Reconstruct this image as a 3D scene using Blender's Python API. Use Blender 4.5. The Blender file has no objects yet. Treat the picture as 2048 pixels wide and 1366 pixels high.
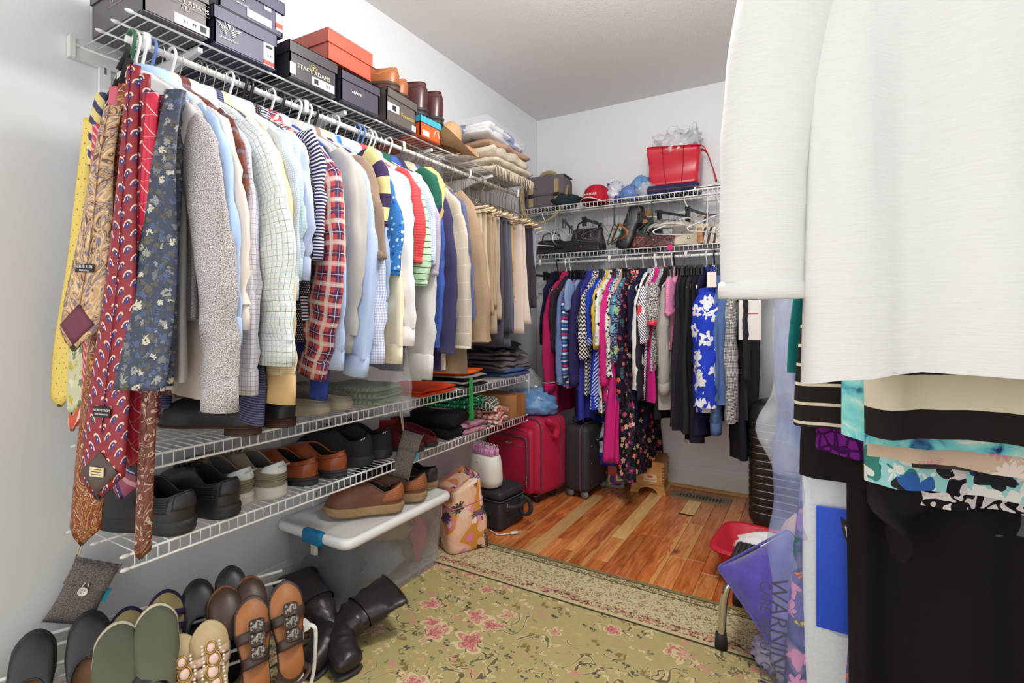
import bpy, bmesh, math, random
from mathutils import Vector, Matrix, noise

S = bpy.context.scene
COL = S.collection
R = math.radians
PI = math.pi

# ------------------------------------------------------------------ camera, world, exposure
CAM = Vector((1.70, 0.0, 1.06)); YAW = R(30.3); FPX = 1029.0; U0 = 1024.0; V0 = 628.0
cd = bpy.data.cameras.new('camera'); cam = bpy.data.objects.new('camera', cd); COL.objects.link(cam)
cam.location = CAM; cam.rotation_euler = (R(90), 0, YAW)
cd.sensor_width = 36.0; cd.lens = 36.0 * FPX / 2048.0; cd.shift_y = -(683.0 - V0) / 2048.0
cd.clip_start = 0.02; cd.clip_end = 50
S.camera = cam
W = bpy.data.worlds.new('world'); S.world = W; W.use_nodes = True
W.node_tree.nodes['Background'].inputs['Color'].default_value = (1.0, 0.995, 0.99, 1)
W.node_tree.nodes['Background'].inputs['Strength'].default_value = 1.06
S.view_settings.view_transform = 'Standard'; S.view_settings.look = 'None'
S.view_settings.exposure = 0.72; S.view_settings.gamma = 1.0
S.view_settings.use_curve_mapping = False
LAMP_POS = (1.30, 1.30, 2.44); LAMP_WATTS = 31.0

# ------------------------------------------------------------------ room measures (metres)
RX, RY, RZ = 2.36, 3.27, 2.44      # right wall, back wall, ceiling
FRONT_Y = -0.75                    # floor / walls reach this far behind the camera

# ------------------------------------------------------------------ survey: sight line of a spot in the photograph met with a known plane of the room
_f = Vector((-math.sin(YAW), math.cos(YAW), 0)); _r = Vector((math.cos(YAW), math.sin(YAW), 0))
def ray(u, v): return _f + _r * ((u - U0) / FPX) + Vector((0, 0, (V0 - v) / FPX))
def on_x(u, v, x): d = ray(u, v); return CAM + d * ((x - CAM.x) / d.x)
def on_y(u, v, y): d = ray(u, v); return CAM + d * ((y - CAM.y) / d.y)
def on_z(u, v, z): d = ray(u, v); return CAM + d * ((z - CAM.z) / d.z)

# ------------------------------------------------------------------ naming
def tag(o, label=None, cat=None, group=None, kind=None):
    if label: o['label'] = label
    if cat: o['category'] = cat
    if group: o['group'] = group
    if kind: o['kind'] = kind
    return o
def thing(name, label, cat, loc=(0, 0, 0), rz=0.0, group=None, rot=None):
    o = bpy.data.objects.new(name, None); COL.objects.link(o)
    o.empty_display_size = 0.05
    o.location = loc; o.rotation_euler = rot if rot else (0, 0, rz)
    return tag(o, label, cat, group)
def dup(o, parent=None, loc=None, rot=None, label=None, group=None):
    c = o.copy(); COL.objects.link(c); c.parent = parent
    if loc is not None: c.location = loc
    if rot is not None: c.rotation_euler = rot
    if label: c['label'] = label
    if group: c['group'] = group
    for ch in list(o.children): dup(ch, c)
    return c

# ------------------------------------------------------------------ mesh builder
def nz(x, y, z=0.0): return noise.noise(Vector((x, y, z)))
def lerp(a, b, t): return a + (b - a) * t
def sm(t): t = max(0.0, min(1.0, t)); return t * t * (3 - 2 * t)
def interp(tab, t):
    if t <= tab[0][0]: return tab[0][1]
    for (a, va), (b, vb) in zip(tab, tab[1:]):
        if t <= b: return lerp(va, vb, (t - a) / (b - a))
    return tab[-1][1]
def V3(*a): return Vector(a)

class MB:
    def __init__(s): s.V = []; s.F = []; s.U = []; s.M = []
    def face(s, idx, uv, mi=0): s.F.append(idx); s.U.append(uv); s.M.append(mi)
    def loft(s, rings, closed=True, cap0=False, cap1=False, mi=0, uo=(0, 0), mif=None):
        n = len(rings[0]); base = len(s.V)
        for r in rings: s.V.extend([tuple(p) for p in r])
        vv = [0.0]
        for a, b in zip(rings, rings[1:]):
            vv.append(vv[-1] + sum((Vector(p) - Vector(q)).length for p, q in zip(a, b)) / n)
        uu = []
        for r in rings:
            q = [0.0]
            m = n if closed else n - 1
            for i in range(m): q.append(q[-1] + (Vector(r[(i + 1) % n]) - Vector(r[i])).length)
            h = q[-1] / 2
            uu.append([x - h for x in q])
        for k in range(len(rings) - 1):
            for i in range(n if closed else n - 1):
                j = (i + 1) % n
                f = (base + k * n + i, base + k * n + j, base + (k + 1) * n + j, base + (k + 1) * n + i)
                uv = ((uu[k][i] + uo[0], vv[k] + uo[1]), (uu[k][i + 1] + uo[0], vv[k] + uo[1]), (uu[k + 1][i + 1] + uo[0], vv[k + 1] + uo[1]), (uu[k + 1][i] + uo[0], vv[k + 1] + uo[1]))
                s.face(f, uv, mif(k, i) if mif else mi)
        for c, k in ((cap0, 0), (cap1, len(rings) - 1)):
            if c:
                idx = tuple(base + k * n + i for i in range(n))
                if k == 0: idx = idx[::-1]
                s.face(idx, tuple((s.V[i][0], s.V[i][1]) for i in idx), mi)
        return s
    def tube(s, path, r, n=6, closed=False, caps=True, mi=0, flat=None):
        P = [Vector(p) for p in path]; m = len(P); rings = []
        up = None
        for i, p in enumerate(P):
            if closed: t = P[(i + 1) % m] - P[i - 1]
            else: t = P[min(i + 1, m - 1)] - P[max(i - 1, 0)]
            if t.length < 1e-9: t = Vector((0, 0, 1))
            t.normalize()
            if up is None:
                up = Vector((0, 0, 1)) if abs(t.z) < 0.9 else Vector((1, 0, 0))
                if flat is not None: up = Vector(flat[1])
            a = up - t * up.dot(t)
            if a.length < 1e-6: a = t.orthogonal()
            a.normalize(); b = t.cross(a); up = a
            rr = r[i] if isinstance(r, (list, tuple)) else r
            ra, rb = (rr, rr) if flat is None else (rr * flat[0], rr)
            rings.append([p + a * (ra * math.cos(2 * PI * k / n)) + b * (rb * math.sin(2 * PI * k / n)) for k in range(n)])
        if closed: rings.append(rings[0])
        return s.loft(rings, True, caps and not closed, caps and not closed, mi)
    def box(s, c, size, mi=0, rz=0.0):
        cx, cy, cz = c; a, b, h = size[0] / 2, size[1] / 2, size[2] / 2
        cs, sn = math.cos(rz), math.sin(rz); base = len(s.V)
        for z in (-h, h):
            for x, y in ((-a, -b), (a, -b), (a, b), (-a, b)):
                s.V.append((cx + x * cs - y * sn, cy + x * sn + y * cs, cz + z))
        for f, du, dv in (((3, 2, 1, 0), size[0], size[1]), ((4, 5, 6, 7), size[0], size[1]), ((0, 1, 5, 4), size[0], size[2]), ((1, 2, 6, 5), size[1], size[2]), ((2, 3, 7, 6), size[0], size[2]), ((3, 0, 4, 7), size[1], size[2])):
            s.face(tuple(base + i for i in f), ((-du / 2, -dv / 2), (du / 2, -dv / 2), (du / 2, dv / 2), (-du / 2, dv / 2)), mi)
        return s
    def quad(s, a, b, c, d, mi=0):
        base = len(s.V); s.V.extend([tuple(a), tuple(b), tuple(c), tuple(d)])
        l = (Vector(b) - Vector(a)).length; h = (Vector(d) - Vector(a)).length
        s.face((base, base + 1, base + 2, base + 3), ((0, 0), (l, 0), (l, h), (0, h)), mi); return s
    def grid(s, fn, nu, nv, mi=0, mif=None):
        return s.loft([[fn(i / nu, j / nv) for i in range(nu + 1)] for j in range(nv + 1)], closed=False, mi=mi, mif=mif)
    def sheet(s, fn, nu, nv, th, mi=0):
        """thin cloth or leather: closed slab of thickness th around fn"""
        top = [[Vector(fn(i / nu, j / nv)) for i in range(nu + 1)] for j in range(nv + 1)]
        N = []
        for j in range(nv + 1):
            row = []
            for i in range(nu + 1):
                a = top[j][min(i + 1, nu)] - top[j][max(i - 1, 0)]; b = top[min(j + 1, nv)][i] - top[max(j - 1, 0)][i]
                c = a.cross(b); row.append(c.normalized() if c.length > 1e-12 else Vector((0, 0, 1)))
            N.append(row)
        rings = []
        for j in range(nv + 1):
            up = [p + n * (th / 2) for p, n in zip(top[j], N[j])]; dn = [p - n * (th / 2) for p, n in zip(top[j], N[j])]
            rings.append(up + dn[::-1])
        return s.loft(rings, True, True, True, mi)
    def prism(s, pts, z0, z1, mi=0):
        return s.loft([[Vector((p[0], p[1], z0)) for p in pts], [Vector((p[0], p[1], z1)) for p in pts]], True, True, True, mi)
    def ell(s, c, r, nu=12, nv=8, mi=0, f=None):
        rings = []
        for j in range(nv + 1):
            ph = -PI / 2 + PI * j / nv; cc = max(math.cos(ph), 0.02)
            ring = []
            for i in range(nu):
                th = 2 * PI * i / nu
                d = Vector((math.cos(th) * cc, math.sin(th) * cc, math.sin(ph)))
                k = f(d) if f else 1.0
                ring.append(Vector((c[0] + d.x * r[0] * k, c[1] + d.y * r[1] * k, c[2] + d.z * r[2] * k)))
            rings.append(ring)
        return s.loft(rings, True, True, True, mi)
    def rbox(s, c, size, r=0.01, n=4, mi=0, fn=None):
        """rounded box"""
        w, d, h = size; rr = min(r, w / 2, d / 2, h / 2) * 0.999
        prof = [(1, 0)] + [(1 - math.sin(a), 1 - math.cos(a)) for a in [PI / 2 * k / n for k in range(1, n + 1)]]
        prof = [(rr * (1 - math.sin(PI / 2 * k / n)), rr * (1 - math.cos(PI / 2 * k / n))) for k in range(n + 1)]
        zs = [(-h / 2 + z, i) for i, z in prof] + [(h / 2 - z, i) for i, z in prof[::-1]]
        rings = []
        for z, ins in zs:
            rings.append([Vector((c[0] + x, c[1] + y, c[2] + z)) for x, y in rrect(w - 2 * ins, d - 2 * ins, max(rr - ins, 0.0005), n)])
        if fn: rings = [[fn(p) for p in g] for g in rings]
        return s.loft(rings, True, True, True, mi)
    def xf(s, M, start=0):
        for i in range(start, len(s.V)): s.V[i] = tuple(M @ Vector(s.V[i]))
        return s
    def build(s, name, mats, parent=None, smooth=True, loc=None, rot=None, auto=None):
        me = bpy.data.meshes.new(name); me.from_pydata(s.V, [], s.F)
        uv = me.uv_layers.new(name='UVMap')
        flat = [c for f in s.U for p in f for c in p]
        uv.data.foreach_set('uv', flat)
        if not isinstance(mats, (list, tuple)): mats = [mats]
        for m in mats: me.materials.append(m)
        me.polygons.foreach_set('material_index', s.M)
        if smooth: me.polygons.foreach_set('use_smooth', [True] * len(s.F))
        me.validate(); 
        bm = bmesh.new(); bm.from_mesh(me); bmesh.ops.recalc_face_normals(bm, faces=bm.faces); bm.to_mesh(me); bm.free()
        if smooth and auto: me.set_sharp_from_angle(angle=R(auto))
        me.update()
        o = bpy.data.objects.new(name, me); COL.objects.link(o)
        if parent: o.parent = parent
        if loc is not None: o.location = loc
        if rot is not None: o.rotation_euler = rot
        return o

def rrect(w, d, r, n=4):
    pts = []
    r = min(r, w / 2, d / 2)
    for cx, cy, a0 in ((w / 2 - r, d / 2 - r, 0), (-w / 2 + r, d / 2 - r, PI / 2), (-w / 2 + r, -d / 2 + r, PI), (w / 2 - r, -d / 2 + r, 3 * PI / 2)):
        for k in range(n + 1):
            a = a0 + PI / 2 * k / n; pts.append((cx + r * math.cos(a), cy + r * math.sin(a)))
    return pts
def bez(p0, p1, p2, n, p3=None):
    out = []
    for i in range(n + 1):
        t = i / n
        if p3 is None: q = Vector(p0) * (1 - t) ** 2 + Vector(p1) * (2 * t * (1 - t)) + Vector(p2) * t * t
        else: q = Vector(p0) * (1 - t) ** 3 + Vector(p1) * (3 * t * (1 - t) ** 2) + Vector(p2) * (3 * t * t * (1 - t)) + Vector(p3) * t ** 3
        out.append(q)
    return out
def spline(pts, n=6):
    P = [Vector(p) for p in pts]; out = []
    for i in range(len(P) - 1):
        a = P[max(i - 1, 0)]; b = P[i]; c = P[i + 1]; d = P[min(i + 2, len(P) - 1)]
        for k in range(n):
            t = k / n
            out.append(0.5 * ((2 * b) + (c - a) * t + (2 * a - 5 * b + 4 * c - d) * t * t + (3 * b - a - 3 * c + d) * t ** 3))
    out.append(P[-1]); return out

# ------------------------------------------------------------------ procedural materials
def lin(c):
    return tuple(((x / 255.0) / 12.92 if x / 255.0 <= 0.04045 else ((x / 255.0 + 0.055) / 1.055) ** 2.4) for x in c[:3]) + (1.0,)
class X:
    """float socket with arithmetic"""
    def __init__(s, g, k): s.g = g; s.k = k
    def _o(s, op, o=None, rev=False):
        return s.g.m(op, o, s) if rev else s.g.m(op, s, o)
    def __add__(s, o): return s._o('ADD', o)
    def __radd__(s, o): return s._o('ADD', o)
    def __sub__(s, o): return s._o('SUBTRACT', o)
    def __rsub__(s, o): return s._o('SUBTRACT', o, True)
    def __mul__(s, o): return s._o('MULTIPLY', o)
    def __rmul__(s, o): return s._o('MULTIPLY', o)
    def __truediv__(s, o): return s._o('DIVIDE', o)
    def lt(s, o): return s._o('LESS_THAN', o)
    def gt(s, o): return s._o('GREATER_THAN', o)
    def fr(s): return s._o('FRACT')
    def fl(s): return s._o('FLOOR')
    def ab(s): return s._o('ABSOLUTE')
    def sin(s): return s._o('SINE')
    def cos(s): return s._o('COSINE')
    def sqrt(s): return s._o('SQRT')
    def mx(s, o): return s._o('MAXIMUM', o)
    def mn(s, o): return s._o('MINIMUM', o)
    def pw(s, o): return s._o('POWER', o)
class Gr:
    def __init__(s, name):
        s.mat = bpy.data.materials.new(name); s.mat.use_nodes = True; s.nt = s.mat.node_tree
        s.b = s.nt.nodes['Principled BSDF']; s.out = s.nt.nodes['Material Output']; s._uv = None; s._tc = None
    def node(s, t, **kw):
        n = s.nt.nodes.new(t)
        for k, v in kw.items(): setattr(n, k, v)
        return n
    def link(s, a, b): s.nt.links.new(a.k if isinstance(a, X) else a, b)
    def put(s, inp, v):
        if isinstance(v, X): s.nt.links.new(v.k, inp)
        elif isinstance(v, bpy.types.NodeSocket): s.nt.links.new(v, inp)
        else: inp.default_value = v
    def m(s, op, a, b=None, c=None):
        n = s.node('ShaderNodeMath', operation=op)
        s.put(n.inputs[0], a)
        if b is not None: s.put(n.inputs[1], b)
        if c is not None: s.put(n.inputs[2], c)
        return X(s, n.outputs[0])
    def tc(s, k='UV'):
        if s._tc is None: s._tc = s.node('ShaderNodeTexCoord')
        return s._tc.outputs[k]
    def xyz(s, k='UV'):
        n = s.node('ShaderNodeSeparateXYZ'); s.link(s.tc(k), n.inputs[0])
        return X(s, n.outputs[0]), X(s, n.outputs[1]), X(s, n.outputs[2])
    def vec(s, x, y, z=0.0):
        n = s.node('ShaderNodeCombineXYZ'); s.put(n.inputs[0], x); s.put(n.inputs[1], y); s.put(n.inputs[2], z); return n.outputs[0]
    @property
    def uv(s):
        if s._uv is None:
            a, b, c = s.xyz('UV'); s._uv = (a, b)
        return s._uv
    def noise(s, scale, vec=None, detail=2.0, rough=0.5, dist=0.0, color=False):
        n = s.node('ShaderNodeTexNoise'); n.inputs['Scale'].default_value = scale; n.inputs['Detail'].default_value = detail
        n.inputs['Roughness'].default_value = rough; n.inputs['Distortion'].default_value = dist
        s.link(vec if vec is not None else s.tc('UV'), n.inputs['Vector'])
        return n.outputs['Color'] if color else X(s, n.outputs[0])
    def vor(s, scale, vec=None, feature='F1', rnd=1.0, out='Distance'):
        n = s.node('ShaderNodeTexVoronoi', feature=feature); n.inputs['Scale'].default_value = scale
        n.inputs['Randomness'].default_value = rnd
        s.link(vec if vec is not None else s.tc('UV'), n.inputs['Vector'])
        if out == 'node': return n
        o = n.outputs[out]; return X(s, o) if out == 'Distance' else o
    def white(s, vec):
        n = s.node('ShaderNodeTexWhiteNoise', noise_dimensions='3D'); s.link(vec, n.inputs[0]); return X(s, n.outputs['Value'])
    def mix(s, f, a, b, blend='MIX'):
        n = s.node('ShaderNodeMix', data_type='RGBA', blend_type=blend); s.put(n.inputs[0], f)
        s.put(n.inputs[6], lin(a) if isinstance(a, tuple) else a); s.put(n.inputs[7], lin(b) if isinstance(b, tuple) else b)
        return n.outputs[2]
    def ramp(s, f, stops, const=False):
        n = s.node('ShaderNodeValToRGB'); cr = n.color_ramp
        if const: cr.interpolation = 'CONSTANT'
        while len(cr.elements) > 1: cr.elements.remove(cr.elements[0])
        cr.elements[0].position = stops[0][0]; cr.elements[0].color = lin(stops[0][1])
        for p, c in stops[1:]: e = cr.elements.new(p); e.color = lin(c)
        s.put(n.inputs[0], f); return n.outputs[0]
    def bump(s, h, strength=0.3, dist=0.002):
        n = s.node('ShaderNodeBump'); n.inputs['Strength'].default_value = strength; n.inputs['Distance'].default_value = dist
        s.put(n.inputs['Height'], h); s.link(n.outputs[0], s.b.inputs['Normal'])
    # ---- patterns on UV in metres
    def bands(s, base, L):
        """L: (axis, period, offset, width, colour, alpha)"""
        u, v = s.uv; c = base
        for ax, per, off, wd, col, al in L:
            q = u if ax == 'u' else v if ax == 'v' else (u + v) * 0.7071
            f = ((q + (10 * per + off)) * (1.0 / per)).fr().lt(wd / per) * al
            c = s.mix(f, c, col)
        return c
    def dots(s, base, per, r, col, half=True, asp=1.0):
        u, v = s.uv; row = (v * (1.0 / (per * asp)) + 100.0)
        ro = row.fl(); uu = u * (1.0 / per) + 100.0 + (ro * 0.5 if half else 0.0)
        a = uu.fr() - 0.5; b = row.fr() - 0.5
        d = (a * a + b * b * (asp * asp)).sqrt()
        return s.mix(d.lt(r / per), base, col)
    def flowers(s, base, scale, cols, R0=0.42, pet=2.5, edge=None, dens=1.0, warp=0.25, center=None, off=0.0, leaf=None, vec=None):
        """scattered petals: voronoi cells with a lobed radius"""
        u, v = s.uv
        n1 = s.noise(scale * 1.5, detail=1.0, color=True)
        vm = s.node('ShaderNodeVectorMath', operation='MULTIPLY_ADD'); s.link(n1, vm.inputs[0]); vm.inputs[1].default_value = (warp / scale,) * 3
        s.link(s.vec(u + off, v + off * 1.7), vm.inputs[2])
        vn = s.vor(scale, vm.outputs[0], out='node'); 
        sp = s.node('ShaderNodeVectorMath', operation='SUBTRACT'); s.link(vm.outputs[0], sp.inputs[0])
        s.link(vn.outputs['Position'], sp.inputs[1])
        sep = s.node('ShaderNodeSeparateXYZ'); s.link(sp.outputs[0], sep.inputs[0])
        ang = s.m('ARCTAN2', X(s, sep.outputs[1]), X(s, sep.outputs[0]))
        rnd = s.node('ShaderNodeSeparateXYZ'); s.link(vn.outputs['Color'], rnd.inputs[0])
        r1 = X(s, rnd.outputs[0]); r2 = X(s, rnd.outputs[1])
        d = X(s, vn.outputs['Distance'])
        lob = (ang * pet + r1 * 6.28).cos().ab() * 0.45 + 0.6
        k = d / (lob * R0)
        inside = k.lt(1.0) * r2.lt(dens)
        cc = s.ramp(r1, [(i / len(cols), c) for i, c in enumerate(cols)], True)
        c = base
        if leaf:
            lf = s.noise(scale * 2.2, detail=0.0, dist=1.2); c = s.mix(lf.gt(0.56), c, leaf)
        if edge: c = s.mix(k.lt(1.22) * r2.lt(dens), c, edge)
        c = s.mix(inside, c, cc)
        if center: c = s.mix(k.lt(0.32) * r2.lt(dens), c, center)
        return c
    def paisley(s, base, cols, scale=14.0, dist=2.5):
        n = s.noise(scale, detail=1.5, dist=dist)
        st = [(0.0, base)]
        q = 0.36
        for c in cols: st.append((q, c)); q += 0.045; st.append((q, base)); q += 0.05
        f = (n * 3.2).fr()
        return s.ramp(f, [(i / (2 * len(cols) + 1), c) for i, c in enumerate([x for c in cols for x in (base, c)] + [base])], True)
    def heather(s, a, b, scale=900):
        n = s.noise(scale, detail=1.0); return s.mix((n - 0.5) * 4.0 + 0.5, a, b)
    def zigzag(s, a, b, per=0.02, amp=0.012):
        u, v = s.uv; t = ((u * (1.0 / per)).fr() - 0.5).ab() * (amp * 2); f = ((v + t + 10.0) * (1.0 / per)).fr().lt(0.5); return s.mix(f, a, b)
MATS = {}
def mat(name, col=None, rough=0.8, pat=None, bump=None, metal=0.0, spec=None, alpha=1.0, trans=0.0, sheen=0.0, coat=0.0, emit=None, bscale=400, ior=None):
    if name in MATS: return MATS[name]
    g = Gr(name); b = g.b
    if pat: g.put(b.inputs['Base Color'], pat(g))
    else: b.inputs['Base Color'].default_value = lin(col)
    b.inputs['Roughness'].default_value = rough; b.inputs['Metallic'].default_value = metal
    if spec is not None: b.inputs['Specular IOR Level'].default_value = spec
    if alpha < 1: b.inputs['Alpha'].default_value = alpha
    if trans: b.inputs['Transmission Weight'].default_value = trans
    if ior: b.inputs['IOR'].default_value = ior
    if sheen: b.inputs['Sheen Weight'].default_value = sheen
    if coat: b.inputs['Coat Weight'].default_value = coat; b.inputs['Coat Roughness'].default_value = 0.1
    if emit: b.inputs['Emission Color'].default_value = lin(emit[0]); b.inputs['Emission Strength'].default_value = emit[1]
    if bump: g.bump(g.noise(bscale, detail=2.0), bump, 0.001)
    MATS[name] = g.mat; return g.mat
def fab(name, col=None, pat=None, rough=0.9, sheen=0.0, bump=0.25, bscale=700, spec=0.2):
    return mat('cloth_' + name, col, rough, pat, bump, sheen=sheen, bscale=bscale, spec=spec)
def lea(name, col, rough=0.42, bump=0.15, pat=None, spec=0.5):
    return mat('leather_' + name, col, rough, pat, bump, bscale=260, spec=spec)

def lettering(body, size, parent, m, M, name='lettering', extrude=0.0004, sx=1.0, align='CENTER'):
    cu = bpy.data.curves.new('txt', 'FONT'); cu.body = body; cu.size = size; cu.extrude = extrude; cu.align_x = align; cu.align_y = 'CENTER'; cu.resolution_u = 2
    t = bpy.data.objects.new('txt', cu); COL.objects.link(t)
    bpy.context.view_layer.update()
    me = bpy.data.meshes.new_from_object(t.evaluated_get(bpy.context.evaluated_depsgraph_get()))
    bpy.data.objects.remove(t); bpy.data.curves.remove(cu)
    me.transform(Matrix.Scale(sx, 4, (1, 0, 0))); me.materials.clear(); me.materials.append(m)
    o = bpy.data.objects.new(name, me); COL.objects.link(o); o.parent = parent; o.matrix_local = M
    return o
def frame(o, x, y):
    """matrix whose local x, y lie on a surface; text reads along x, up along y"""
    x = Vector(x).normalized(); y = Vector(y).normalized(); z = x.cross(y)
    M = Matrix.Identity(4)
    for i in range(3): M[i][0] = x[i]; M[i][1] = y[i]; M[i][2] = z[i]; M[i][3] = o[i]
    return M
# ================================================================== THE ROOM
def m_wall():
    g = Gr('wall_paint'); n = g.noise(90, g.tc('Object'), 3.0)
    g.put(g.b.inputs['Base Color'], g.mix(g.noise(1.3, g.tc('Object'), 2.0), (224, 226, 229), (229, 230, 232))); g.b.inputs['Roughness'].default_value = 0.55
    g.bump(n, 0.12, 0.002); return g.mat
def m_ceil():
    g = Gr('ceiling_texture'); n = g.noise(140, g.tc('Object'), 4.0, 0.65)
    g.put(g.b.inputs['Base Color'], g.mix(n, (226, 225, 223), (238, 237, 236))); g.b.inputs['Roughness'].default_value = 0.95
    g.bump(n, 0.8, 0.006); return g.mat
MW = m_wall(); MC = m_ceil()
M_TRIM = mat('trim_paint', (225, 224, 222), 0.4)
M_WHITE = mat('white_coated_wire', (236, 235, 234), 0.35)
M_WHITEPL = mat('white_plastic', (238, 238, 237), 0.35)
M_CHROME = mat('chrome', (215, 212, 208), 0.12, metal=1.0)
M_STEEL = mat('hanger_steel', (190, 186, 180), 0.3, metal=0.85)
M_BRASSW = mat('brown_hanger_wire', (112, 96, 66), 0.35, metal=0.6)
M_BLACKPL = mat('black_plastic', (26, 25, 28), 0.35)
M_BLUEPL = mat('blue_plastic', (96, 128, 190), 0.35)
M_GREENPL = mat('green_plastic', (40, 104, 72), 0.35)
M_RUBBER = mat('black_rubber', (28, 27, 27), 0.7)

def slab(name, c, size, m): return tag(MB().box(c, size).build(name, m, smooth=False), kind='structure')
L = RY - FRONT_Y; CY = (RY + FRONT_Y) / 2
wl = slab('wall_left', (-0.05, CY, RZ / 2), (0.1, L + 0.2, RZ), MW); tag(wl, 'plain white painted wall behind the long clothes rail', 'wall')
wb = slab('wall_back', (RX / 2, RY + 0.05, RZ / 2), (RX, 0.1, RZ), MW); tag(wb, 'white painted wall behind the bright coloured clothes rail', 'wall')
wr = slab('wall_right', (RX + 0.05, CY, RZ / 2), (0.1, L + 0.2, RZ), MW); tag(wr, 'white painted wall behind the white blouse', 'wall')
ce = slab('ceiling', (RX / 2, CY, RZ + 0.05), (RX + 0.2, L + 0.2, 0.1), MC); tag(ce, 'white stippled ceiling', 'ceiling')

# floor: subfloor slab with single planks of mixed cedar and pale maple as parts
floor = slab('floor', (RX / 2, CY, -0.035), (RX + 0.2, L + 0.2, 0.05), mat('subfloor', (120, 84, 52), 0.8)); tag(floor, 'varnished strip floor of red cedar and pale maple boards', 'floor')
def m_plank(k, a, b, c, knots):
    g = Gr('plank_wood_%d' % k); x, y, z = g.xyz('Object')
    info = g.node('ShaderNodeObjectInfo'); rnd = X(g, info.outputs['Random'])
    off = rnd * 57.0
    v = g.vec(x * 9.0, y * 1.1 + off, off)
    n = g.noise(6.0, v, 4.0, 0.55, 0.6)
    st = g.noise(26.0, g.vec(x * 14.0, y * 0.8 + off, off), 2.0)
    c0 = g.ramp(n, [(0.28, a), (0.5, b), (0.72, c)])
    c0 = g.mix((st - 0.5).ab() * 1.2, c0, a)
    if knots:
        kn = g.vor(4.2, g.vec(x * 1.6, y + off, off)); kk = g.m('SUBTRACT', 0.16, kn) * 9.0
        kk = kk.mx(0.0).mn(1.0); c0 = g.mix(kk * 0.85, c0, (92, 40, 20))
        sp = g.white(g.vec(rnd * 91.0, 0.3, 0.1)); 
        sap = ((x + (n - 0.5) * 0.06).gt(0.018)) * sp.gt(0.72)
        c0 = g.mix(sap * 0.8, c0, (214, 158, 92))
    hs = g.node('ShaderNodeHueSaturation'); g.put(hs.inputs['Value'], rnd * 0.35 + 0.85); g.link(c0, hs.inputs['Color'])
    g.put(g.b.inputs['Base Color'], hs.outputs[0]); g.b.inputs['Roughness'].default_value = 0.22; g.b.inputs['Coat Weight'].default_value = 0.3
    g.bump(st, 0.05, 0.001); return g.mat
PLK = [m_plank(0, (158, 80, 38), (196, 110, 56), (214, 140, 80), True), m_plank(1, (176, 96, 46), (212, 136, 76), (226, 164, 102), True), m_plank(2, (208, 160, 98), (222, 178, 116), (230, 192, 134), False)]
rn = random.Random(11)
PW = 0.0725
plank_mesh = {}
def plank(x0, y0, y1, k):
    q = round((y1 - y0) * 20) / 20.0
    key = (q, k)
    if key not in plank_mesh:
        b = MB(); w = PW - 0.0012; l = q - 0.0012; e = 0.0012
        b.loft([[Vector((sx * (w / 2 - i), sy * (l / 2 - i), z)) for sx, sy in ((1, 1), (-1, 1), (-1, -1), (1, -1))] for i, z in ((0, -0.010), (0, -e), (e, 0.0))], True, True, True)
        o = b.build('plank', PLK[k], floor, smooth=False); plank_mesh[key] = o.data
    else:
        o = bpy.data.objects.new('plank', plank_mesh[key]); COL.objects.link(o); o.parent = floor
    o.location = (x0 + PW / 2, y0 + q / 2, 0.0)
    return q
light = {8: (1.55, 2.83), 12: (2.36, 3.3), 15: (2.80, 3.05)}
ncol = int(RX / PW) + 1
for i in range(ncol):
    x0 = i * PW; y = 1.25 - rn.uniform(0, 0.4)
    lt = light.get(i)
    while y < RY - 0.05:
        if lt and abs(y - lt[0]) < 0.03:
            y += plank(x0, y, lt[1] if lt[1] < RY else RY, 2); continue
        l = rn.choice((0.3, 0.4, 0.45, 0.55, 0.6, 0.75, 0.9)); e = y + l
        if lt and y < lt[0] and e > lt[0] - 0.2: e = lt[0]; 
        if RY - e < 0.2: e = RY
        q = plank(x0, y, e, 0 if rn.random() < 0.55 else 1)
        y = y + q if not (lt and e == lt[0]) else lt[0]

# baseboards: board with a moulded cap, wooden quarter round at the foot
def baseboard(name, p0, p1, nrm, label):
    d = Vector(p1) - Vector(p0); n = Vector(nrm)
    prof = [(0, 0), (0.014, 0), (0.014, 0.105), (0.011, 0.113), (0.011, 0.118), (0.006, 0.128), (0.004, 0.136), (0, 0.138)]
    b = MB().loft([[Vector(q) + n * a + Vector((0, 0, h)) for a, h in prof] for q in (p0, p1)], True, True, True)
    o = b.build(name, M_TRIM, smooth=False); tag(o, label, 'baseboard', kind='structure')
    qp = [(0.014, 0.001), (0.030, 0.001), (0.029, 0.008), (0.024, 0.014), (0.014, 0.018)]
    MB().loft([[Vector(q) + n * a + Vector((0, 0, h)) for a, h in qp] for q in (p0, p1)], True, True, True).build('quarter_round', mat('pale_wood_moulding', (206, 158, 92), 0.4), o, smooth=False)
baseboard('baseboard_left', (0, FRONT_Y, 0), (0, RY, 0), (1, 0, 0), 'white moulded baseboard under the shoe shelves')
baseboard('baseboard_back', (0, RY, 0), (RX, RY, 0), (0, -1, 0), 'white moulded baseboard behind the floor vent')

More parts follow.
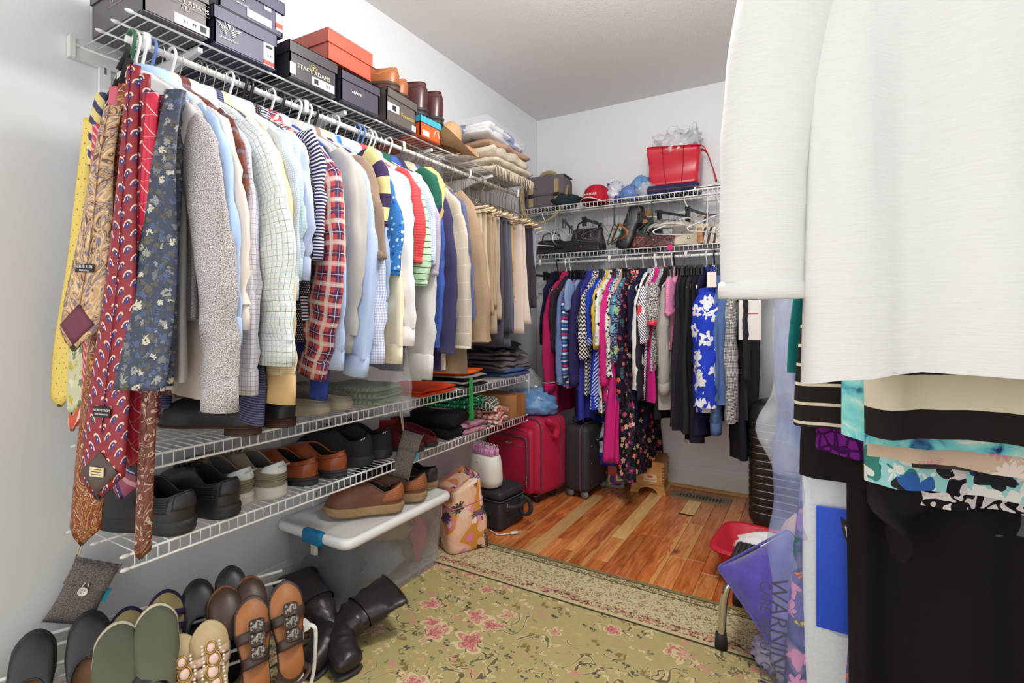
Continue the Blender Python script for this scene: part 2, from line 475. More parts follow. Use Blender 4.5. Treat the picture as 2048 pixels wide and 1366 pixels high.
# ceiling lamp (just above the view): flush dome
def ceiling_lamp():
    t = thing('ceiling_lamp', 'round flush ceiling lamp with a frosted dome', 'lamp', LAMP_POS)
    MB().loft([[Vector((0.17 * s * math.cos(a), 0.17 * s * math.sin(a), z)) for a in [2 * PI * k / 32 for k in range(32)]] for s, z in ((1, 0), (1.02, -0.01), (1.0, -0.03), (0.93, -0.032))], True, True, False).build('rim', M_WHITEPL, t)
    MB().loft([[Vector((0.155 * s * math.cos(a), 0.155 * s * math.sin(a), z)) for a in [2 * PI * k / 32 for k in range(32)]] for s, z in ((1, -0.03), (0.96, -0.05), (0.8, -0.07), (0.5, -0.084), (0.05, -0.09))], True, False, True).build('dome', mat('lamp_dome', (255, 250, 240), 0.4, emit=((255, 246, 232), 3.0)), t)
    l = bpy.data.lights.new('lamp_light', 'POINT'); l.shadow_soft_size = 0.15; l.energy = LAMP_WATTS; l.color = (1.0, 0.975, 0.94)
    lo = bpy.data.objects.new('lamp_light', l); COL.objects.link(lo); lo.parent = t; lo.location = (0, 0, -0.27)
ceiling_lamp()

# outlet and floor vent
p = on_y(1373, 871, RY)
o = MB().rbox((0, 0, 0), (0.072, 0.008, 0.115), 0.004).build('wall_outlet', M_WHITEPL); o.location = (p.x, RY - 0.0045, p.z); tag(o, 'white duplex power outlet on the wall above the baseboard', 'outlet')
for dz in (0.027, -0.027):
    MB().loft([[Vector((0.017 * math.cos(a), y, 0.015 * math.sin(a))) for a in [2 * PI * k / 16 for k in range(16)]] for y in (-0.004, -0.0062)], True, True, True).build('socket', M_TRIM, o, loc=(0, 0, dz))
    for dx in (-0.006, 0.006): MB().box((dx, -0.0064, 0.003), (0.002, 0.001, 0.008)).build('slot', M_BLACKPL, o, loc=(0, 0, dz), smooth=False)
    MB().ell((0, -0.0064, -0.008), (0.0025, 0.001, 0.0025), 8, 5).build('slot', M_BLACKPL, o, loc=(0, 0, dz))
a = on_z(1358, 982, 0.0); b = on_z(1455, 995, 0.0)
vc = (a + b) / 2; vc = Vector((vc.x, 3.10, 0.0))
vt = thing('floor_vent', 'tan metal floor register let into the boards by the wall', 'vent', (vc.x, vc.y, 0.001))
M_VENT = mat('vent_metal', (150, 128, 92), 0.45, metal=0.3)
fr = MB()
for c, s in (((0, 0.046, 0.002), (0.33, 0.028, 0.005)), ((0, -0.046, 0.002), (0.33, 0.028, 0.005)), ((-0.145, 0, 0.002), (0.04, 0.066, 0.005)), ((0.145, 0, 0.002), (0.04, 0.066, 0.005))): fr.box(c, s)
fr.build('frame', M_VENT, vt, smooth=False)
MB().box((0, 0, -0.0005), (0.26, 0.066, 0.0012)).build('backing', M_BLACKPL, vt, smooth=False)
for i in range(14): MB().box((-0.118 + i * 0.0182, 0, 0.0022), (0.008, 0.066, 0.004)).build('slat', M_VENT, vt, smooth=False)

# rug
def m_rug():
    g = Gr('rug_wool'); x, y, z = g.xyz('Object')
    RW0, RY1 = 0.03, 2.0
    d = (x - RW0).mn(RY1 - y)                      # distance to the left / far edge
    # field flowers
    def sprays(scale, off, R0, cols, edge, dens, pet, warp):
        vv = g.vec(x + off, y + off * 0.7)
        n1 = g.noise(scale * 2.2, vv, 1.0, color=True)
        vm = g.node('ShaderNodeVectorMath', operation='MULTIPLY_ADD'); g.link(n1, vm.inputs[0]); vm.inputs[1].default_value = (warp / scale,) * 3; g.link(vv, vm.inputs[2])
        vn = g.vor(scale, vm.outputs[0], out='node')
        sp = g.node('ShaderNodeVectorMath', operation='SUBTRACT'); g.link(vm.outputs[0], sp.inputs[0]); g.link(vn.outputs['Position'], sp.inputs[1])
        se = g.node('ShaderNodeSeparateXYZ'); g.link(sp.outputs[0], se.inputs[0])
        ang = g.m('ARCTAN2', X(g, se.outputs[1]), X(g, se.outputs[0]))
        rs = g.node('ShaderNodeSeparateXYZ'); g.link(vn.outputs['Color'], rs.inputs[0]); r1 = X(g, rs.outputs[0]); r2 = X(g, rs.outputs[1])
        k = X(g, vn.outputs['Distance']) / (((ang * pet + r1 * 6.28).cos().ab() * 0.5 + 0.55) * R0 * (r1 * 0.4 + 0.8))
        return k, r1, r2.lt(dens), ang
    c = g.mix(g.noise(60, g.tc('Object'), 2.0), (176, 162, 108), (190, 176, 124))
    # stems: thin dark crooked lines
    st = g.noise(8.5, g.vec(x + 3.0, y), 2.5, 0.5, 1.0)
    stem = (st - 0.5).ab().lt(0.011); msk = g.noise(4.0, g.vec(x, y + 9.0), 0.0).gt(0.47)
    c = g.mix((st - 0.5).ab().lt(0.026) * msk * 0.75, c, (214, 196, 150)); c = g.mix(stem * msk * 0.85, c, (88, 80, 62))
    # small cream / green / grey leaves
    for sc, of, r0, cols, dn in ((34, 1.3, 0.40, ((210, 190, 138), (124, 120, 96), (220, 204, 160), (96, 92, 78)), 0.55), (22, 5.1, 0.40, ((216, 198, 150), (206, 176, 120), (140, 122, 74), (206, 150, 130)), 0.55)):
        k, r1, on, ang = sprays(sc, of, r0, cols, None, dn, 1.5, 0.5)
        cc = g.ramp(r1, [(i / len(cols), q) for i, q in enumerate(cols)], True)
        sh = (k * 3.0 + ang * 2.0).sin().gt(-0.35)
        c = g.mix(k.lt(1.0) * on * sh, c, cc)
    for sc, of, r0, dn in ((12.0, 2.2, 0.36, 0.36), (8.0, 7.7, 0.36, 0.36)):
        k, r1, on, ang = sprays(sc, of, r0, None, None, dn, 2.5, 0.35)
        c = g.mix(k.lt(1.25) * on, c, (220, 202, 156))
        pk = g.ramp(k + g.noise(160, g.tc('Object'), 1.0) * 0.6 - 0.1, [(0.0, (150, 110, 70)), (0.22, (186, 104, 100)), (0.5, (212, 150, 138)), (0.66, (190, 108, 104)), (0.9, (226, 186, 164)), (1.15, (206, 140, 130))], True)
        c = g.mix(k.lt(1.0) * on, c, pk)
    # borders
    w = g.noise(75, g.vec(x, y), 1.0, 0.5, 1.6); crm = g.mix((w - 0.5).ab().lt(0.055), (166, 146, 104), (214, 200, 162))
    crm = g.mix(w.gt(0.56), crm, (152, 132, 90)); crm = g.mix(w.lt(0.44) , crm, (210, 196, 158))
    band = g.ramp(g.noise(55, g.vec(x, y), 1.0, 0.5, 1.0), [(0.0, (92, 84, 66)), (0.40, (196, 130, 112)), (0.49, (214, 196, 156)), (0.60, (90, 100, 70)), (0.66, (216, 200, 160))], True)
    thin = g.mix(g.noise(90, g.vec(x, y), 1.0, 0.5, 1.4).gt(0.5), (204, 190, 152), (128, 112, 76))
    def over(c, lo, hi, col): return g.mix(d.gt(lo) * d.lt(hi), c, col)
    c = over(c, -1.0, 0.285, band); c = over(c, 0.278, 0.288, (74, 72, 50)); c = over(c, 0.262, 0.278, (206, 190, 150))
    c = over(c, -1.0, 0.225, crm); c = over(c, 0.058, 0.063, (70, 68, 52)); c = over(c, 0.024, 0.058, thin); c = over(c, 0.022, 0.027, (70, 68, 52)); c = over(c, -1.0, 0.022, (140, 128, 84))
    g.put(g.b.inputs['Base Color'], c); g.b.inputs['Roughness'].default_value = 1.0; g.b.inputs['Specular IOR Level'].default_value = 0.05
    g.bump(g.noise(700, g.tc('Object'), 2.0), 0.6, 0.002); return g.mat
rug = MB().rbox((1.14, 0.65, 0.006), (2.22, 2.70, 0.010), 0.004, 2).build('rug', m_rug()); tag(rug, 'olive green rug woven with pink flower sprays and a cream border', 'rug')
# ================================================================== WIRE SHELVES AND RAILS
SH_D = 0.305          # shelf depth
def wire_shelf(name, label, cat, loc, rz, length, step=0.0254, lip=0.032, rod=False, caps=True, struts=()):
    """local: x runs out from the wall, y along the wall, z = deck"""
    t = thing(name, label, cat, loc, rz)
    b = MB()
    def rail(n, x, z, r):
        MB().tube([(x, 0, z), (x, length, z)], r, 8).build(n, M_WHITE, t)
        if caps:
            for y in (-0.006, length + 0.006):
                MB().ell((x, y, z), (r * 1.6, 0.012, r * 1.6), 8, 6).build('end_cap', M_WHITEPL, t)
    rail('front_rail', SH_D, 0, 0.0032); rail(*(('lip_rail', SH_D + 0.001, -lip, 0.0032) if lip else ('under_rail', 0.236, -0.005, 0.003))); rail('back_rail', 0.012, -0.004, 0.0028)
    rail('middle_rail', SH_D * 0.5, -0.004, 0.0028)
    w = MB().tube([(0.008, 0, 0), (SH_D - 0.004, 0, 0.001), (SH_D + 0.002, 0, -0.003)] + ([(SH_D + 0.002, 0, -lip)] if lip else []), 0.0016, 5).build('wire', M_WHITE, t)
    n = int(length / step); w.location = (0, step / 2, 0.002)
    for i in range(1, n):
        c = w.copy(); COL.objects.link(c); c.parent = t; c.location = (0, step * (i + 0.5), 0.002)
    for y in struts:
        q = MB(); q.tube([(SH_D - 0.01, y, -0.02), (0.004, y, -0.26)], 0.006, 6, flat=(1.8, (0, 0, 1))); q.build('brace', M_WHITE, t)
    return t
S_TOP = 1.775; Y0 = 0.60
top_sh = wire_shelf('wire_shelf', 'high white wire shelf along the wall carrying the shoe boxes', 'shelf', (0.003, Y0, S_TOP), 0, 1.88, lip=0)
mid_sh = wire_shelf('wire_shelf', 'white wire shelf holding slippers and folded jeans under the shirts', 'shelf', (0.003, Y0, 0.715), 0, 1.94)
low_sh = wire_shelf('wire_shelf', 'white wire shelf holding the row of sneakers, lowest on the wall', 'shelf', (0.003, Y0 - 0.01, 0.492), 0, 1.95)
bk_hi = wire_shelf('wire_shelf', 'upper white wire shelf under the red tote bag', 'shelf', (0.05, RY - 0.003, 1.745), R(-90), 2.1)
bk_lo = wire_shelf('wire_shelf', 'lower white wire shelf crammed with handbags', 'shelf', (0.05, RY - 0.003, 1.442), R(-90), 2.1)
# wall standards and angled brackets of the left shelf, steel rails
def bracket(y, z, label, ln=0.30):
    t = thing('shelf_bracket', label, 'bracket', (0.0, y, z), group='white shelf brackets under the shoe boxes')
    MB().prism([(0.004, 0.0), (ln, 0.0), (ln, -0.012), (0.20, -0.028), (0.03, -0.075), (0.004, -0.085)], -0.006, 0.006).xf(Matrix.Rotation(R(90), 4, 'X')).build('arm', M_WHITE, t, smooth=False)
    MB().box((0.007, 0, -0.05), (0.008, 0.024, 0.13)).build('wall_plate', M_WHITE, t, smooth=False)
for y in (0.76, 1.25, 1.72, 2.2): bracket(y, S_TOP - 0.010, 'white sheet metal bracket under the shoe box shelf')
for i, y in enumerate((0.66, 1.36)):
    t = thing('shelf_standard', 'slotted white upright strip screwed to the wall' if i == 0 else 'slotted white upright strip behind the folded jeans', 'upright', (0, y, 1.20 if i == 0 else 0.30))
    ln = 0.56 if i == 0 else 1.44; MB().box((0.008, 0, ln / 2), (0.012, 0.026, ln)).build('strip', M_WHITE, t, smooth=False)
    for k in range(7 if i == 0 else 18): MB().box((0.0145, 0, 0.05 + k * 0.08), (0.001, 0.005, 0.018)).build('slot', mat('slot_shade', (120, 118, 116), 0.6), t, smooth=False)
w = MB().box((0.012, 0.585, S_TOP - 0.010), (0.02, 0.012, 0.055)); o = w.box((0.008, 0.64, S_TOP - 0.012), (0.014, 0.10, 0.052)).build('shelf_end_clip', M_TRIM, smooth=False); tag(o, 'pale metal clip holding the end of the shoe box shelf', 'clip')
RODX, RODZ = 0.297, 1.712
def rod(name, label, p0, p1, r=0.0085, hooks=(), up=0.04, side=(1, 0, 0)):
    t = thing(name, label, 'clothes rail', p0); d = Vector(p1) - Vector(p0)
    MB().tube([(0, 0, 0), tuple(d)], r, 12).build('bar', M_WHITE, t)
    for k in hooks:
        q = d * k; s = Vector(side) * 0.016
        MB().tube([q + Vector((0, 0, -0.012)), q + s * 0.9 + Vector((0, 0, -0.008)), q + s + Vector((0, 0, 0.012)), q + s * 0.9 + Vector((0, 0, up + 0.004))], 0.0042, 6, flat=(2.2, d.normalized())).build('hook_support', M_WHITE, t)
    return t
rod('clothes_rail', 'white rail carrying the shirts, blazers and trousers', (RODX, Y0 - 0.01, RODZ), (RODX, 2.48, RODZ), hooks=(0.02, 0.26, 0.5, 0.74, 0.98), up=0.022)
BRY, BRZ = RY - 0.295, 1.385
rod('clothes_rail', 'white rail under the handbags carrying the bright coloured clothes', (0.08, BRY, BRZ), (2.1, BRY, BRZ), hooks=(0.05, 0.28, 0.5, 0.72), up=0.022, side=(0, -1, 0))
# ================================================================== HANGERS AND GARMENTS
GD = 0.034      # how far the hanger neck hangs below the hook
def hook_path(r=0.017, n=10, drop=0.07):
    pts = [(-r * math.cos(R(20)), 0, 0.0 - r * 0.2)] + [(r * math.cos(a), 0, r * math.sin(a) + 0.002) for a in [R(180) - R(210) * k / n for k in range(n + 1)]]
    return pts + [(0.008, 0, -0.026), (0.0, 0, -0.04), (0, 0, -drop - GD)]
HANG = {}
def hanger(kind, rz, loc, label, group=None, tilt=0.0):
    """one hanger: hook, shoulders and bar; local x across, y along the rail"""
    if kind not in HANG:
        t = thing('hanger', label, 'hanger')
        m, r, hook_m = {'wire': (M_STEEL, 0.0012, M_STEEL), 'white': (M_WHITEPL, 0.0036, M_WHITEPL), 'brown': (M_BRASSW, 0.0012, M_BRASSW), 'black': (M_BLACKPL, 0.0045, M_BLACKPL), 'blue': (M_BLUEPL, 0.0036, M_BLUEPL), 'clip': (M_BLACKPL, 0.004, M_STEEL), 'green': (M_GREENPL, 0.0036, M_GREENPL), 'wood': (mat('hanger_wood', (190, 122, 58), 0.35), 0.0065, M_STEEL), 'velvet': (mat('hanger_green_velvet', (60, 140, 84), 0.9), 0.005, M_STEEL)}[kind]
        MB().tube(hook_path(0.017 if r < 0.003 else 0.020), 0.0012 if hook_m in (M_STEEL, M_BRASSW) else r, 6).build('hook', hook_m, t)
        if kind == 'clip':
            MB().box((0, 0, -0.075), (0.30, 0.008, 0.014)).build('bar', m, t, smooth=False)
            for s in (-1, 1):
                c = MB().box((s * 0.12, -0.008, -0.09), (0.018, 0.006, 0.055)).box((s * 0.12, 0.008, -0.09), (0.018, 0.006, 0.055)); c.build('clip', m, t, smooth=False)
        else:
            dz = Vector((0, 0, -GD)); sh = spline([(-0.205, 0, -0.155), (-0.19, 0, -0.14), (-0.09, 0, -0.10), (0, 0, -0.068), (0.09, 0, -0.10), (0.19, 0, -0.14), (0.205, 0, -0.155)], 4)
            MB().tube([q + dz for q in sh], r, 6).build('shoulder_bar', m, t)
            MB().tube([Vector(q) + dz for q in ((-0.205, 0, -0.155), (-0.19, 0, -0.165), (0.19, 0, -0.165), (0.205, 0, -0.155))], r, 6).build('lower_bar', m, t)
        HANG[kind] = t
        t.location = loc; t.rotation_euler = (0, tilt, rz); tag(t, label, 'hanger', group); return t
    c = dup(HANG[kind], None, loc, (0, tilt, rz), label)
    if group: c['group'] = group
    elif 'group' in c: del c['group']
    return c

def body_mesh(rng, L, w0=0.215, w1=0.245, th=0.014, flare=0.0, neck=0.062, hemdip=0.0, xo=0.0, nl=16, n=36):
    """hanging torso: shoulders slope from the neck, folds grow towards the hem"""
    b = MB(); rings = []; ph = rng.uniform(0, 6); ph2 = rng.uniform(0, 6); sd = rng.uniform(0, 50)
    lev = [(0.0, neck, -0.052, 0.032), (0.06, neck + 0.03, -0.072, 0.026), (0.14, w0 * 0.78, -0.108, 0.02), (0.2, w0 * 0.96, -0.136, 0.018), (0.25, w0, -0.158, 0.017), (0.30, w0 * 0.985, -0.19, th * 1.1)]
    st = [(q[1], q[2], q[3]) for q in lev]
    for k in range(1, nl):
        t = k / (nl - 1); st.append((lerp(w0 * 0.97, w1 + flare, sm(t)), lerp(-0.20, -L, t), th * (1 + 0.5 * t)))
    for w, z, h in st:
        t = max(0, (-z - 0.15) / (L - 0.15)); ring = []
        for i in range(n):
            a = 2 * PI * i / n; c, s_ = math.cos(a), math.sin(a)
            x = w * (abs(c) ** 0.8) * (1 if c >= 0 else -1); y = h * (abs(s_) ** 0.7) * (1 if s_ >= 0 else -1)
            f = th * (0.9 * math.sin(x * 34 + ph) + 0.6 * math.sin(x * 71 + ph2)) * sm(t * 1.6) + 0.016 * nz(x * 8, z * 3, sd) * sm(t * 2)
            zz = z + (hemdip * (1 - (x / max(w, 0.01)) ** 2) * sm((t - 0.9) * 10) if hemdip else 0) + 0.012 * nz(x * 6 + sd, z * 2, 3.3) * t
            ring.append(Vector((x + xo * t, y + f, zz)))
        rings.append(ring)
    b.loft(rings, True)
    return b
def sleeve_mesh(rng, p0, p1, wid0, wid1, th0, th1, bow=0.03, n=20, m=18, wr=0.006, side=1, lean=0.0, nf=1.0):
    """sleeve tube from the shoulder to the cuff"""
    b = MB(); sd = rng.uniform(0, 90); p0 = Vector(p0); p1 = Vector(p1)
    mid = (p0 + p1) / 2 + Vector((side * bow, lean, 0.04)); ctrl = 2 * mid - (p0 + p1) / 2
    path = bez(p0, ctrl, p1, m); rings = []
    for k, c in enumerate(path):
        t = k / m; T = (path[min(k + 1, m)] - path[max(k - 1, 0)]).normalized()
        ax = Vector((T.z, 0, -T.x)); 
        if ax.length < 1e-5: ax = Vector((1, 0, 0))
        ax.normalize(); ay = Vector((0, 1, 0))
        wa = lerp(wid0, wid1, sm(t)) * (0.55 + 0.45 * sm(t * 5)); wb = lerp(th0, th1, t) * (0.55 + 0.45 * sm(t * 4))
        ring = []
        for i in range(n):
            a = 2 * PI * i / n
            d = 1 + nf * 0.22 * nz(math.cos(a) * 1.3 + sd, math.sin(a) * 1.3, t * 6) + nf * 0.07 * math.sin(3 * a + t * 7 + sd) + nf * 0.05 * math.sin(5 * a - t * 4 + sd * 2)
            cr = wr * (nz(t * 16 + sd, math.cos(a) * 1.2, math.sin(a)) + 0.7 * math.sin(t * 60 + 3 * math.cos(a) + sd) * sm((t - 0.62) * 3)) 
            ring.append(c + ax * ((wa * d + cr) * math.cos(a)) + ay * ((wb * d + cr) * math.sin(a)))
        rings.append(ring)
    b.loft(rings, True)
    return b, path
def cuff_mesh(path, wa, wb, ln, n=20):
    T = (path[-1] - path[-3]).normalized(); ax = Vector((T.z, 0, -T.x)).normalized(); rings = []
    c = path[-1]
    for s, k in ((0.9, -0.006), (1.03, 0.0), (1.05, ln * 0.5), (1.04, ln), (0.97, ln), (0.93, ln * 0.3)):
        rings.append([c + T * k + ax * (wa * s * math.cos(2 * PI * i / n)) + Vector((0, wb * s * math.sin(2 * PI * i / n), 0)) for i in range(n)])
    return MB().loft(rings, True)
def collar_mesh(kind):
    b = MB(); n = 24
    prof = {'shirt': [(0.058, 0.036, -0.060), (0.055, 0.036, -0.028), (0.060, 0.040, -0.018), (0.072, 0.046, -0.030), (0.080, 0.050, -0.060)],
            'crew': [(0.070, 0.036, -0.064), (0.062, 0.036, -0.050), (0.060, 0.034, -0.046), (0.058, 0.032, -0.056)],
            'jacket': [(0.068, 0.036, -0.062), (0.060, 0.036, -0.026), (0.066, 0.040, -0.020), (0.092, 0.044, -0.058), (0.100, 0.046, -0.090)]}[kind]
    rings = []
    for w, h, z in prof:
        rings.append([Vector((w * math.cos(2 * PI * i / n), h * math.sin(2 * PI * i / n), z - 0.012 * abs(math.cos(2 * PI * i / n)) )) for i in range(n)])
    return b.loft(rings, True)
def place(rail, pos):
    if rail == 'left': return (RODX, pos, RODZ), 0.0
    if rail == 'back': return (pos, BRY, BRZ), R(-90)
    return (RRX, pos, RRZ), R(180)
def to_local(rail, pos, u, v):
    if rail == 'left': w = on_y(u, v, pos); return Vector((w.x - RODX, 0, w.z - RODZ))
    if rail == 'back': w = on_x(u, v, pos); return Vector((BRY - w.y, 0, w.z - BRZ))
    w = on_y(u, v, pos); return Vector((RRX - w.x, 0, w.z - RRZ))
def shoulder_pos(rail, u, reach=0.18):
    """where on the rail a garment hangs whose room-side shoulder is seen at column u"""
    if rail == 'left': return on_x(u, 300, RODX + reach).y
    return on_y(u, 540, BRY - reach).x
BTN = mat('button_pearl', (228, 222, 212), 0.3)
def shirt(label, rail, pos, m, cuff=None, kind='long', name='shirt', cat='shirt', L=0.74, w=0.062, th=0.018, cuffm=None, collar='shirt', hang='wire', short='garment', wend=None, cl=0.055, out=0.0, bow=0.03, w1=0.235, flare=0.0, seed=0, btn=0, hemdip=0.0, zmin=None, bth=0.013, inner=True, yaw=0.0, group=None, xo=0.0, w0=0.205, nf=1.0):
    rng = random.Random(seed * 7 + int(pos * 1000)); loc, rz = place(rail, pos); rz += yaw
    t = thing(name, label, cat, loc, rz, group)
    hanger(hang, rz + yaw, loc, '%s hanger holding the %s' % ({'wire': 'bare steel wire', 'white': 'white plastic', 'black': 'black plastic', 'blue': 'blue plastic', 'wood': 'wooden', 'brown': 'brown wire', 'clip': 'black clip', 'green': 'dark green plastic', 'velvet': 'green flocked'}[hang], short))
    body_mesh(rng, L - GD, w0, w1, bth, flare, hemdip=hemdip, xo=xo).xf(Matrix.Translation((0, 0, -GD))).build('body', m, t)
    if collar: collar_mesh(collar).xf(Matrix.Translation((0, 0, -GD))).build('collar', m, t)
    if kind == 'none': return t
    sp = Vector((w0 - 0.013, 0, -0.165 - GD))
    if cuff is not None:
        e = to_local(rail, pos, *cuff) if not isinstance(cuff, Vector) else cuff
    else: e = Vector((0.235, 0, -0.70 if kind == 'long' else -0.34))
    ends = [(1, e)] + ([(-1, Vector((-min(abs(e.x), 0.225), 0, e.z)))] if inner else [])
    for s, q in ends:
        clen = cl if kind == 'long' and cl else 0.0
        d = (q - sp).normalized() if s > 0 else Vector((0, 0, -1))
        q2 = q - Vector((0, 0, -1)) * 0 + Vector((0, 0, clen))
        wE = wend if wend else (w * 0.72 if kind == 'long' else w * 1.05)
        b, path = sleeve_mesh(rng, (s * sp.x, 0, sp.z), (q2.x, 0, q2.z), w, wE, th, th * (0.85 if kind == 'long' else 1.1), bow if s > 0 else 0.0, side=s, m=18 if kind == 'long' else 10, nf=nf, wr=0.006 * nf)
        so = b.build('sleeve', m, t)
        if kind == 'long' and cl:
            cuff_mesh(path, wE, th * 0.85, clen).build('cuff', cuffm or m, so)
            for k in range(btn if s > 0 else 0):
                MB().ell((q.x - 0.0, -th * 0.85 - 0.003, q.z + 0.03 + k * 0.018), (0.0065, 0.002, 0.0065), 10, 6).build('button', BTN if collar != 'jacket' else mat('button_horn', (62, 48, 40), 0.3), so)
        elif kind == 'short':
            cuff_mesh(path, wE, th * 1.1, 0.018).build('sleeve_band', cuffm or m, so)
    return t
def trousers(label, pos, m, top, bot, width=0.2, seed=0, short='trousers', rail='left', th=0.012, ncr=2, name='trousers', hang='clamp', group=None, layers=2):
    """folded over lengthwise and held by the hems: two flat layers that sway a little"""
    rng = random.Random(seed + int(pos * 999)); loc, rz = place(rail, pos)
    t = thing(name, label, 'trousers', loc, rz, group)
    z0 = top; z1 = bot
    for k in range(layers):
        sd = rng.uniform(0, 60); sh = rng.uniform(-0.012, 0.012); w = width * rng.uniform(0.92, 1.0); zb = z1 + (0.0 if k == 0 else rng.uniform(0.03, 0.10))
        rings = []
        for j in range(19):
            s = j / 18; z = lerp(z0, zb, s); hw = w / 2 * (0.86 + 0.16 * s + 0.04 * nz(s * 3, sd))
            x0 = sh * s + 0.02 * nz(s * 2.5, sd + 5) * s; y0 = (k - 0.5) * th * 2.2 + 0.012 * nz(s * 3, sd + 9)
            ring = []
            for i in range(24):
                a = 2 * PI * i / 24; c, q = math.cos(a), math.sin(a)
                x = hw * abs(c) ** 0.6 * (1 if c >= 0 else -1); y = th * (0.7 + 0.5 * s) * abs(q) ** 0.6 * (1 if q >= 0 else -1) + 0.006 * math.sin(x * 40 + sd) * s
                ring.append(Vector((x0 + x, y0 + y, z + 0.01 * nz(x * 7, sd))))
            rings.append(ring)
        MB().loft(rings, True, True, True).build('leg', m, t)
    h = thing('trouser_hanger', 'trouser hanger with pale clamp bars gripping the %s' % short, 'hanger', loc, rz)
    MB().tube(hook_path(0.017, drop=0.03), 0.0013, 6).build('hook', M_BRASSW, h)
    MB().tube([(-0.09, 0, z0 + 0.012), (0, 0, z0 + 0.075), (0.09, 0, z0 + 0.012)], 0.0013, 6).build('wire_frame', M_BRASSW, h)
    for s in (-1, 1): MB().tube([(-width * 0.55, s * 0.022, z0 - 0.004), (width * 0.55, s * 0.022, z0 - 0.004)], 0.007, 8).build('clamp_bar', mat('clamp_wood', (220, 196, 160), 0.5), h)
    MB().tube([(0, 0, -0.05), (0, 0, z0 + 0.075)], 0.0013, 6).build('stem', M_BRASSW, h)
    return t
# ------------------------------------------------------------------ cloth patterns of the long rail
def chk(base, col, s=0.012, w=0.0011, a=0.8, extra=()):
    return lambda g: g.bands(base, [('u', s, 0, w, col, a), ('v', s, 0.003, w, col, a)] + list(extra))
def ging(base, col, s=0.006, a=0.5): return lambda g: g.bands(base, [('u', s, 0, s / 2, col, a), ('v', s, 0, s / 2, col, a)])
def strp(base, col, s=0.02, w=0.006, ax='v', extra=()): return lambda g: g.bands(base, [(ax, s, 0, w, col, 1.0)] + list(extra))
F_HEATHER = fab('heather_grey', pat=lambda g: g.heather((122, 116, 118), (220, 215, 213), 420))
F_LBLUE = fab('light_blue', (178, 203, 240))
F_LBLUE2 = fab('soft_blue', pat=lambda g: g.bands((188, 206, 238), [('u', 0.003, 0, 0.0012, (160, 184, 228), 0.5)]))
F_CREAM = fab('cream', (238, 226, 214)); F_CREAM2 = fab('cream_check', pat=chk((244, 226, 190), (216, 190, 140), 0.005, 0.0016, 0.6))
F_TAN = fab('tan', (222, 188, 134))
F_BRPLAID = fab('brown_plaid', pat=lambda g: g.bands((138, 84, 66), [('u', 0.05, 0, 0.02, (104, 58, 48), 0.6), ('v', 0.05, 0, 0.02, (98, 56, 50), 0.6), ('v', 0.05, 0.03, 0.008, (120, 124, 150), 0.6), ('u', 0.05, 0.03, 0.006, (120, 124, 150), 0.5)]))
F_LAVCHK = fab('lavender_check', pat=chk((232, 230, 242), (122, 118, 136), 0.011, 0.0009, 0.75, (('u', 0.022, 0.004, 0.003, (206, 206, 234), 0.7),)))
F_GRNCHK = fab('green_check', pat=chk((232, 238, 236), (96, 108, 104), 0.0125, 0.0010, 0.8, (('u', 0.025, 0.004, 0.004, (210, 228, 214), 0.8), ('v', 0.025, 0.004, 0.004, (218, 230, 236), 0.6))))
F_PALECHK = fab('pale_blue_check', pat=chk((222, 230, 242), (168, 190, 218), 0.005, 0.0012, 0.7))
F_PERI = fab('periwinkle', (196, 208, 240)); F_MINTP = fab('mint_print', pat=chk((214, 230, 236), (176, 206, 214), 0.008, 0.003, 0.6))
F_NSTRIPE = fab('navy_stripe', pat=strp((232, 232, 238), (50, 46, 84), 0.0085, 0.0045))
F_DARKDOT = fab('dark_dots', pat=lambda g: g.dots((40, 36, 44), 0.006, 0.0012, (200, 196, 196)))
F_REDPLAID = fab('red_plaid', pat=lambda g: g.bands((196, 82, 82), [('u', 0.052, 0.0, 0.015, (58, 52, 92), 0.85), ('v', 0.052, 0.0, 0.015, (58, 52, 92), 0.75), ('u', 0.052, 0.025, 0.012, (236, 214, 206), 0.7), ('v', 0.052, 0.025, 0.012, (236, 214, 206), 0.6), ('u', 0.026, 0.019, 0.0012, (240, 230, 226), 0.9), ('v', 0.026, 0.019, 0.0012, (240, 230, 226), 0.9)]))
F_ROYAL = fab('royal_blue', (52, 72, 150)); F_GREY = fab('stone_grey', (186, 182, 178)); F_TAUPE = fab('taupe', (150, 128, 112))
F_GINGB = fab('blue_gingham', pat=ging((236, 240, 248), (120, 140, 190), 0.006, 0.55)); F_GINGL = fab('lilac_gingham', pat=ging((240, 242, 250), (140, 154, 200), 0.008, 0.5))
F_RUGBY = fab('rugby_stripe', pat=strp((226, 216, 156), (70, 56, 96), 0.075, 0.035)); F_BRBLUE = fab('bright_blue_print', pat=lambda g: g.flowers((58, 120, 190), 70, ((120, 190, 236), (230, 244, 250), (30, 80, 170)), 0.34, warp=0.3))
F_WHITE = fab('white_cotton', (238, 236, 236)); F_MINTS = fab('mint_stripe', pat=strp((196, 226, 222), (160, 206, 204), 0.01, 0.004)); F_CORAL = fab('coral_stripe', pat=strp((222, 86, 88), (196, 60, 70), 0.008, 0.003))
F_GRNSTR = fab('green_black_stripe', pat=strp((188, 220, 186), (44, 56, 48), 0.020, 0.0022)); F_BLOCK = fab('colour_block', pat=lambda g: g.bands((52, 52, 110), [('v', 0.50, 0.06, 0.20, (38, 96, 78), 1.0)]))
F_GRYSWEAT = fab('grey_sweat', pat=lambda g: g.heather((196, 194, 194), (222, 220, 219), 500)); F_DGREEN = fab('dark_green', (22, 84, 72)); F_LAVG = fab('lavender_grey', (176, 168, 182))
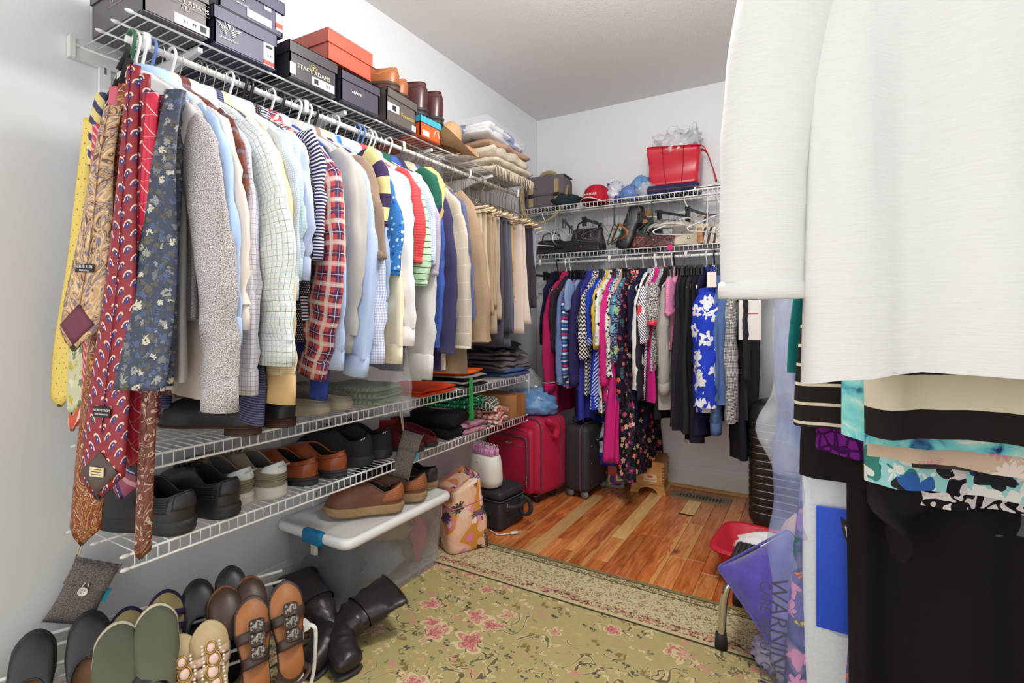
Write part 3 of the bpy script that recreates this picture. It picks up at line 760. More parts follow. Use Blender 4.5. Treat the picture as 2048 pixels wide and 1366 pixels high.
F_BLZBLUE = fab('blazer_blue', pat=chk((66, 92, 172), (96, 124, 196), 0.06, 0.001, 0.6)); F_NAVY = fab('navy_wool', (62, 58, 92)); F_SANDCHK = fab('sand_check', pat=lambda g: g.bands(g.heather((176, 164, 146), (198, 188, 172), 600), [('u', 0.05, 0, 0.0015, (232, 222, 206), 0.7), ('v', 0.06, 0, 0.0015, (232, 222, 206), 0.7)])); F_SLATE = fab('slate_wool', (88, 98, 134)); F_CAMEL = fab('camel_tweed', pat=lambda g: g.heather((140, 116, 94), (168, 144, 120), 500))
F_YELLOWJ = fab('yellow_jersey', (232, 200, 130)); F_BLACKC = fab('black_cloth', (24, 22, 26)); F_DENIM = fab('denim', pat=lambda g: g.heather((62, 86, 132), (84, 108, 152), 500)); F_OLDJEAN = fab('grey_denim', pat=lambda g: g.heather((98, 91, 92), (128, 120, 119), 500))

def LS(u): return shoulder_pos('left', u)
# (label, short, material, shoulder column, cuff spot, kind, extras)
LEFT = [
 ('light grey t-shirt hanging at the end of the rail behind the ties', 'light grey t-shirt', fab('pale_grey', (206, 203, 204)), 352, (318, 420), 'short', dict(collar='crew', L=0.80, name='t_shirt', hang='white')),
 ('heather grey sweatshirt with speckled long sleeves and ribbed cuffs', 'speckled grey sweatshirt', F_HEATHER, 366, (438, 822), 'long', dict(collar='crew', name='sweatshirt', cat='sweatshirt', w=0.07, th=0.03, wend=0.052, cl=0.075, L=0.66, hang='white')),
 ('plain sky blue shirt right behind the speckled sweatshirt', 'sky blue shirt', F_LBLUE, 385, (455, 690), 'long', dict(hang='blue')),
 ('cream shirt with a smooth plain sleeve', 'cream shirt', F_CREAM, 402, (470, 660), 'long', dict(L=0.84)),
 ('reddish brown plaid flannel shirt', 'brown plaid shirt', F_BRPLAID, 424, (462, 600), 'long', dict(L=0.86, hang='white')),
 ('white shirt with a fine lavender grey grid', 'lavender grid shirt', F_LAVCHK, 440, (486, 786), 'long', dict(w=0.066, th=0.024, wend=0.048)),
 ('white shirt with a larger pale green grid and broad cuff', 'pale green grid shirt', F_GRNCHK, 478, (553, 730), 'long', dict(w=0.070, th=0.028, wend=0.056, bow=0.04, cl=0.06)),
 ('dark striped knit shirt tucked behind the grid shirts', 'dark striped knit shirt', fab('dark_stripes', pat=strp((60, 64, 96), (120, 126, 160), 0.006, 0.002)), 488, (505, 845), 'long', dict(L=0.72)),
 ('cream mini check shirt with plain tan cuffs', 'tan cuffed shirt', F_CREAM2, 506, (560, 806), 'long', dict(cuffm=F_TAN, w=0.062, th=0.022, wend=0.052, cl=0.07)),
 ('pale blue mini check shirt', 'pale blue mini check shirt', F_PALECHK, 526, (572, 600), 'long', dict()),
 ('mint print shirt with a soft collar', 'mint print shirt', F_MINTP, 540, (580, 560), 'long', dict(hang='white')),
 ('plain periwinkle blue shirt', 'periwinkle shirt', F_PERI, 552, (596, 560), 'long', dict()),
 ('dark shirt with tiny white specks', 'speckled dark shirt', F_DARKDOT, 566, (596, 590), 'long', dict(hang='black')),
 ('navy and white pinstriped shirt with striped collar', 'navy pinstriped shirt', F_NSTRIPE, 578, (622, 520), 'long', dict(th=0.02, hang='black')),
 ('red, navy and white plaid flannel shirt with rolled cuff', 'red plaid shirt', F_REDPLAID, 606, (630, 752), 'long', dict(w=0.066, th=0.03, wend=0.05, bow=0.075, cl=0.05)),
 ('light blue shirt squeezed behind the red plaid shirt', 'squeezed light blue shirt', F_LBLUE2, 622, (664, 738), 'long', dict(hang='white')),
 ('royal blue long sleeved jersey', 'royal blue jersey', F_ROYAL, 640, (640, 797), 'long', dict(w=0.045, collar='crew', name='jersey', L=0.80, hang='black')),
 ('stone grey shirt with a buttoned cuff', 'stone grey shirt', F_GREY, 656, (678, 697), 'long', dict(w=0.085, th=0.034, wend=0.060, btn=1, bow=0.05)),
 ('soft blue oxford shirt with narrow cuff', 'soft blue oxford shirt', F_LBLUE2, 674, (714, 750), 'long', dict(w=0.072, th=0.032, wend=0.042, bow=0.05, hang='white')),
 ('taupe short sleeved shirt', 'taupe shirt', F_TAUPE, 686, (744, 508), 'short', dict(w=0.05, th=0.02)),
 ('white shirt with fine blue gingham squares', 'fine gingham shirt', F_GINGL, 694, (748, 726), 'long', dict(w=0.054, th=0.022, hang='white')),
 ('yellow rugby shirt with purple bands', 'yellow banded rugby shirt', F_RUGBY, 706, (742, 440), 'short', dict(hang='black')),
 ('light blue shirt between the rugby shirt and the bright blue print', 'light blue shirt beside the bright print', F_LBLUE, 717, (752, 640), 'long', dict()),
 ('bright blue printed short sleeved shirt', 'bright blue printed shirt', F_BRBLUE, 725, (766, 540), 'short', dict(th=0.02)),
 ('ivory shirt with crinkled cuff under the plastic cover', 'ivory shirt', fab('ivory', (244, 234, 206)), 735, (782, 726), 'long', dict()),
 ('white dress shirt under a clear dry cleaning cover', 'white dress shirt', F_WHITE, 748, (797, 690), 'long', dict(w=0.075, th=0.026, wend=0.062, hang='white')),
 ('aqua striped shirt under a clear cover', 'aqua striped shirt', F_MINTS, 764, (798, 600), 'long', dict()),
 ('coral red striped polo shirt', 'coral red polo shirt', F_CORAL, 780, (812, 515), 'short', dict(name='polo_shirt', th=0.022)),
 ('mint green polo shirt with thin black stripes', 'mint striped polo shirt', F_GRNSTR, 789, (822, 560), 'short', dict(name='polo_shirt', th=0.026, hang='blue')),
 ('blue gingham short sleeved shirt', 'blue gingham shirt', F_GINGB, 798, (838, 520), 'short', dict(hang='blue')),
 ('lavender grey polo shirt', 'lavender grey polo shirt', F_LAVG, 806, (845, 540), 'short', dict(name='polo_shirt')),
 ('light grey sweatshirt with a deep ribbed cuff', 'light grey sweatshirt', F_GRYSWEAT, 812, (838, 755), 'long', dict(collar='crew', name='sweatshirt', cat='sweatshirt', cl=0.08, w=0.06, th=0.026, wend=0.06, hang='white')),
 ('dark green long sleeved jersey', 'dark green jersey', F_DGREEN, 819, (832, 640), 'long', dict(collar='crew', name='jersey', w=0.05, hang='white')),
 ('navy and green colour blocked polo shirt', 'colour blocked polo shirt', F_BLOCK, 823, (840, 440), 'short', dict(name='polo_shirt', th=0.026)),
 ('yellow jersey tucked beside the navy blazer', 'yellow jersey', F_YELLOWJ, 831, (852, 430), 'short', dict(name='jersey', collar='crew')),
 ('cobalt blue windowpane blazer', 'cobalt windowpane blazer', F_BLZBLUE, 838, (852, 690), 'long', dict(name='blazer', cat='blazer', collar='jacket', cl=0, wend=0.06)),
 ('dark navy wool blazer with metal cuff buttons', 'navy blazer', F_NAVY, 850, (879, 704), 'long', dict(name='blazer', cat='blazer', collar='jacket', cl=0.004, w=0.075, th=0.03, wend=0.062, btn=4, L=0.86, hang='white', w1=0.25)),
 ('sandy check blazer with dark buttons', 'sandy check blazer', F_SANDCHK, 872, (916, 696), 'long', dict(name='blazer', cat='blazer', collar='jacket', cl=0.004, w=0.07, th=0.028, wend=0.054, btn=4, L=0.86, hang='brown')),
 ('slate blue blazer between the sandy and camel blazers', 'slate blazer', F_SLATE, 884, (925, 640), 'long', dict(name='blazer', cat='blazer', collar='jacket', cl=0, hang='brown')),
 ('camel tweed blazer with leather buttons', 'camel tweed blazer', F_CAMEL, 898, (948, 684), 'long', dict(name='blazer', cat='blazer', collar='jacket', cl=0.004, w=0.078, th=0.032, wend=0.064, btn=4, L=0.88, w1=0.25, hang='brown')),
]
for i, (lab, short, m, us, cf, kd, kw) in enumerate(LEFT):
    kw = dict(kw); kw.setdefault('L', 0.70 + 0.03 * math.sin(i * 2.3))
    shirt(lab, 'left', LS(us), m, cf, kd, short=short, seed=i, **kw)
# trousers at the far end of the rail
TR = [('cream dress trousers hung next to the camel blazer', 'cream trousers', fab('trouser_cream', (198, 180, 154)), 948, 1.04, 0.28),
      ('khaki cargo trousers with a pocket flap', 'khaki cargo trousers', fab('trouser_khaki', (176, 154, 122)), 968, 1.05, 0.26),
      ('stone chinos folded over the clamp bar', 'stone chinos', fab('trouser_stone', (178, 160, 140)), 980, 0.96, 0.26),
      ('charcoal slacks folded over the clamp bar', 'charcoal slacks', fab('trouser_charcoal', (76, 74, 84)), 992, 0.91, 0.26),
      ('slate grey slacks with a sharp crease', 'slate slacks', fab('trouser_slate', (98, 100, 116)), 1002, 0.90, 0.26),
      ('golden tan corduroys beside the pinkish chinos', 'golden tan corduroys', fab('trouser_gold', pat=lambda g: g.bands((206, 172, 118), [('u', 0.004, 0, 0.0015, (176, 142, 92), 0.6)])), 1012, 1.10, 0.22),
      ('pinkish beige chinos with a welt pocket', 'pinkish beige chinos', fab('trouser_pink', (218, 200, 188)), 1030, 0.96, 0.26),
      ('near black slacks at the far end of the rail', 'near black slacks', fab('trouser_black', (62, 56, 64)), 1048, 1.02, 0.24),
      ('pale blue grey slacks behind the near black pair', 'pale blue grey slacks', fab('trouser_paleblue', (160, 166, 182)), 1060, 1.10, 0.22)]
for i, (lab, short, m, u, zb, wd) in enumerate(TR):
    pos = on_x(u, 450, RODX + 0.06).y
    t = trousers(lab, pos, m, 1.545 - 0.004 * (i % 3) - RODZ, zb - RODZ, wd, i, short, th=0.013 if i else 0.016)
    if 'cargo' in lab:
        MB().rbox((0.05, -0.036, 1.33 - RODZ), (0.09, 0.006, 0.10), 0.003).build('pocket', m, t); MB().rbox((0.05, -0.040, 1.375 - RODZ), (0.096, 0.005, 0.035), 0.002).build('pocket_flap', m, t)
# empty wire hangers
rn = random.Random(5)
for i in range(26):
    y = lerp(1.62, 2.40, i / 25) + rn.uniform(-0.008, 0.008)
    hanger('brown' if i % 4 else 'wire', rn.uniform(-0.25, 0.25), (RODX, y, RODZ), 'empty wire hanger on the rail above the trousers', 'empty wire hangers above the trousers')
# ------------------------------------------------------------------ neckties at the near end of the rail
def ftie(name, pat, rough=0.45): return mat('silk_' + name, None, rough, pat, 0.15, bscale=1200)
def foulard(base, a, b, per=0.022):
    def f(g):
        u, v = g.uv; row = v * (1.0 / (per * 0.8)) + 100.0; ro = row.fl(); q = u * (1.0 / per) + 100.0 + ro * 0.5
        x = q.fr() - 0.5; y = row.fr() - 0.45
        d = (x * x * 1.6 + y * y).sqrt(); arc = d.lt(0.40) * d.gt(0.28) * y.lt(-0.02)
        c = g.mix(arc, base, b); c = g.mix((x * x * 2.4 + y * y).sqrt().lt(0.27), c, a); c = g.mix(((x + 0.05) * (x + 0.05) * 8.0 + (y + 0.05) * (y + 0.05) * 2.0).sqrt().lt(0.1), c, (210, 210, 240)); return c
    return f
T_YEL = ftie('yellow_pin', lambda g: g.dots((232, 206, 104), 0.018, 0.0016, (110, 90, 60)))
T_TAN = ftie('tan_paisley', lambda g: g.paisley((200, 160, 116), ((96, 66, 44), (120, 112, 130), (226, 196, 150)), 16, 2.8), 0.5)
T_RED = ftie('red_foulard', foulard((140, 26, 42), (54, 44, 110), (238, 206, 176), 0.033))
T_NAVY = ftie('navy_roses', lambda g: g.flowers(g.flowers((56, 64, 84), 62, ((112, 118, 122), (74, 88, 122), (88, 84, 70)), 0.5, pet=2.5, warp=0.9, off=3.0), 40, ((150, 152, 146), (76, 90, 126), (204, 200, 178), (98, 94, 80)), 0.40, pet=3.5, warp=0.9, center=(50, 58, 78), edge=(44, 50, 66)), 0.55)
T_LAT = ftie('red_lattice', lambda g: g.bands((206, 34, 66), [('d', 0.03, 0, 0.0018, (238, 210, 206), 1.0), ('v', 0.045, 0, 0.0015, (220, 150, 150), 0.8)]))
T_WOVEN = ftie('navy_weave', lambda g: g.dots((34, 32, 52), 0.007, 0.0022, (200, 194, 196)))
T_BRP = ftie('brown_paisley', lambda g: g.paisley((120, 60, 30), ((206, 180, 140), (150, 40, 30), (190, 140, 60)), 18, 3.0), 0.5)
T_RUST = ftie('rust_paisley', lambda g: g.paisley((116, 58, 34), ((190, 168, 150), (84, 40, 26)), 26, 3.0), 0.5)
T_PLAID = ftie('pink_navy_plaid', lambda g: g.bands((150, 66, 96), [('d', 0.06, 0, 0.02, (52, 50, 112), 1.0), ('d', 0.06, 0.03, 0.008, (206, 150, 160), 1.0), ('d', 0.06, 0.045, 0.002, (236, 230, 230), 1.0)]))
T_PURP = ftie('plum_dots', lambda g: g.dots((96, 28, 66), 0.009, 0.0016, (200, 160, 180)))
T_STR = ftie('mauve_stripe', lambda g: g.bands((176, 150, 170), [('d', 0.05, 0, 0.022, (92, 40, 72), 1.0), ('d', 0.05, 0.028, 0.004, (232, 226, 232), 1.0)]))
T_OLV = ftie('olive_chain', lambda g: g.bands((50, 46, 40), [('d', 0.02, 0, 0.006, (170, 160, 90), 1.0)]))
T_PNKS = ftie('rose_stripe', lambda g: g.bands((196, 60, 76), [('d', 0.014, 0, 0.005, (232, 170, 176), 1.0)]))
T_FLO = ftie('yellow_garden', lambda g: g.flowers((206, 204, 170), 40, ((196, 180, 60), (120, 140, 90), (230, 226, 200)), 0.42))
T_FLAME = ftie('orange_flame', lambda g: g.paisley((206, 84, 50), ((240, 200, 190), (170, 30, 40)), 14, 1.0))
LINING = mat('tie_lining_plum', (112, 46, 66), 0.5); LINING2 = mat('tie_lining_brown', (84, 72, 64), 0.6)
def tie(label, m, top, bot, y0, y1, w0, w1, yaw=0.0, flat=False, seed=0, fold=0.006, facing=None, tag_=None, bow=0.0):
    P = on_y(top[0], top[1], y0); Q = on_y(bot[0], bot[1], y1); rng = random.Random(seed); sd = rng.uniform(0, 99)
    t = thing('necktie', label, 'necktie', P); D = Q - P; ax = Vector((math.cos(yaw), math.sin(yaw), 0)); nr = Vector((math.sin(yaw), -math.cos(yaw), 0))
    Ln = D.length; tip = w1 * 0.95 if not flat else 0.0
    def cen(q): return D * q + Vector((0, 0, 0)) + nr * (bow * math.sin(q * PI) + 0.010 * nz(q * 2.4, sd))
    def hw(q): return 0.5 * lerp(w0, w1, sm(q * 1.05))
    def fn(s, q):
        a = 2 * s - 1; k = q * (1 - tip / Ln * abs(a) / 1.9)
        c = cen(k); h = hw(q)
        return c + ax * (a * h) + nr * (fold * (1 - a * a) - 0.0016 * math.cos(a * PI * 2))
    b = MB(); b.sheet(fn, 10, 34, 0.005); b.build('front_blade', m, t)
    if facing:   # seen from behind: the lining diamond at the tip
        zc = 1 - tip * 0.62 / Ln; c = cen(zc) + nr * (fold + 0.0045)
        d = D.normalized(); r = w1 * 0.43
        MB().sheet(lambda s, q: c + ax * ((s - q) * r) + d * ((s + q - 1) * r) + nr * (-0.003 * abs(s - q)), 4, 4, 0.0015).build('lining', facing, t)
        if tag_:
            lb = MB().box((0, 0, 0), (0.034, 0.019, 0.0012)).build('care_label', mat('care_label', (222, 204, 160), 0.7), t, smooth=False); lb.matrix_local = frame(c + nr * 0.0025 - d * 0.002, ax, -d)
            for k in range(3): MB().box((0, 0.005 - k * 0.005, 0.0008), (0.024, 0.0012, 0.0003)).build('print_line', M_BLACKPL, lb, smooth=False)
    # back seam of the blade
    if facing:
        MB().tube([cen(k / 8 * 0.84) + nr * (fold + 0.003) for k in range(9)], 0.0011, 5).build('seam', m, t)
    return t, cen, ax, nr, D.normalized()
tie('olive and black chain patterned necktie hanging against the wall', T_OLV, (170, 300), (140, 770), 0.575, 0.56, 0.03, 0.05, 0.3)
tie('pale yellow garden print necktie with green flowers at its end', T_FLO, (190, 330), (148, 830), 0.57, 0.545, 0.03, 0.06, 0.2, seed=3)
tie('yellow necktie with tiny brown pin dots', T_YEL, (178, 236), (122, 815), 0.575, 0.54, 0.03, 0.068, 0.4, seed=4)
tie('orange flame print necktie ending below the yellow one', T_FLAME, (205, 300), (152, 862), 0.565, 0.55, 0.03, 0.05, 0.2, seed=5)
tie('rose and pink slanted stripe necktie', T_PNKS, (196, 250), (176, 880), 0.565, 0.548, 0.03, 0.05, 0.3, seed=6)
t1, c1, a1, n1, d1 = tie('tan paisley necktie showing its plum lining', T_TAN, (226, 214), (152, 704), 0.545, 0.50, 0.045, 0.105, 0.35, seed=7, facing=LINING)
lb = MB().box((0, 0, 0), (0.052, 0.018, 0.0012)).build('brand_label', mat('tie_label_black', (28, 27, 28), 0.6), t1, smooth=False); lb.matrix_local = frame(c1(0.66) + n1 * 0.0115, a1, -d1)
MWL = mat('label_white_print', (232, 230, 226), 0.6)
lettering('CLUB RUN', 0.0095, lb, MWL, Matrix.Translation((0, 0.003, 0.0008))); lettering('EXECUTIVE', 0.0055, lb, MWL, Matrix.Translation((0, -0.0055, 0.0008)))
tie('narrow tail of a tan paisley necktie', T_TAN, (236, 214), (163, 925), 0.555, 0.54, 0.03, 0.036, 0.3, seed=8, flat=True)
tie('brown and gold paisley necktie with the lowest pointed tip', T_BRP, (250, 170), (168, 1090), 0.56, 0.545, 0.03, 0.085, 0.35, seed=9)
t2, c2, a2, n2, d2 = tie('red necktie with blue ovals showing its brown lining', T_RED, (266, 132), (205, 1000), 0.52, 0.485, 0.030, 0.102, 0.35, seed=10, facing=LINING2, tag_=True)
lb = MB().box((0, 0, 0), (0.040, 0.022, 0.0012)).build('brand_label', MATS['tie_label_black'], t2, smooth=False); lb.matrix_local = frame(c2(0.795) + n2 * 0.0115, a2, -d2)
lettering('NORDSTROM', 0.0068, lb, MWL, Matrix.Translation((0, 0.003, 0.0008))); lettering('AND TRADITION', 0.0042, lb, MWL, Matrix.Translation((0, -0.005, 0.0008)))
tie('red necktie with blue ovals, slimmer blade', T_RED, (290, 150), (247, 800), 0.535, 0.525, 0.022, 0.05, 0.4, seed=11, flat=True)
tie('dark navy necktie woven with tiny silver squares', T_WOVEN, (280, 240), (236, 815), 0.54, 0.53, 0.03, 0.05, 0.3, seed=12)
tie('mauve striped necktie beside the green hanger', T_STR, (296, 182), (268, 620), 0.555, 0.55, 0.03, 0.06, 0.3, seed=13)
tie('pink and navy plaid necktie peeking out lowest behind the lattice tie', T_PLAID, (300, 240), (248, 1000), 0.56, 0.55, 0.03, 0.07, 0.3, seed=14)
tie('red necktie with a white diamond lattice', T_LAT, (306, 188), (268, 935), 0.545, 0.54, 0.025, 0.05, 0.4, seed=15)
tie('plum necktie with small pink dots', T_PURP, (320, 192), (296, 860), 0.56, 0.555, 0.03, 0.05, 0.4, seed=16)
tie('slim rust paisley necktie with a low pointed tip', T_RUST, (326, 196), (284, 1118), 0.565, 0.53, 0.028, 0.036, 0.4, seed=17)
tie('navy rose patterned necktie, broad blade with a straight end', T_NAVY, (348, 182), (276, 780), 0.575, 0.515, 0.045, 0.128, 0.35, seed=18, flat=True)
tie('navy rose patterned necktie, folded blade nearest the speckled sweatshirt', T_NAVY, (358, 182), (318, 772), 0.60, 0.56, 0.03, 0.06, 0.5, seed=19, flat=True)
tie('black necktie hanging behind the lattice tie', mat('silk_black', (24, 20, 24), 0.5), (312, 200), (290, 960), 0.575, 0.565, 0.03, 0.05, 0.3, seed=20)
tie('yellow and navy striped necktie folded over the dark rack arm', ftie('school_stripe', lambda g: g.bands((226, 206, 130), [('d', 0.03, 0, 0.013, (50, 52, 96), 1.0)])), (200, 186), (186, 330), 0.585, 0.575, 0.03, 0.036, 0.3, seed=21, flat=True)
tie('pink silk necktie with a short end beneath the rack arm', mat('silk_pink', (206, 90, 110), 0.45), (232, 176), (222, 330), 0.57, 0.565, 0.03, 0.036, 0.3, seed=22, flat=True)
# tie rack: green plastic hanger with dark velvet arms
P = on_y(272, 88, 0.60)
t = thing('tie_rack', 'dark green plastic hanger with black velvet arms for neckties', 'tie rack', (RODX, 0.60, RODZ))
MB().tube(hook_path(0.022), 0.004, 8).build('hook', M_GREENPL, t)
MB().tube(spline([(-0.20, 0, -0.15), (-0.08, 0, -0.09), (0, 0, -0.065), (0.06, -0.01, -0.10), (0.12, -0.02, -0.20), (0.13, -0.02, -0.24)], 4), 0.0045, 8).build('shoulder_bar', M_GREENPL, t)
for k in range(5):
    q = on_y(238 - k * 8 + (k % 2) * 12, 140 + k * 28, 0.575); l = q - Vector((RODX, 0.60, RODZ))
    MB().tube([(0, 0, -0.07), tuple(l * 0.6 + Vector((0.02, 0, 0.01))), tuple(l)], 0.007, 8).build('arm', mat('black_velvet', (34, 28, 30), 0.95), t)
# ------------------------------------------------------------------ bright clothes on the back rail
C = fab
B_CRIM = C('crimson', (170, 34, 84)); B_DEN = C('denim_cardigan', pat=lambda g: g.heather((96, 120, 168), (122, 144, 188), 500))
B_STR5 = C('multi_stripe', pat=lambda g: g.bands((52, 86, 156), [('v', 0.09, 0.0, 0.012, (238, 236, 240), 1.0), ('v', 0.09, 0.02, 0.014, (206, 60, 120), 1.0), ('v', 0.09, 0.045, 0.010, (238, 236, 240), 1.0), ('v', 0.09, 0.065, 0.008, (96, 150, 206), 1.0)]))
B_CHAM = C('chambray', (136, 160, 204)); B_NAVY = C('navy_cardigan', (48, 44, 90)); B_INDIGO = C('indigo', (54, 56, 150)); B_ZIG = C('zigzag', pat=lambda g: g.zigzag((30, 28, 32), (232, 230, 226), 0.022, 0.014))
B_ROY = C('royal_bright', (38, 62, 176)); B_ROYS = C('royal_stripe', pat=lambda g: g.bands((38, 62, 176), [('d', 0.014, 0, 0.005, (232, 234, 244), 1.0)])); B_YEL = C('yellow_cardigan', (226, 190, 70)); B_GRW = C('green_white_print', pat=lambda g: g.flowers((236, 238, 226), 30, ((130, 190, 70), (40, 40, 50), (240, 240, 236)), 0.42))
B_PINK = C('pink_cable', pat=lambda g: g.bands((216, 46, 136), [('u', 0.012, 0, 0.002, (176, 30, 106), 0.7), ('v', 0.01, 0, 0.002, (190, 36, 116), 0.6)])); B_BW = C('black_white_print', pat=lambda g: g.flowers((232, 230, 226), 55, ((30, 28, 30), (40, 38, 42)), 0.48, warp=0.9)); B_TURQ = C('turquoise_floral', pat=lambda g: g.flowers(g.dots((34, 44, 84), 0.008, 0.0018, (210, 220, 236)), 16, ((140, 200, 226), (100, 176, 206), (150, 200, 130)), 0.44, warp=0.4))
B_FLOR = C('dark_floral', pat=lambda g: g.flowers((28, 22, 32), 26, ((206, 70, 130), (236, 150, 120), (150, 40, 110), (240, 206, 190), (120, 36, 90)), 0.44, warp=0.35, leaf=(44, 60, 56), center=(240, 190, 150))); B_FLO2 = C('night_floral', pat=lambda g: g.flowers((34, 24, 44), 30, ((190, 60, 110), (230, 110, 80), (60, 90, 100), (130, 50, 110)), 0.42, warp=0.4))
B_WHT = C('white_knit', (238, 236, 232)); B_COR = C('stripe_coral_flower', pat=lambda g: g.flowers(g.bands((240, 238, 240), [('d', 0.010, 0, 0.004, (48, 48, 78), 1.0)]), 16, ((222, 64, 78), (240, 238, 236)), 0.36, dens=0.7)); B_MAG = C('magenta', (208, 36, 132)); B_RUF = C('coral_ruffle', pat=lambda g: g.flowers((222, 64, 84), 70, ((240, 100, 110), (180, 40, 60)), 0.4)); B_SPK = C('speckle_black', pat=lambda g: g.heather((24, 22, 28), (220, 216, 214), 160))
B_GREYK = C('grey_rib_knit', pat=lambda g: g.bands((176, 171, 166), [('u', 0.009, 0, 0.002, (138, 133, 130), 0.7)])); B_LACE = C('pink_lace', pat=lambda g: g.dots((226, 120, 168), 0.006, 0.0016, (246, 200, 220))); B_BLK = C('soft_black', (32, 29, 36)); B_BLK2 = C('faded_black', (46, 42, 50))
B_BIGF = C('royal_white_bloom', pat=lambda g: g.flowers((40, 66, 196), 12.5, ((238, 238, 242), (232, 234, 240), (236, 238, 242)), 0.50, pet=2.5, warp=0.9, center=(60, 84, 200))); B_JEAN = C('jean_blue', pat=lambda g: g.heather((70, 96, 146), (98, 124, 170), 400)); B_GING = C('black_white_gingham', pat=ging((236, 234, 232), (40, 36, 38), 0.007, 0.7)); B_NAVD = C('deep_navy', (30, 32, 62)); B_BEIGE = C('beige_jersey', (196, 172, 150))
B_BLST = C('blue_white_dash', pat=lambda g: g.dots((44, 66, 160), 0.012, 0.003, (232, 236, 246)))
def BS(u): return shoulder_pos('back', u, 0.17)
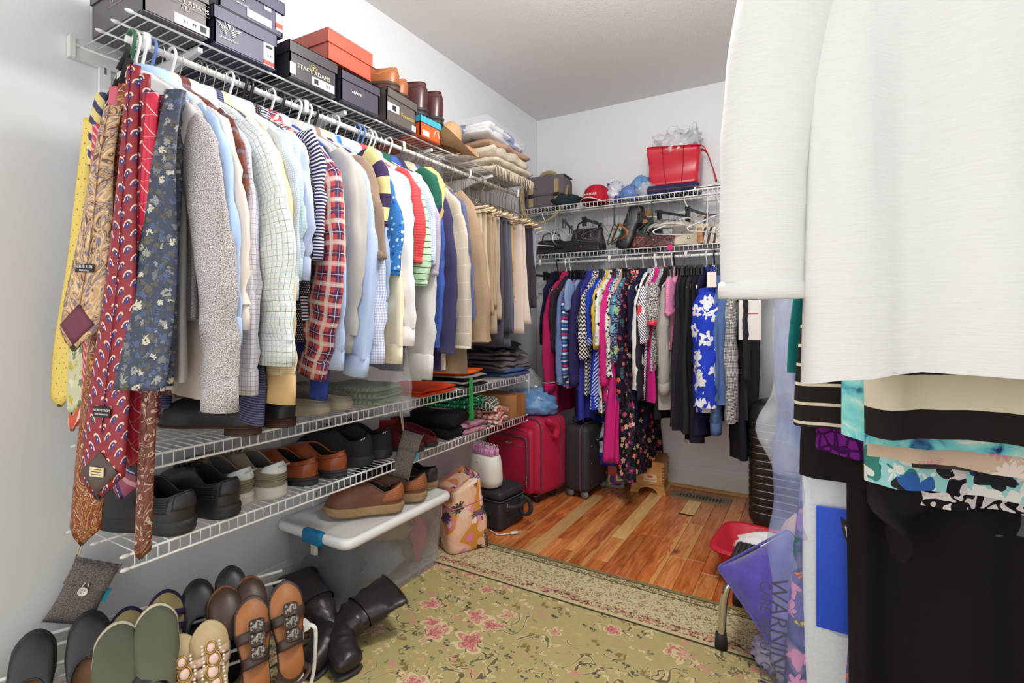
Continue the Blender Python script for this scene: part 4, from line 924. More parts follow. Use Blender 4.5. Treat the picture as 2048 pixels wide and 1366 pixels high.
# (label, short, material, column, cuff spot, kind, hem v, extras)
BACK = [
 ('deep navy dress hanging in the corner behind the trousers', 'navy corner dress', B_NAVD, 1092, None, 'none', 690, dict(name='dress', cat='dress', w1=0.22, hang='black')),
 ('crimson pyjama jacket with white piped cuffs', 'crimson pyjama jacket', B_CRIM, 1109, (1096, 782), 'long', 830, dict(name='pyjama_jacket', cat='jacket', w=0.055, th=0.03, cl=0.06, wend=0.06, hang='white')),
 ('black top on a wooden hanger beside the crimson jacket', 'black top on wood', B_BLK2, 1119, (1118, 700), 'long', 760, dict(name='top', cat='top', hang='wood', collar='crew')),
 ('faded denim blue cardigan', 'denim blue cardigan', B_DEN, 1131, (1124, 768), 'long', 770, dict(name='cardigan', cat='cardigan', w=0.05, th=0.026, cl=0.04, hang='wood')),
 ('blue jersey with white and raspberry bands', 'banded blue jersey', B_STR5, 1142, (1141, 756), 'long', 775, dict(name='jersey', cat='jersey', collar='crew', hang='clip')),
 ('light chambray blouse with short sleeve', 'chambray blouse', B_CHAM, 1149, (1146, 610), 'short', 760, dict(name='blouse', cat='blouse')),
 ('dark navy cardigan with long straight sleeve', 'long navy cardigan', B_NAVY, 1158, (1159, 770), 'long', 780, dict(name='cardigan', cat='cardigan', w=0.055, th=0.03, wend=0.05, hang='clip')),
 ('indigo blue dress showing below the navy cardigan', 'indigo dress', B_INDIGO, 1166, None, 'none', 838, dict(name='dress', cat='dress', w1=0.24, bth=0.02)),
 ('black and white zigzag top', 'zigzag top', B_ZIG, 1178, (1177, 716), 'long', 790, dict(name='top', cat='top', w=0.05, th=0.03, wend=0.05, cl=0)),
 ('royal blue blouse with striped sleeve ends', 'royal blue blouse', B_ROY, 1190, (1182, 690), 'long', 818, dict(name='blouse', cat='blouse', cuffm=B_ROYS, bth=0.02, cl=0.05)),
 ('royal blue dress striped across the skirt', 'striped royal dress', B_ROYS, 1196, None, 'none', 816, dict(name='dress', cat='dress', bth=0.018, hang='clip')),
 ('bright yellow cardigan with three quarter sleeve', 'yellow cardigan', B_YEL, 1203, (1193, 696), 'long', 690, dict(name='cardigan', cat='cardigan', w=0.05, th=0.026, wend=0.045, cl=0.05)),
 ('white top printed with green and black flowers', 'green flower top', B_GRW, 1208, (1203, 682), 'short', 826, dict(name='top', cat='top')),
 ('hot pink cable knit cardigan', 'hot pink cardigan', B_PINK, 1217, (1213, 770), 'long', 800, dict(name='cardigan', cat='cardigan', w=0.05, th=0.03, wend=0.04)),
 ('blue top with white dashes', 'dashed blue top', B_BLST, 1222, None, 'none', 786, dict(name='top', cat='top')),
 ('black and white abstract print blouse', 'abstract print blouse', B_BW, 1228, (1226, 752), 'long', 790, dict(name='blouse', cat='blouse', w=0.045, th=0.024, cl=0)),
 ('beige jersey showing below the turquoise blouse', 'beige jersey', B_BEIGE, 1233, None, 'none', 786, dict(name='jersey', cat='jersey')),
 ('turquoise flowered blouse on dotted navy', 'turquoise blouse', B_TURQ, 1241, (1230, 722), 'long', 740, dict(name='blouse', cat='blouse', w=0.056, th=0.034, wend=0.055, cl=0.02)),
 ('dark blouse with purple and orange flowers', 'night floral blouse', B_FLO2, 1251, (1250, 800), 'long', 830, dict(name='blouse', cat='blouse', w=0.05, th=0.03, cl=0)),
 ('long black maxi dress covered in pink flowers', 'floral maxi dress', B_FLOR, 1262, None, 'none', 955, dict(name='dress', cat='dress', bth=0.028, flare=0.06, w1=0.24)),
 ('navy cardigan on a green flocked hanger', 'navy cardigan on green', B_NAVD, 1271, (1280, 690), 'long', 860, dict(name='cardigan', cat='cardigan', hang='velvet', bth=0.02)),
 ('white knit top with a long plain sleeve', 'white knit top', B_WHT, 1283, (1272, 778), 'long', 776, dict(name='top', cat='top', w=0.05, th=0.03, wend=0.036, cl=0, collar='crew')),
 ('black top behind the white knit', 'black top behind white', B_BLK2, 1288, (1285, 798), 'long', 800, dict(name='top', cat='top', collar='crew')),
 ('striped blouse with coral red flowers', 'coral flower blouse', B_COR, 1294, (1287, 684), 'long', 800, dict(name='blouse', cat='blouse', w=0.055, th=0.034, wend=0.052, cl=0.025, hang='white')),
 ('magenta dress with a bare straight side', 'magenta dress', B_MAG, 1305, None, 'none', 803, dict(name='dress', cat='dress', bth=0.02)),
 ('black and white speckled top with coral ruffle', 'coral ruffle top', B_SPK, 1313, (1310, 640), 'short', 740, dict(name='top', cat='top', cuffm=B_RUF, w=0.05, th=0.034, hang='white')),
 ('black evening dress with uneven hem', 'black evening dress', B_BLK, 1322, None, 'none', 838, dict(name='dress', cat='dress', bth=0.02)),
 ('grey ribbed cardigan with long drooping sleeve', 'grey ribbed cardigan', B_GREYK, 1334, (1318, 786), 'long', 816, dict(name='cardigan', cat='cardigan', w=0.058, th=0.034, wend=0.045, bth=0.02, hang='black')),
 ('pink lace top beside the grey cardigan', 'pink lace top', B_LACE, 1346, (1346, 620), 'short', 700, dict(name='top', cat='top')),
 ('black slip dress next to the pink lace', 'black slip dress', B_BLK2, 1356, None, 'none', 850, dict(name='dress', cat='dress', bth=0.02, hang='clip')),
 ('black wide leg trousers with a knotted waist tie', 'black tied trousers', B_BLK, 1366, None, 'none', 862, dict(name='trousers', cat='trousers', bth=0.022, collar=None, hang='clip')),
 ('charcoal skirt with soft pleats', 'charcoal skirt', B_BLK2, 1376, None, 'none', 866, dict(name='skirt', cat='skirt', bth=0.02, collar=None, hang='clip')),
 ('black pleated skirt with a scalloped hem', 'scalloped black skirt', B_BLK, 1388, None, 'none', 884, dict(name='skirt', cat='skirt', bth=0.022, collar=None, hang='clip')),
 ('navy trousers behind the blooming dress', 'navy clip trousers', B_NAVD, 1398, None, 'none', 866, dict(name='trousers', cat='trousers', bth=0.02, collar=None, hang='clip')),
 ('royal blue dress with huge white blooms', 'blooming dress', B_BIGF, 1418, (1396, 808), 'long', 820, dict(name='dress', cat='dress', bth=0.03, w=0.07, th=0.07, wend=0.085, cl=0, flare=0.03, hang='black', bow=0.02)),
 ('mid blue denim shirt with stitched cuff', 'denim shirt', B_JEAN, 1436, (1434, 868), 'long', 850, dict(name='shirt', cat='shirt', w=0.05, th=0.03, wend=0.045)),
 ('washed denim dress with frayed hem', 'washed denim dress', B_JEAN, 1450, (1448, 806), 'long', 806, dict(name='dress', cat='dress', w=0.05, th=0.03, wend=0.05, cl=0)),
 ('black and white gingham blouse', 'gingham blouse', B_GING, 1466, (1466, 842), 'long', 838, dict(name='blouse', cat='blouse', w=0.055, th=0.034, wend=0.06, cl=0)),
 ('long black dress next to the gingham blouse', 'long black dress', B_BLK, 1482, None, 'none', 918, dict(name='dress', cat='dress', bth=0.022)),
 ('black blouse at the end beside the plastic cover', 'black end blouse', B_BLK2, 1496, (1492, 760), 'long', 840, dict(name='blouse', cat='blouse')),
]
for i, (lab, short, m, us, cf, kd, hv, kw) in enumerate(BACK):
    pos = BS(us); kw = dict(kw); p = on_x(us, hv, pos) if pos < 1.69 else on_y(us, hv, BRY - 0.2)
    d = ray(us, hv); w = on_y(us, hv, BRY - 0.2); kw['L'] = BRZ - w.z
    if cf: # the sleeve hangs a hand's breadth in front of the body's edge
        q = on_y(cf[0], cf[1], BRY - 0.235); cf = Vector((0.235, 0, q.z - BRZ))
    t = shirt(lab, 'back', pos, m, cf, kd, short=short, seed=100 + i, **kw)
    if 'piped' in lab:
        for z in (-0.0,): MB().tube([Vector((0.235 + 0.064 * math.cos(a), 0.03 * math.sin(a), cf.z + 0.055)) for a in [2 * PI * k / 20 for k in range(20)]], 0.0025, 5, closed=True).build('piping', M_WHITEPL, t)
# long raspberry scarf and price tag
p = on_y(1226, 925, BRY - 0.24)
t = thing('scarf', 'long raspberry knit scarf hanging between the floral dresses', 'scarf', (p.x, BRY - 0.24, 1.16))
MB().sheet(lambda s, q: Vector(((s - 0.5) * lerp(0.045, 0.10, q) + 0.01 * math.sin(q * 5), 0.015 * math.sin(s * 9 + q * 3), -q * (1.16 - p.z))), 12, 24, 0.008).build('knit', B_PINK, t)
p = on_y(1425, 560, BRY - 0.25)
t = thing('price_tag', 'cream paper price tag hanging from the blooming dress', 'tag', (p.x, BRY - 0.275, p.z))
MB().box((0, 0, 0), (0.045, 0.001, 0.075)).build('card', mat('tag_card', (232, 228, 220), 0.7), t, smooth=False); MB().tube([(0, 0, 0.036), (0.004, 0.004, 0.09)], 0.0006, 4).build('string', M_WHITEPL, t)
# fleecy hanger covers and spare hook tips between the garments
rn = random.Random(8)
for i in range(34):
    x = lerp(0.17, 1.42, i / 33) + rn.uniform(-0.012, 0.012)
    hanger(rn.choice(('wire', 'wire', 'white', 'clip')), R(-90) + rn.uniform(-0.1, 0.1), (x, BRY, BRZ), 'hanger squeezed between the bright clothes on the rail', 'spare hangers among the bright clothes')
# ================================================================== ON THE HIGH SHELF
DECK = S_TOP + 0.005
M_LABEL = mat('paper_label', (232, 228, 224), 0.6); M_PRINT = mat('black_print', (40, 38, 40), 0.6); M_REDP = mat('red_print', (196, 74, 60), 0.6)
M_SILVER = mat('silver_print', (206, 202, 190), 0.5); M_GOLD = mat('gold_print', (206, 180, 96), 0.45)
def card(name, col, rough=0.45):
    return mat('card_' + name, None, rough, lambda g: g.mix(g.noise(30, g.tc('Object'), 2.0) * 0.35, col, tuple(int(c * 0.8) for c in col)), 0.05, bscale=120)
def shoe_box(label, m, y0, y1, z, h, x0=0.03, x1=0.335, lidm=None, rz=0.0, lid_h=0.035, lid_up=0.0, gap=0.002, lid_rot=0.0):
    w = y1 - y0 - 0.006; d = x1 - x0
    t = thing('shoe_box', label, 'shoe box', ((x0 + x1) / 2, (y0 + y1) / 2, z), rz)
    b = MB(); wl = 0.002
    b.box((0, 0, wl), (d - 0.008, w - 0.008, wl * 2))
    for sx, sy, lx, ly in ((1, 0, wl * 2, w - 0.008), (-1, 0, wl * 2, w - 0.008), (0, 1, d - 0.008, wl * 2), (0, -1, d - 0.008, wl * 2)):
        b.box((sx * (d / 2 - 0.006), sy * (w / 2 - 0.006), h / 2), (lx, ly, h - 0.004))
    b.build('box_body', m, t, smooth=False)
    l = MB(); l.box((0, 0, h - 0.001), (d, w, 0.002))
    for sx, sy, lx, ly in ((1, 0, 0.002, w), (-1, 0, 0.002, w), (0, 1, d, 0.002), (0, -1, d, 0.002)):
        l.box((sx * (d / 2 - 0.001), sy * (w / 2 - 0.001), h - lid_h / 2), (lx, ly, lid_h))
    o = l.build('lid', lidm or m, t, smooth=False); o.location = (0, 0, lid_up); o.rotation_euler = (lid_rot, 0, 0)
    def panel(name, cy, cz, sy, sz, mm, off=0.0): return MB().box((d / 2 - 0.004 + 0.0012 + off, cy, cz), (0.0012, sy, sz)).build(name, mm, t, smooth=False)
    def text(s, size, cy, cz, mm, off=0.0, sx=1.0, side=0, name='lettering'):
        if side == 0: M = frame(Vector((d / 2 - 0.0025 + off, cy, cz)), (0, 1, 0), (0, 0, 1))
        else: M = frame(Vector((cy, -w / 2 + 0.0025 - off, cz)), (1, 0, 0), (0, 0, 1))
        return lettering(s, size, t, mm, M, sx=sx, name=name)
    return t, panel, text, d, w
K_GREY = card('grey', (92, 86, 88)); K_NAVY = card('navy', (62, 60, 92)); K_BLK = card('black', (64, 58, 64), 0.35); K_RED = card('red', (206, 92, 72), 0.35); K_INK = card('ink', (70, 66, 80)); K_DGREY = card('taupe', (96, 88, 86)); K_OR = card('orange', (222, 96, 44)); K_TEAL = card('teal', (70, 172, 196))
def emblem(t, x, y, z, m, s=1.0):
    """small crest: ring, bar and shield point"""
    MB().tube([(x, y + 0.009 * s * math.cos(a), z + 0.009 * s * math.sin(a)) for a in [2 * PI * k / 14 for k in range(14)]], 0.0008, 4, closed=True).build('emblem', m, t)
    MB().prism([(-0.004 * s, 0.004 * s), (0.004 * s, 0.004 * s), (0, -0.006 * s)], 0, 0.0006).xf(frame(Vector((x, y, z)), (0, 1, 0), (0, 0, 1))).build('emblem', m, t, smooth=False)
def barcode(t, x, y, z, n=10, h=0.012):
    for k in range(n): MB().box((x, y + k * 0.0018, z), (0.0006, 0.0009 if k % 3 else 0.0013, h)).build('barcode_bar', M_PRINT, t, smooth=False)
t, pn, tx, d, w = shoe_box('big charcoal shoe box with a round finger hole at the end of the high shelf', K_GREY, 0.605, 0.768, DECK, 0.135, 0.06, 0.335, lid_h=0.045)
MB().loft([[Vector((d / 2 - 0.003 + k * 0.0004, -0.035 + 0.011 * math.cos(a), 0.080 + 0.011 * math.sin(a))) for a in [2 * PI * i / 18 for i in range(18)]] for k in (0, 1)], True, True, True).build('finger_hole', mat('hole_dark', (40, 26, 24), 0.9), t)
tx('STACY ADAMS', 0.016, 0.025, 0.068, M_SILVER); emblem(t, d / 2 - 0.0025, 0.020, 0.054, M_SILVER)
tx('STACY ADAMS', 0.016, 0.03, 0.070, M_SILVER, side=1)
MB().tube([(d / 2 - 0.0028, a, b) for a, b in ((-0.035, 0.084), (0.080, 0.084), (0.080, 0.056), (-0.035, 0.056))], 0.0005, 4, closed=True).build('border_print', M_SILVER, t)
MB().tube([(a, -w / 2 + 0.0022, b) for a, b in ((-0.045, 0.086), (0.105, 0.086), (0.105, 0.056), (-0.045, 0.056))], 0.0005, 4, closed=True).build('border_print', M_SILVER, t)
pn('size_label', 0.036, 0.018, 0.085, 0.026, M_LABEL); tx('11   M', 0.012, 0.03, 0.018, M_PRINT, 0.0012); barcode(t, d / 2 - 0.0018, 0.056, 0.018, 9, 0.016)
def dockers(t, tx, d, yc, z):
    tx('DOCKERS', 0.020, yc, z + 0.034, M_LABEL, sx=1.0); 
    for k in range(5):
        for s in (-1, 1): MB().tube([(d / 2 - 0.0022, yc + s * 0.006, z + 0.004 - k * 0.004), (d / 2 - 0.0022, yc + s * (0.034 - k * 0.005), z + 0.012 - k * 0.006)], 0.0014, 4).build('wing_print', M_LABEL, t)
    emblem(t, d / 2 - 0.0022, yc, z + 0.012, M_LABEL, 1.3); tx('SAN FRANCISCO', 0.007, yc, z - 0.024, M_LABEL)
t, pn, tx, d, w = shoe_box('navy shoe box with a white winged emblem, lower of the two stacked', K_NAVY, 0.772, 0.965, DECK, 0.102); dockers(t, tx, d, -0.05, 0.048)
pn('size_label', 0.068, 0.038, 0.034, 0.072, M_LABEL); tx('12 M', 0.011, 0.068, 0.030, M_PRINT, 0.0012); pn('red_strip', 0.068, 0.010, 0.034, 0.012, M_REDP, 0.0008); MB().ell((d / 2 - 0.001, 0.068, 0.056), (0.001, 0.012, 0.004), 10, 6).build('shoe_print', M_PRINT, t)
t, pn, tx, d, w = shoe_box('navy shoe box with a barcode label, upper of the two stacked', K_NAVY, 0.785, 0.99, DECK + 0.104, 0.105); dockers(t, tx, d, -0.04, 0.060)
pn('size_label', 0.020, 0.022, 0.075, 0.022, M_LABEL); pn('price_sticker', 0.045, 0.062, 0.022, 0.010, M_LABEL); pn('side_label', 0.082, 0.040, 0.022, 0.05, M_LABEL); pn('red_strip', 0.082, 0.030, 0.022, 0.014, M_REDP, 0.0008)
t, pn, tx, d, w = shoe_box('black shoe box with a shiny lid and gold crest', K_BLK, 1.0, 1.19, DECK, 0.112, lid_h=0.034)
tx('STACY ADAMS', 0.019, 0.0, 0.045, M_SILVER); emblem(t, d / 2 - 0.0022, -0.004, 0.058, M_GOLD, 1.2); pn('size_label', 0.035, 0.020, 0.088, 0.026, M_LABEL); barcode(t, d / 2 - 0.0015, 0.0, 0.020, 9, 0.016); tx('10.5', 0.012, 0.052, 0.020, M_PRINT, 0.0012)
pn('side_sticker', -0.078, 0.03, 0.02, 0.035, M_LABEL)
t, pn, tx, d, w = shoe_box('ink grey shoe box squeezed under the red one', K_INK, 1.198, 1.385, DECK, 0.104, lid_h=0.03); tx('ALFANI', 0.013, -0.02, 0.045, M_LABEL)
t, pn, tx, d, w = shoe_box('plain red shoe box on top of the ink grey one', K_RED, 1.135, 1.345, DECK + 0.117, 0.098, 0.05, 0.335, lid_h=0.045); t.rotation_euler = (0, 0, R(2))
t, pn, tx, d, w = shoe_box('taupe shoe box with a raised lid under the brown brogues', K_DGREY, 1.41, 1.585, DECK, 0.118, lid_h=0.032, lid_up=0.006, lid_rot=R(-3))
tx('Freeman', 0.024, 0.035, 0.046, M_GOLD, sx=0.9); tx('Freeman', 0.030, 0.06, 0.035, M_GOLD, side=1); pn('size_label', -0.045, 0.058, 0.062, 0.030, M_LABEL); barcode(t, d / 2 - 0.0015, -0.05, 0.058, 12, 0.02); pn('price_sticker', 0.070, 0.015, 0.022, 0.022, M_LABEL); tx('14', 0.010, 0.07, 0.015, M_PRINT, 0.0012)
t, pn, tx, d, w = shoe_box('orange shoe box with a teal lid under the maroon boots', K_OR, 1.60, 1.745, DECK, 0.088, lidm=K_TEAL, lid_h=0.028)
MB().tube(spline([(d / 2 - 0.0022, 0.02, 0.020), (d / 2 - 0.0022, 0.03, 0.045), (d / 2 - 0.0022, 0.045, 0.05), (d / 2 - 0.0022, 0.052, 0.03), (d / 2 - 0.0022, 0.06, 0.02)], 4), 0.0016, 5).build('swirl_print', M_LABEL, t); pn('size_label', -0.03, 0.02, 0.04, 0.022, M_LABEL)
# straw hat
def hat():
    c = on_x(925, 300, 0.20); t = thing('straw_hat', 'tan straw cowboy hat with a curled brim', 'hat', (0.19, 1.90, DECK + 0.05), rot=(R(-3), R(10), R(8))); t.scale = (1.1, 1.05, 1.0)
    m = mat('straw', None, 0.7, lambda g: g.bands(g.heather((196, 156, 112), (212, 174, 130), 120), [('v', 0.004, 0, 0.0012, (166, 126, 84), 0.5)]), 0.3, bscale=300)
    n = 40; rings = []
    for s, up in ((1.0, 1.0), (0.97, 1.0), (0.85, 0.7), (0.72, 0.38), (0.6, 0.15), (0.54, 0.06)):
        rings.append([Vector((0.185 * s * math.cos(a), 0.15 * s * math.sin(a), 0.085 * up * abs(math.sin(a)) ** 2 * (s ** 2) - 0.02 * up * math.cos(a) ** 2)) for a in [2 * PI * k / n for k in range(n)]])
    MB().loft(rings, True).build('brim', m, t)
    rings = []
    for s, z in ((0.54, 0.004), (0.53, 0.03), (0.50, 0.075), (0.46, 0.10), (0.36, 0.112), (0.2, 0.10), (0.04, 0.088)):
        rings.append([Vector((0.185 * s * math.cos(a), 0.15 * s * math.sin(a), z + 0.012 * math.cos(a) - (0.02 * math.exp(-((abs(math.sin(a)) - 0.9) ** 2) * 30) if z > 0.06 else 0))) for a in [2 * PI * k / n for k in range(n)]])
    MB().loft(rings, True, False, True).build('crown', m, t)
    MB().loft([[Vector((0.185 * 0.545 * math.cos(a), 0.15 * 0.545 * math.sin(a), z)) for a in [2 * PI * k / n for k in range(n)]] for z in (0.006, 0.026)], True).build('hat_band', mat('hat_band', (150, 112, 74), 0.6), t)
hat()
# blankets
M_FLUFF = mat('fluffy_cream', None, 1.0, lambda g: g.mix(g.noise(160, g.tc('Object'), 3.0), (178, 156, 132), (240, 232, 218)), 1.0, bscale=220); M_FLUFFT = mat('fluffy_tan', None, 1.0, lambda g: g.mix(g.noise(160, g.tc('Object'), 3.0), (150, 112, 90), (206, 172, 148)), 1.0, bscale=220)
def folded(name, label, cat, c, size, m, rz=0.0, layers=2, amp=0.006, fsc=18, group=None, sag=0.0):
    """folded cloth: stacked soft layers with rounded fold edges"""
    t = thing(name, label, cat, c, rz, group); h = size[2] / layers; rr = random.Random(int(c[0] * 1000 + c[1] * 777 + c[2] * 99))
    for k in range(layers):
        sx = size[0] * rr.uniform(0.93, 1.0); sy = size[1] * rr.uniform(0.94, 1.0); sd = rr.uniform(0, 80)
        def fn(p, sd=sd, k=k):
            q = nz(p.x * fsc, p.y * fsc, sd) * amp
            return Vector((p.x + nz(p.y * fsc, p.z * 30, sd) * amp * 1.5, p.y + nz(p.x * fsc, p.z * 30, sd + 4) * amp * 1.5, p.z + q - sag * (p.x / size[0] * 2) ** 2))
        b = MB(); nx = 9; rings = []
        r = h * 0.5
        for j in range(15):
            y = lerp(-sy / 2, sy / 2, j / 14); e = 1 - 0.5 * (abs(2 * j / 14 - 1) ** 8)
            ring = []
            for i in range(28):
                a = 2 * PI * i / 28; cc, ss = math.cos(a), math.sin(a)
                ring.append(fn(Vector((sx / 2 * abs(cc) ** 0.35 * (1 if cc > 0 else -1), y, h * (k + 0.5) + h * 0.53 * e * abs(ss) ** 0.5 * (1 if ss > 0 else -1)))))
            rings.append(ring)
        b.loft(rings, True, True, True); b.build('fold', m if not isinstance(m, (list, tuple)) else m[k % len(m)], t)
    return t
folded('blanket', 'fluffy cream blanket with tasselled edge, lowest of the pile', 'blanket', (0.18, 2.36, DECK), (0.33, 0.40, 0.075), M_FLUFF, 0, 2, 0.012)
folded('blanket', 'fluffy cream blanket folded in the middle of the pile', 'blanket', (0.18, 2.34, DECK + 0.078), (0.32, 0.38, 0.05), M_FLUFF, 0.04, 1, 0.012)
folded('blanket', 'rosy tan shaggy blanket under the bagged quilt', 'blanket', (0.17, 2.35, DECK + 0.13), (0.31, 0.38, 0.035), M_FLUFFT, -0.05, 1, 0.012)
t = folded('quilt', 'white quilt with blue toile flowers in a clear zip bag', 'quilt', (0.17, 2.30, DECK + 0.168), (0.30, 0.40, 0.07), mat('quilt_toile', None, 0.8, lambda g: g.flowers((236, 236, 238), 7, ((120, 140, 196), (150, 166, 210), (96, 118, 180)), 0.42, dens=0.6, warp=0.9), 0.3, bscale=60), 0.06, 2, 0.016, 10)
M_CLEAR = mat('clear_plastic', (240, 244, 248), 0.12, alpha=0.16, spec=0.8)
def crinkle(c, r, sd, amp=0.12, f=3.0, nu=26, nv=16, flat=0.0):
    b = MB(); b.ell((0, 0, 0), r, nu, nv, f=lambda d: 1 + amp * (2 * abs(nz(d.x * f + sd, d.y * f, d.z * f)) - 0.5) + amp * 0.6 * nz(d.x * f * 2.6, d.y * f * 2.6 + sd, d.z * f * 2.6))
    if flat: 
        zf = -r[2] * flat
        b.V = [(x, y, max(z, zf)) for x, y, z in b.V]
    return b.xf(Matrix.Translation(c))
b = MB().rbox((0, 0, 0.045), (0.325, 0.43, 0.09), 0.03, 4, fn=lambda p: p + Vector((0.006 * nz(p.y * 20, p.z * 20, 1), 0.006 * nz(p.x * 20, p.z * 20, 2), 0.008 * nz(p.x * 14, p.y * 14, 3)))); b.build('zip_bag', M_CLEAR, t)
# tassels on the fringe of the lowest blanket
fr = MB(); rr = random.Random(3)
for k in range(60):
    y = 2.17 + 0.38 * k / 60; x = 0.345 + rr.uniform(-0.004, 0.006); fr.tube([(x - 0.02, y, DECK + 0.03), (x, y + rr.uniform(-.006, .006), DECK + 0.01), (x + rr.uniform(-0.003, 0.006), y + rr.uniform(-.01, .01), DECK - rr.uniform(0.02, 0.045))], [0.003, 0.0022, 0.0012], 5)
o = fr.build('blanket_fringe', M_FLUFF); tag(o, 'cream tassel fringe hanging over the shelf edge below the blankets', 'fringe', kind='stuff')
# ================================================================== SHOES
class Last:
    """shoe form: heel at y=0, toe at y=L; P(th, t): th around the foot (0 = heel, pi = toe), t from the sole seam to the opening"""
    def __init__(s, L=0.29, W=0.05, zs=0.022, s0=0.02, s1=0.52, h_heel=0.075, h_mid=0.055, h_front=0.095, wo=0.62, toe=0.2, ph=1.7, pz=2.0, heelup=0.0):
        s.__dict__.update(locals())
    def hw(s, q):
        w = interp([(0, 0.68), (0.15, 0.72), (0.4, 0.70), (0.66, 1.0), (0.85, 0.93), (1, 0.75)], q)
        if q < 0.13: w *= math.sqrt(max(0, 1 - ((0.13 - q) / 0.13) ** 2))
        if q > 1 - s.toe: w *= math.sqrt(max(0, 1 - ((q - 1 + s.toe) / s.toe) ** 2))
        return w * s.W
    def base(s, th, k=1.0):
        q = 0.5 - 0.5 * math.cos(th); x = s.hw(q) * (1 if th <= PI else -1)
        return Vector((x * k, (q - 0.5) * s.L * k + 0.5 * s.L, 0))
    def P(s, th, t, off=0.0):
        th = th % (2 * PI)
        q = 0.5 - 0.5 * math.cos(th); a = s.base(th); zb = s.zs + s.heelup * (1 - q) ** 2
        so = lerp(s.s0, s.s1, q); c, sn = math.cos(th), math.sin(th)
        o = Vector((s.wo * s.W * (abs(sn) ** 0.8) * (1 if sn >= 0 else -1) * (0.92 + 0.1 * q), so * s.L, 0))
        zt = s.zs + interp([(0, s.h_heel), (0.25, lerp(s.h_heel, s.h_mid, 0.8)), (0.5, s.h_mid), (0.85, lerp(s.h_mid, s.h_front, 0.85)), (1, s.h_front)], q)
        k = t ** s.ph; kz = 1 - (1 - t) ** s.pz
        bulge = 0.004 * math.sin(PI * min(1, t * 1.4))
        p = a.lerp(o, k); p.z = lerp(zb, zt, kz)
        if off or bulge:
            n = Vector((a.x, (a.y - 0.5 * s.L) * 0.6, 0)); 
            if n.length > 1e-6: n.normalize()
            p = p + n * (bulge + off * (1 - 0.5 * t)) + Vector((0, 0, off * t))
        return p
def shoe(label, group, heel, dirv, upper, sole, lining, form, z, name='shoe', kind='dress', laces=None, heelh=0.0, extra=None, pitch=0.0, cat='shoe', roll=0.0):
    t = thing(name, label, cat, (heel[0], heel[1], z), group=group)
    ang = math.atan2(dirv[1], dirv[0]) - PI / 2; t.rotation_euler = (pitch, roll, ang); t.rotation_mode = 'XYZ'
    f = form; n = 40; ths = [2 * PI * i / n for i in range(n)]
    MB().loft([[f.P(a, k / 11) for a in ths] for k in range(12)], True).build('upper', upper, t)
    rim = [f.P(a, 1.0) for a in ths]
    MB().tube(rim, 0.0028, 6, closed=True).build('collar_rim', upper if kind != 'knit' else lining, t)
    ins = []
    for k in range(7):
        q = k / 6; ring = []
        for a, r in zip(ths, rim):
            b = f.base(a, 0.86); b.z = f.zs + 0.006; c = r * 1.0
            p = c.lerp(b, q ** 2.0) ; p.z = lerp(r.z - 0.002, f.zs + 0.006, 1 - (1 - q) ** 1.6); p.x *= 0.94
            ring.append(p)
        ins.append(ring)
    MB().loft(ins, True, False, True).build('lining', lining, t)
    # sole
    def ring(k, z0, arch=0.0): 
        R_ = []
        for a in ths:
            q = 0.5 - 0.5 * math.cos(a); p = f.base(a, k); p.z = z0 + (arch * math.exp(-((q - 0.42) / 0.13) ** 2)) + (f.heelup * (1 - q) ** 2 if z0 > 0.008 else 0) + 0.010 * sm((q - 0.8) / 0.2) * (1 if kind in ('sneaker', 'knit') else 0.4) * (1 if z0 < 0.008 else 0.3)
            R_.append(p)
        return R_
    zs = f.zs
    if kind in ('sneaker', 'knit'):
        MB().loft([ring(0.96, 0.0), ring(1.02, 0.004), ring(1.05, zs * 0.45), ring(1.03, zs * 0.62), ring(1.06, zs * 0.8), ring(1.03, zs + 0.003), ring(0.98, zs + 0.006)], True, True, True).build('sole', sole, t)
    else:
        MB().loft([ring(0.99, heelh), ring(1.04, heelh + 0.001), ring(1.05, zs - 0.002), ring(1.0, zs + 0.003)], True, True, True).build('sole', sole, t)
        if heelh > 0.004:
            hp = [f.base(a, 1.03) for a in ths]; hp = [p for p in hp if p.y < f.L * 0.27]; hp = sorted(hp, key=lambda p: math.atan2(p.x, -(p.y - f.L * 0.2)))
            MB().loft([[Vector((p.x * k, p.y, z_)) for p in hp] for k, z_ in ((0.97, 0.0), (1.0, 0.003), (1.0, heelh + 0.001))], True, True, True).build('heel', sole, t)
    if laces:
        th0 = PI
        for k in range(5):
            tt = 0.98 - k * 0.065; w_ = 0.42 + 0.02 * k
            pts = [f.P(PI - w_ + 2 * w_ * i / 6, tt, 0.004) for i in range(7)]; MB().tube(pts, 0.0022, 5).build('lace', laces, t)
        for s in (-1, 1):
            MB().tube(spline([f.P(PI, 0.97, 0.006), f.P(PI - s * 0.25, 0.95, 0.022), f.P(PI - s * 0.6, 0.9, 0.016), f.P(PI - s * 0.35, 0.88, 0.006)], 5), 0.0018, 5).build('lace', laces, t)
        MB().sheet(lambda a, q: f.P(PI - 0.34 + 0.68 * a, 0.74 + 0.26 * q, 0.002) + Vector((0, -0.004 * q, 0.014 * q * q)), 6, 6, 0.004).build('tongue', upper, t)
    if extra: extra(t, f)
    return t
def patch(f, a0, a1, t0, t1, off=0.0012, na=10, nt=6, wav=0.0, th=0.0016):
    return MB().sheet(lambda a, q: f.P(lerp(a0, a1, a), lerp(t0 + wav * math.cos((a - 0.5) * PI), t1, q), off), na, nt, th)
def stitch(t, f, pts, m, r=0.0006, off=0.0012): MB().tube([f.P(a, k, off) for a, k in pts], r, 4).build('stitching', m, t)
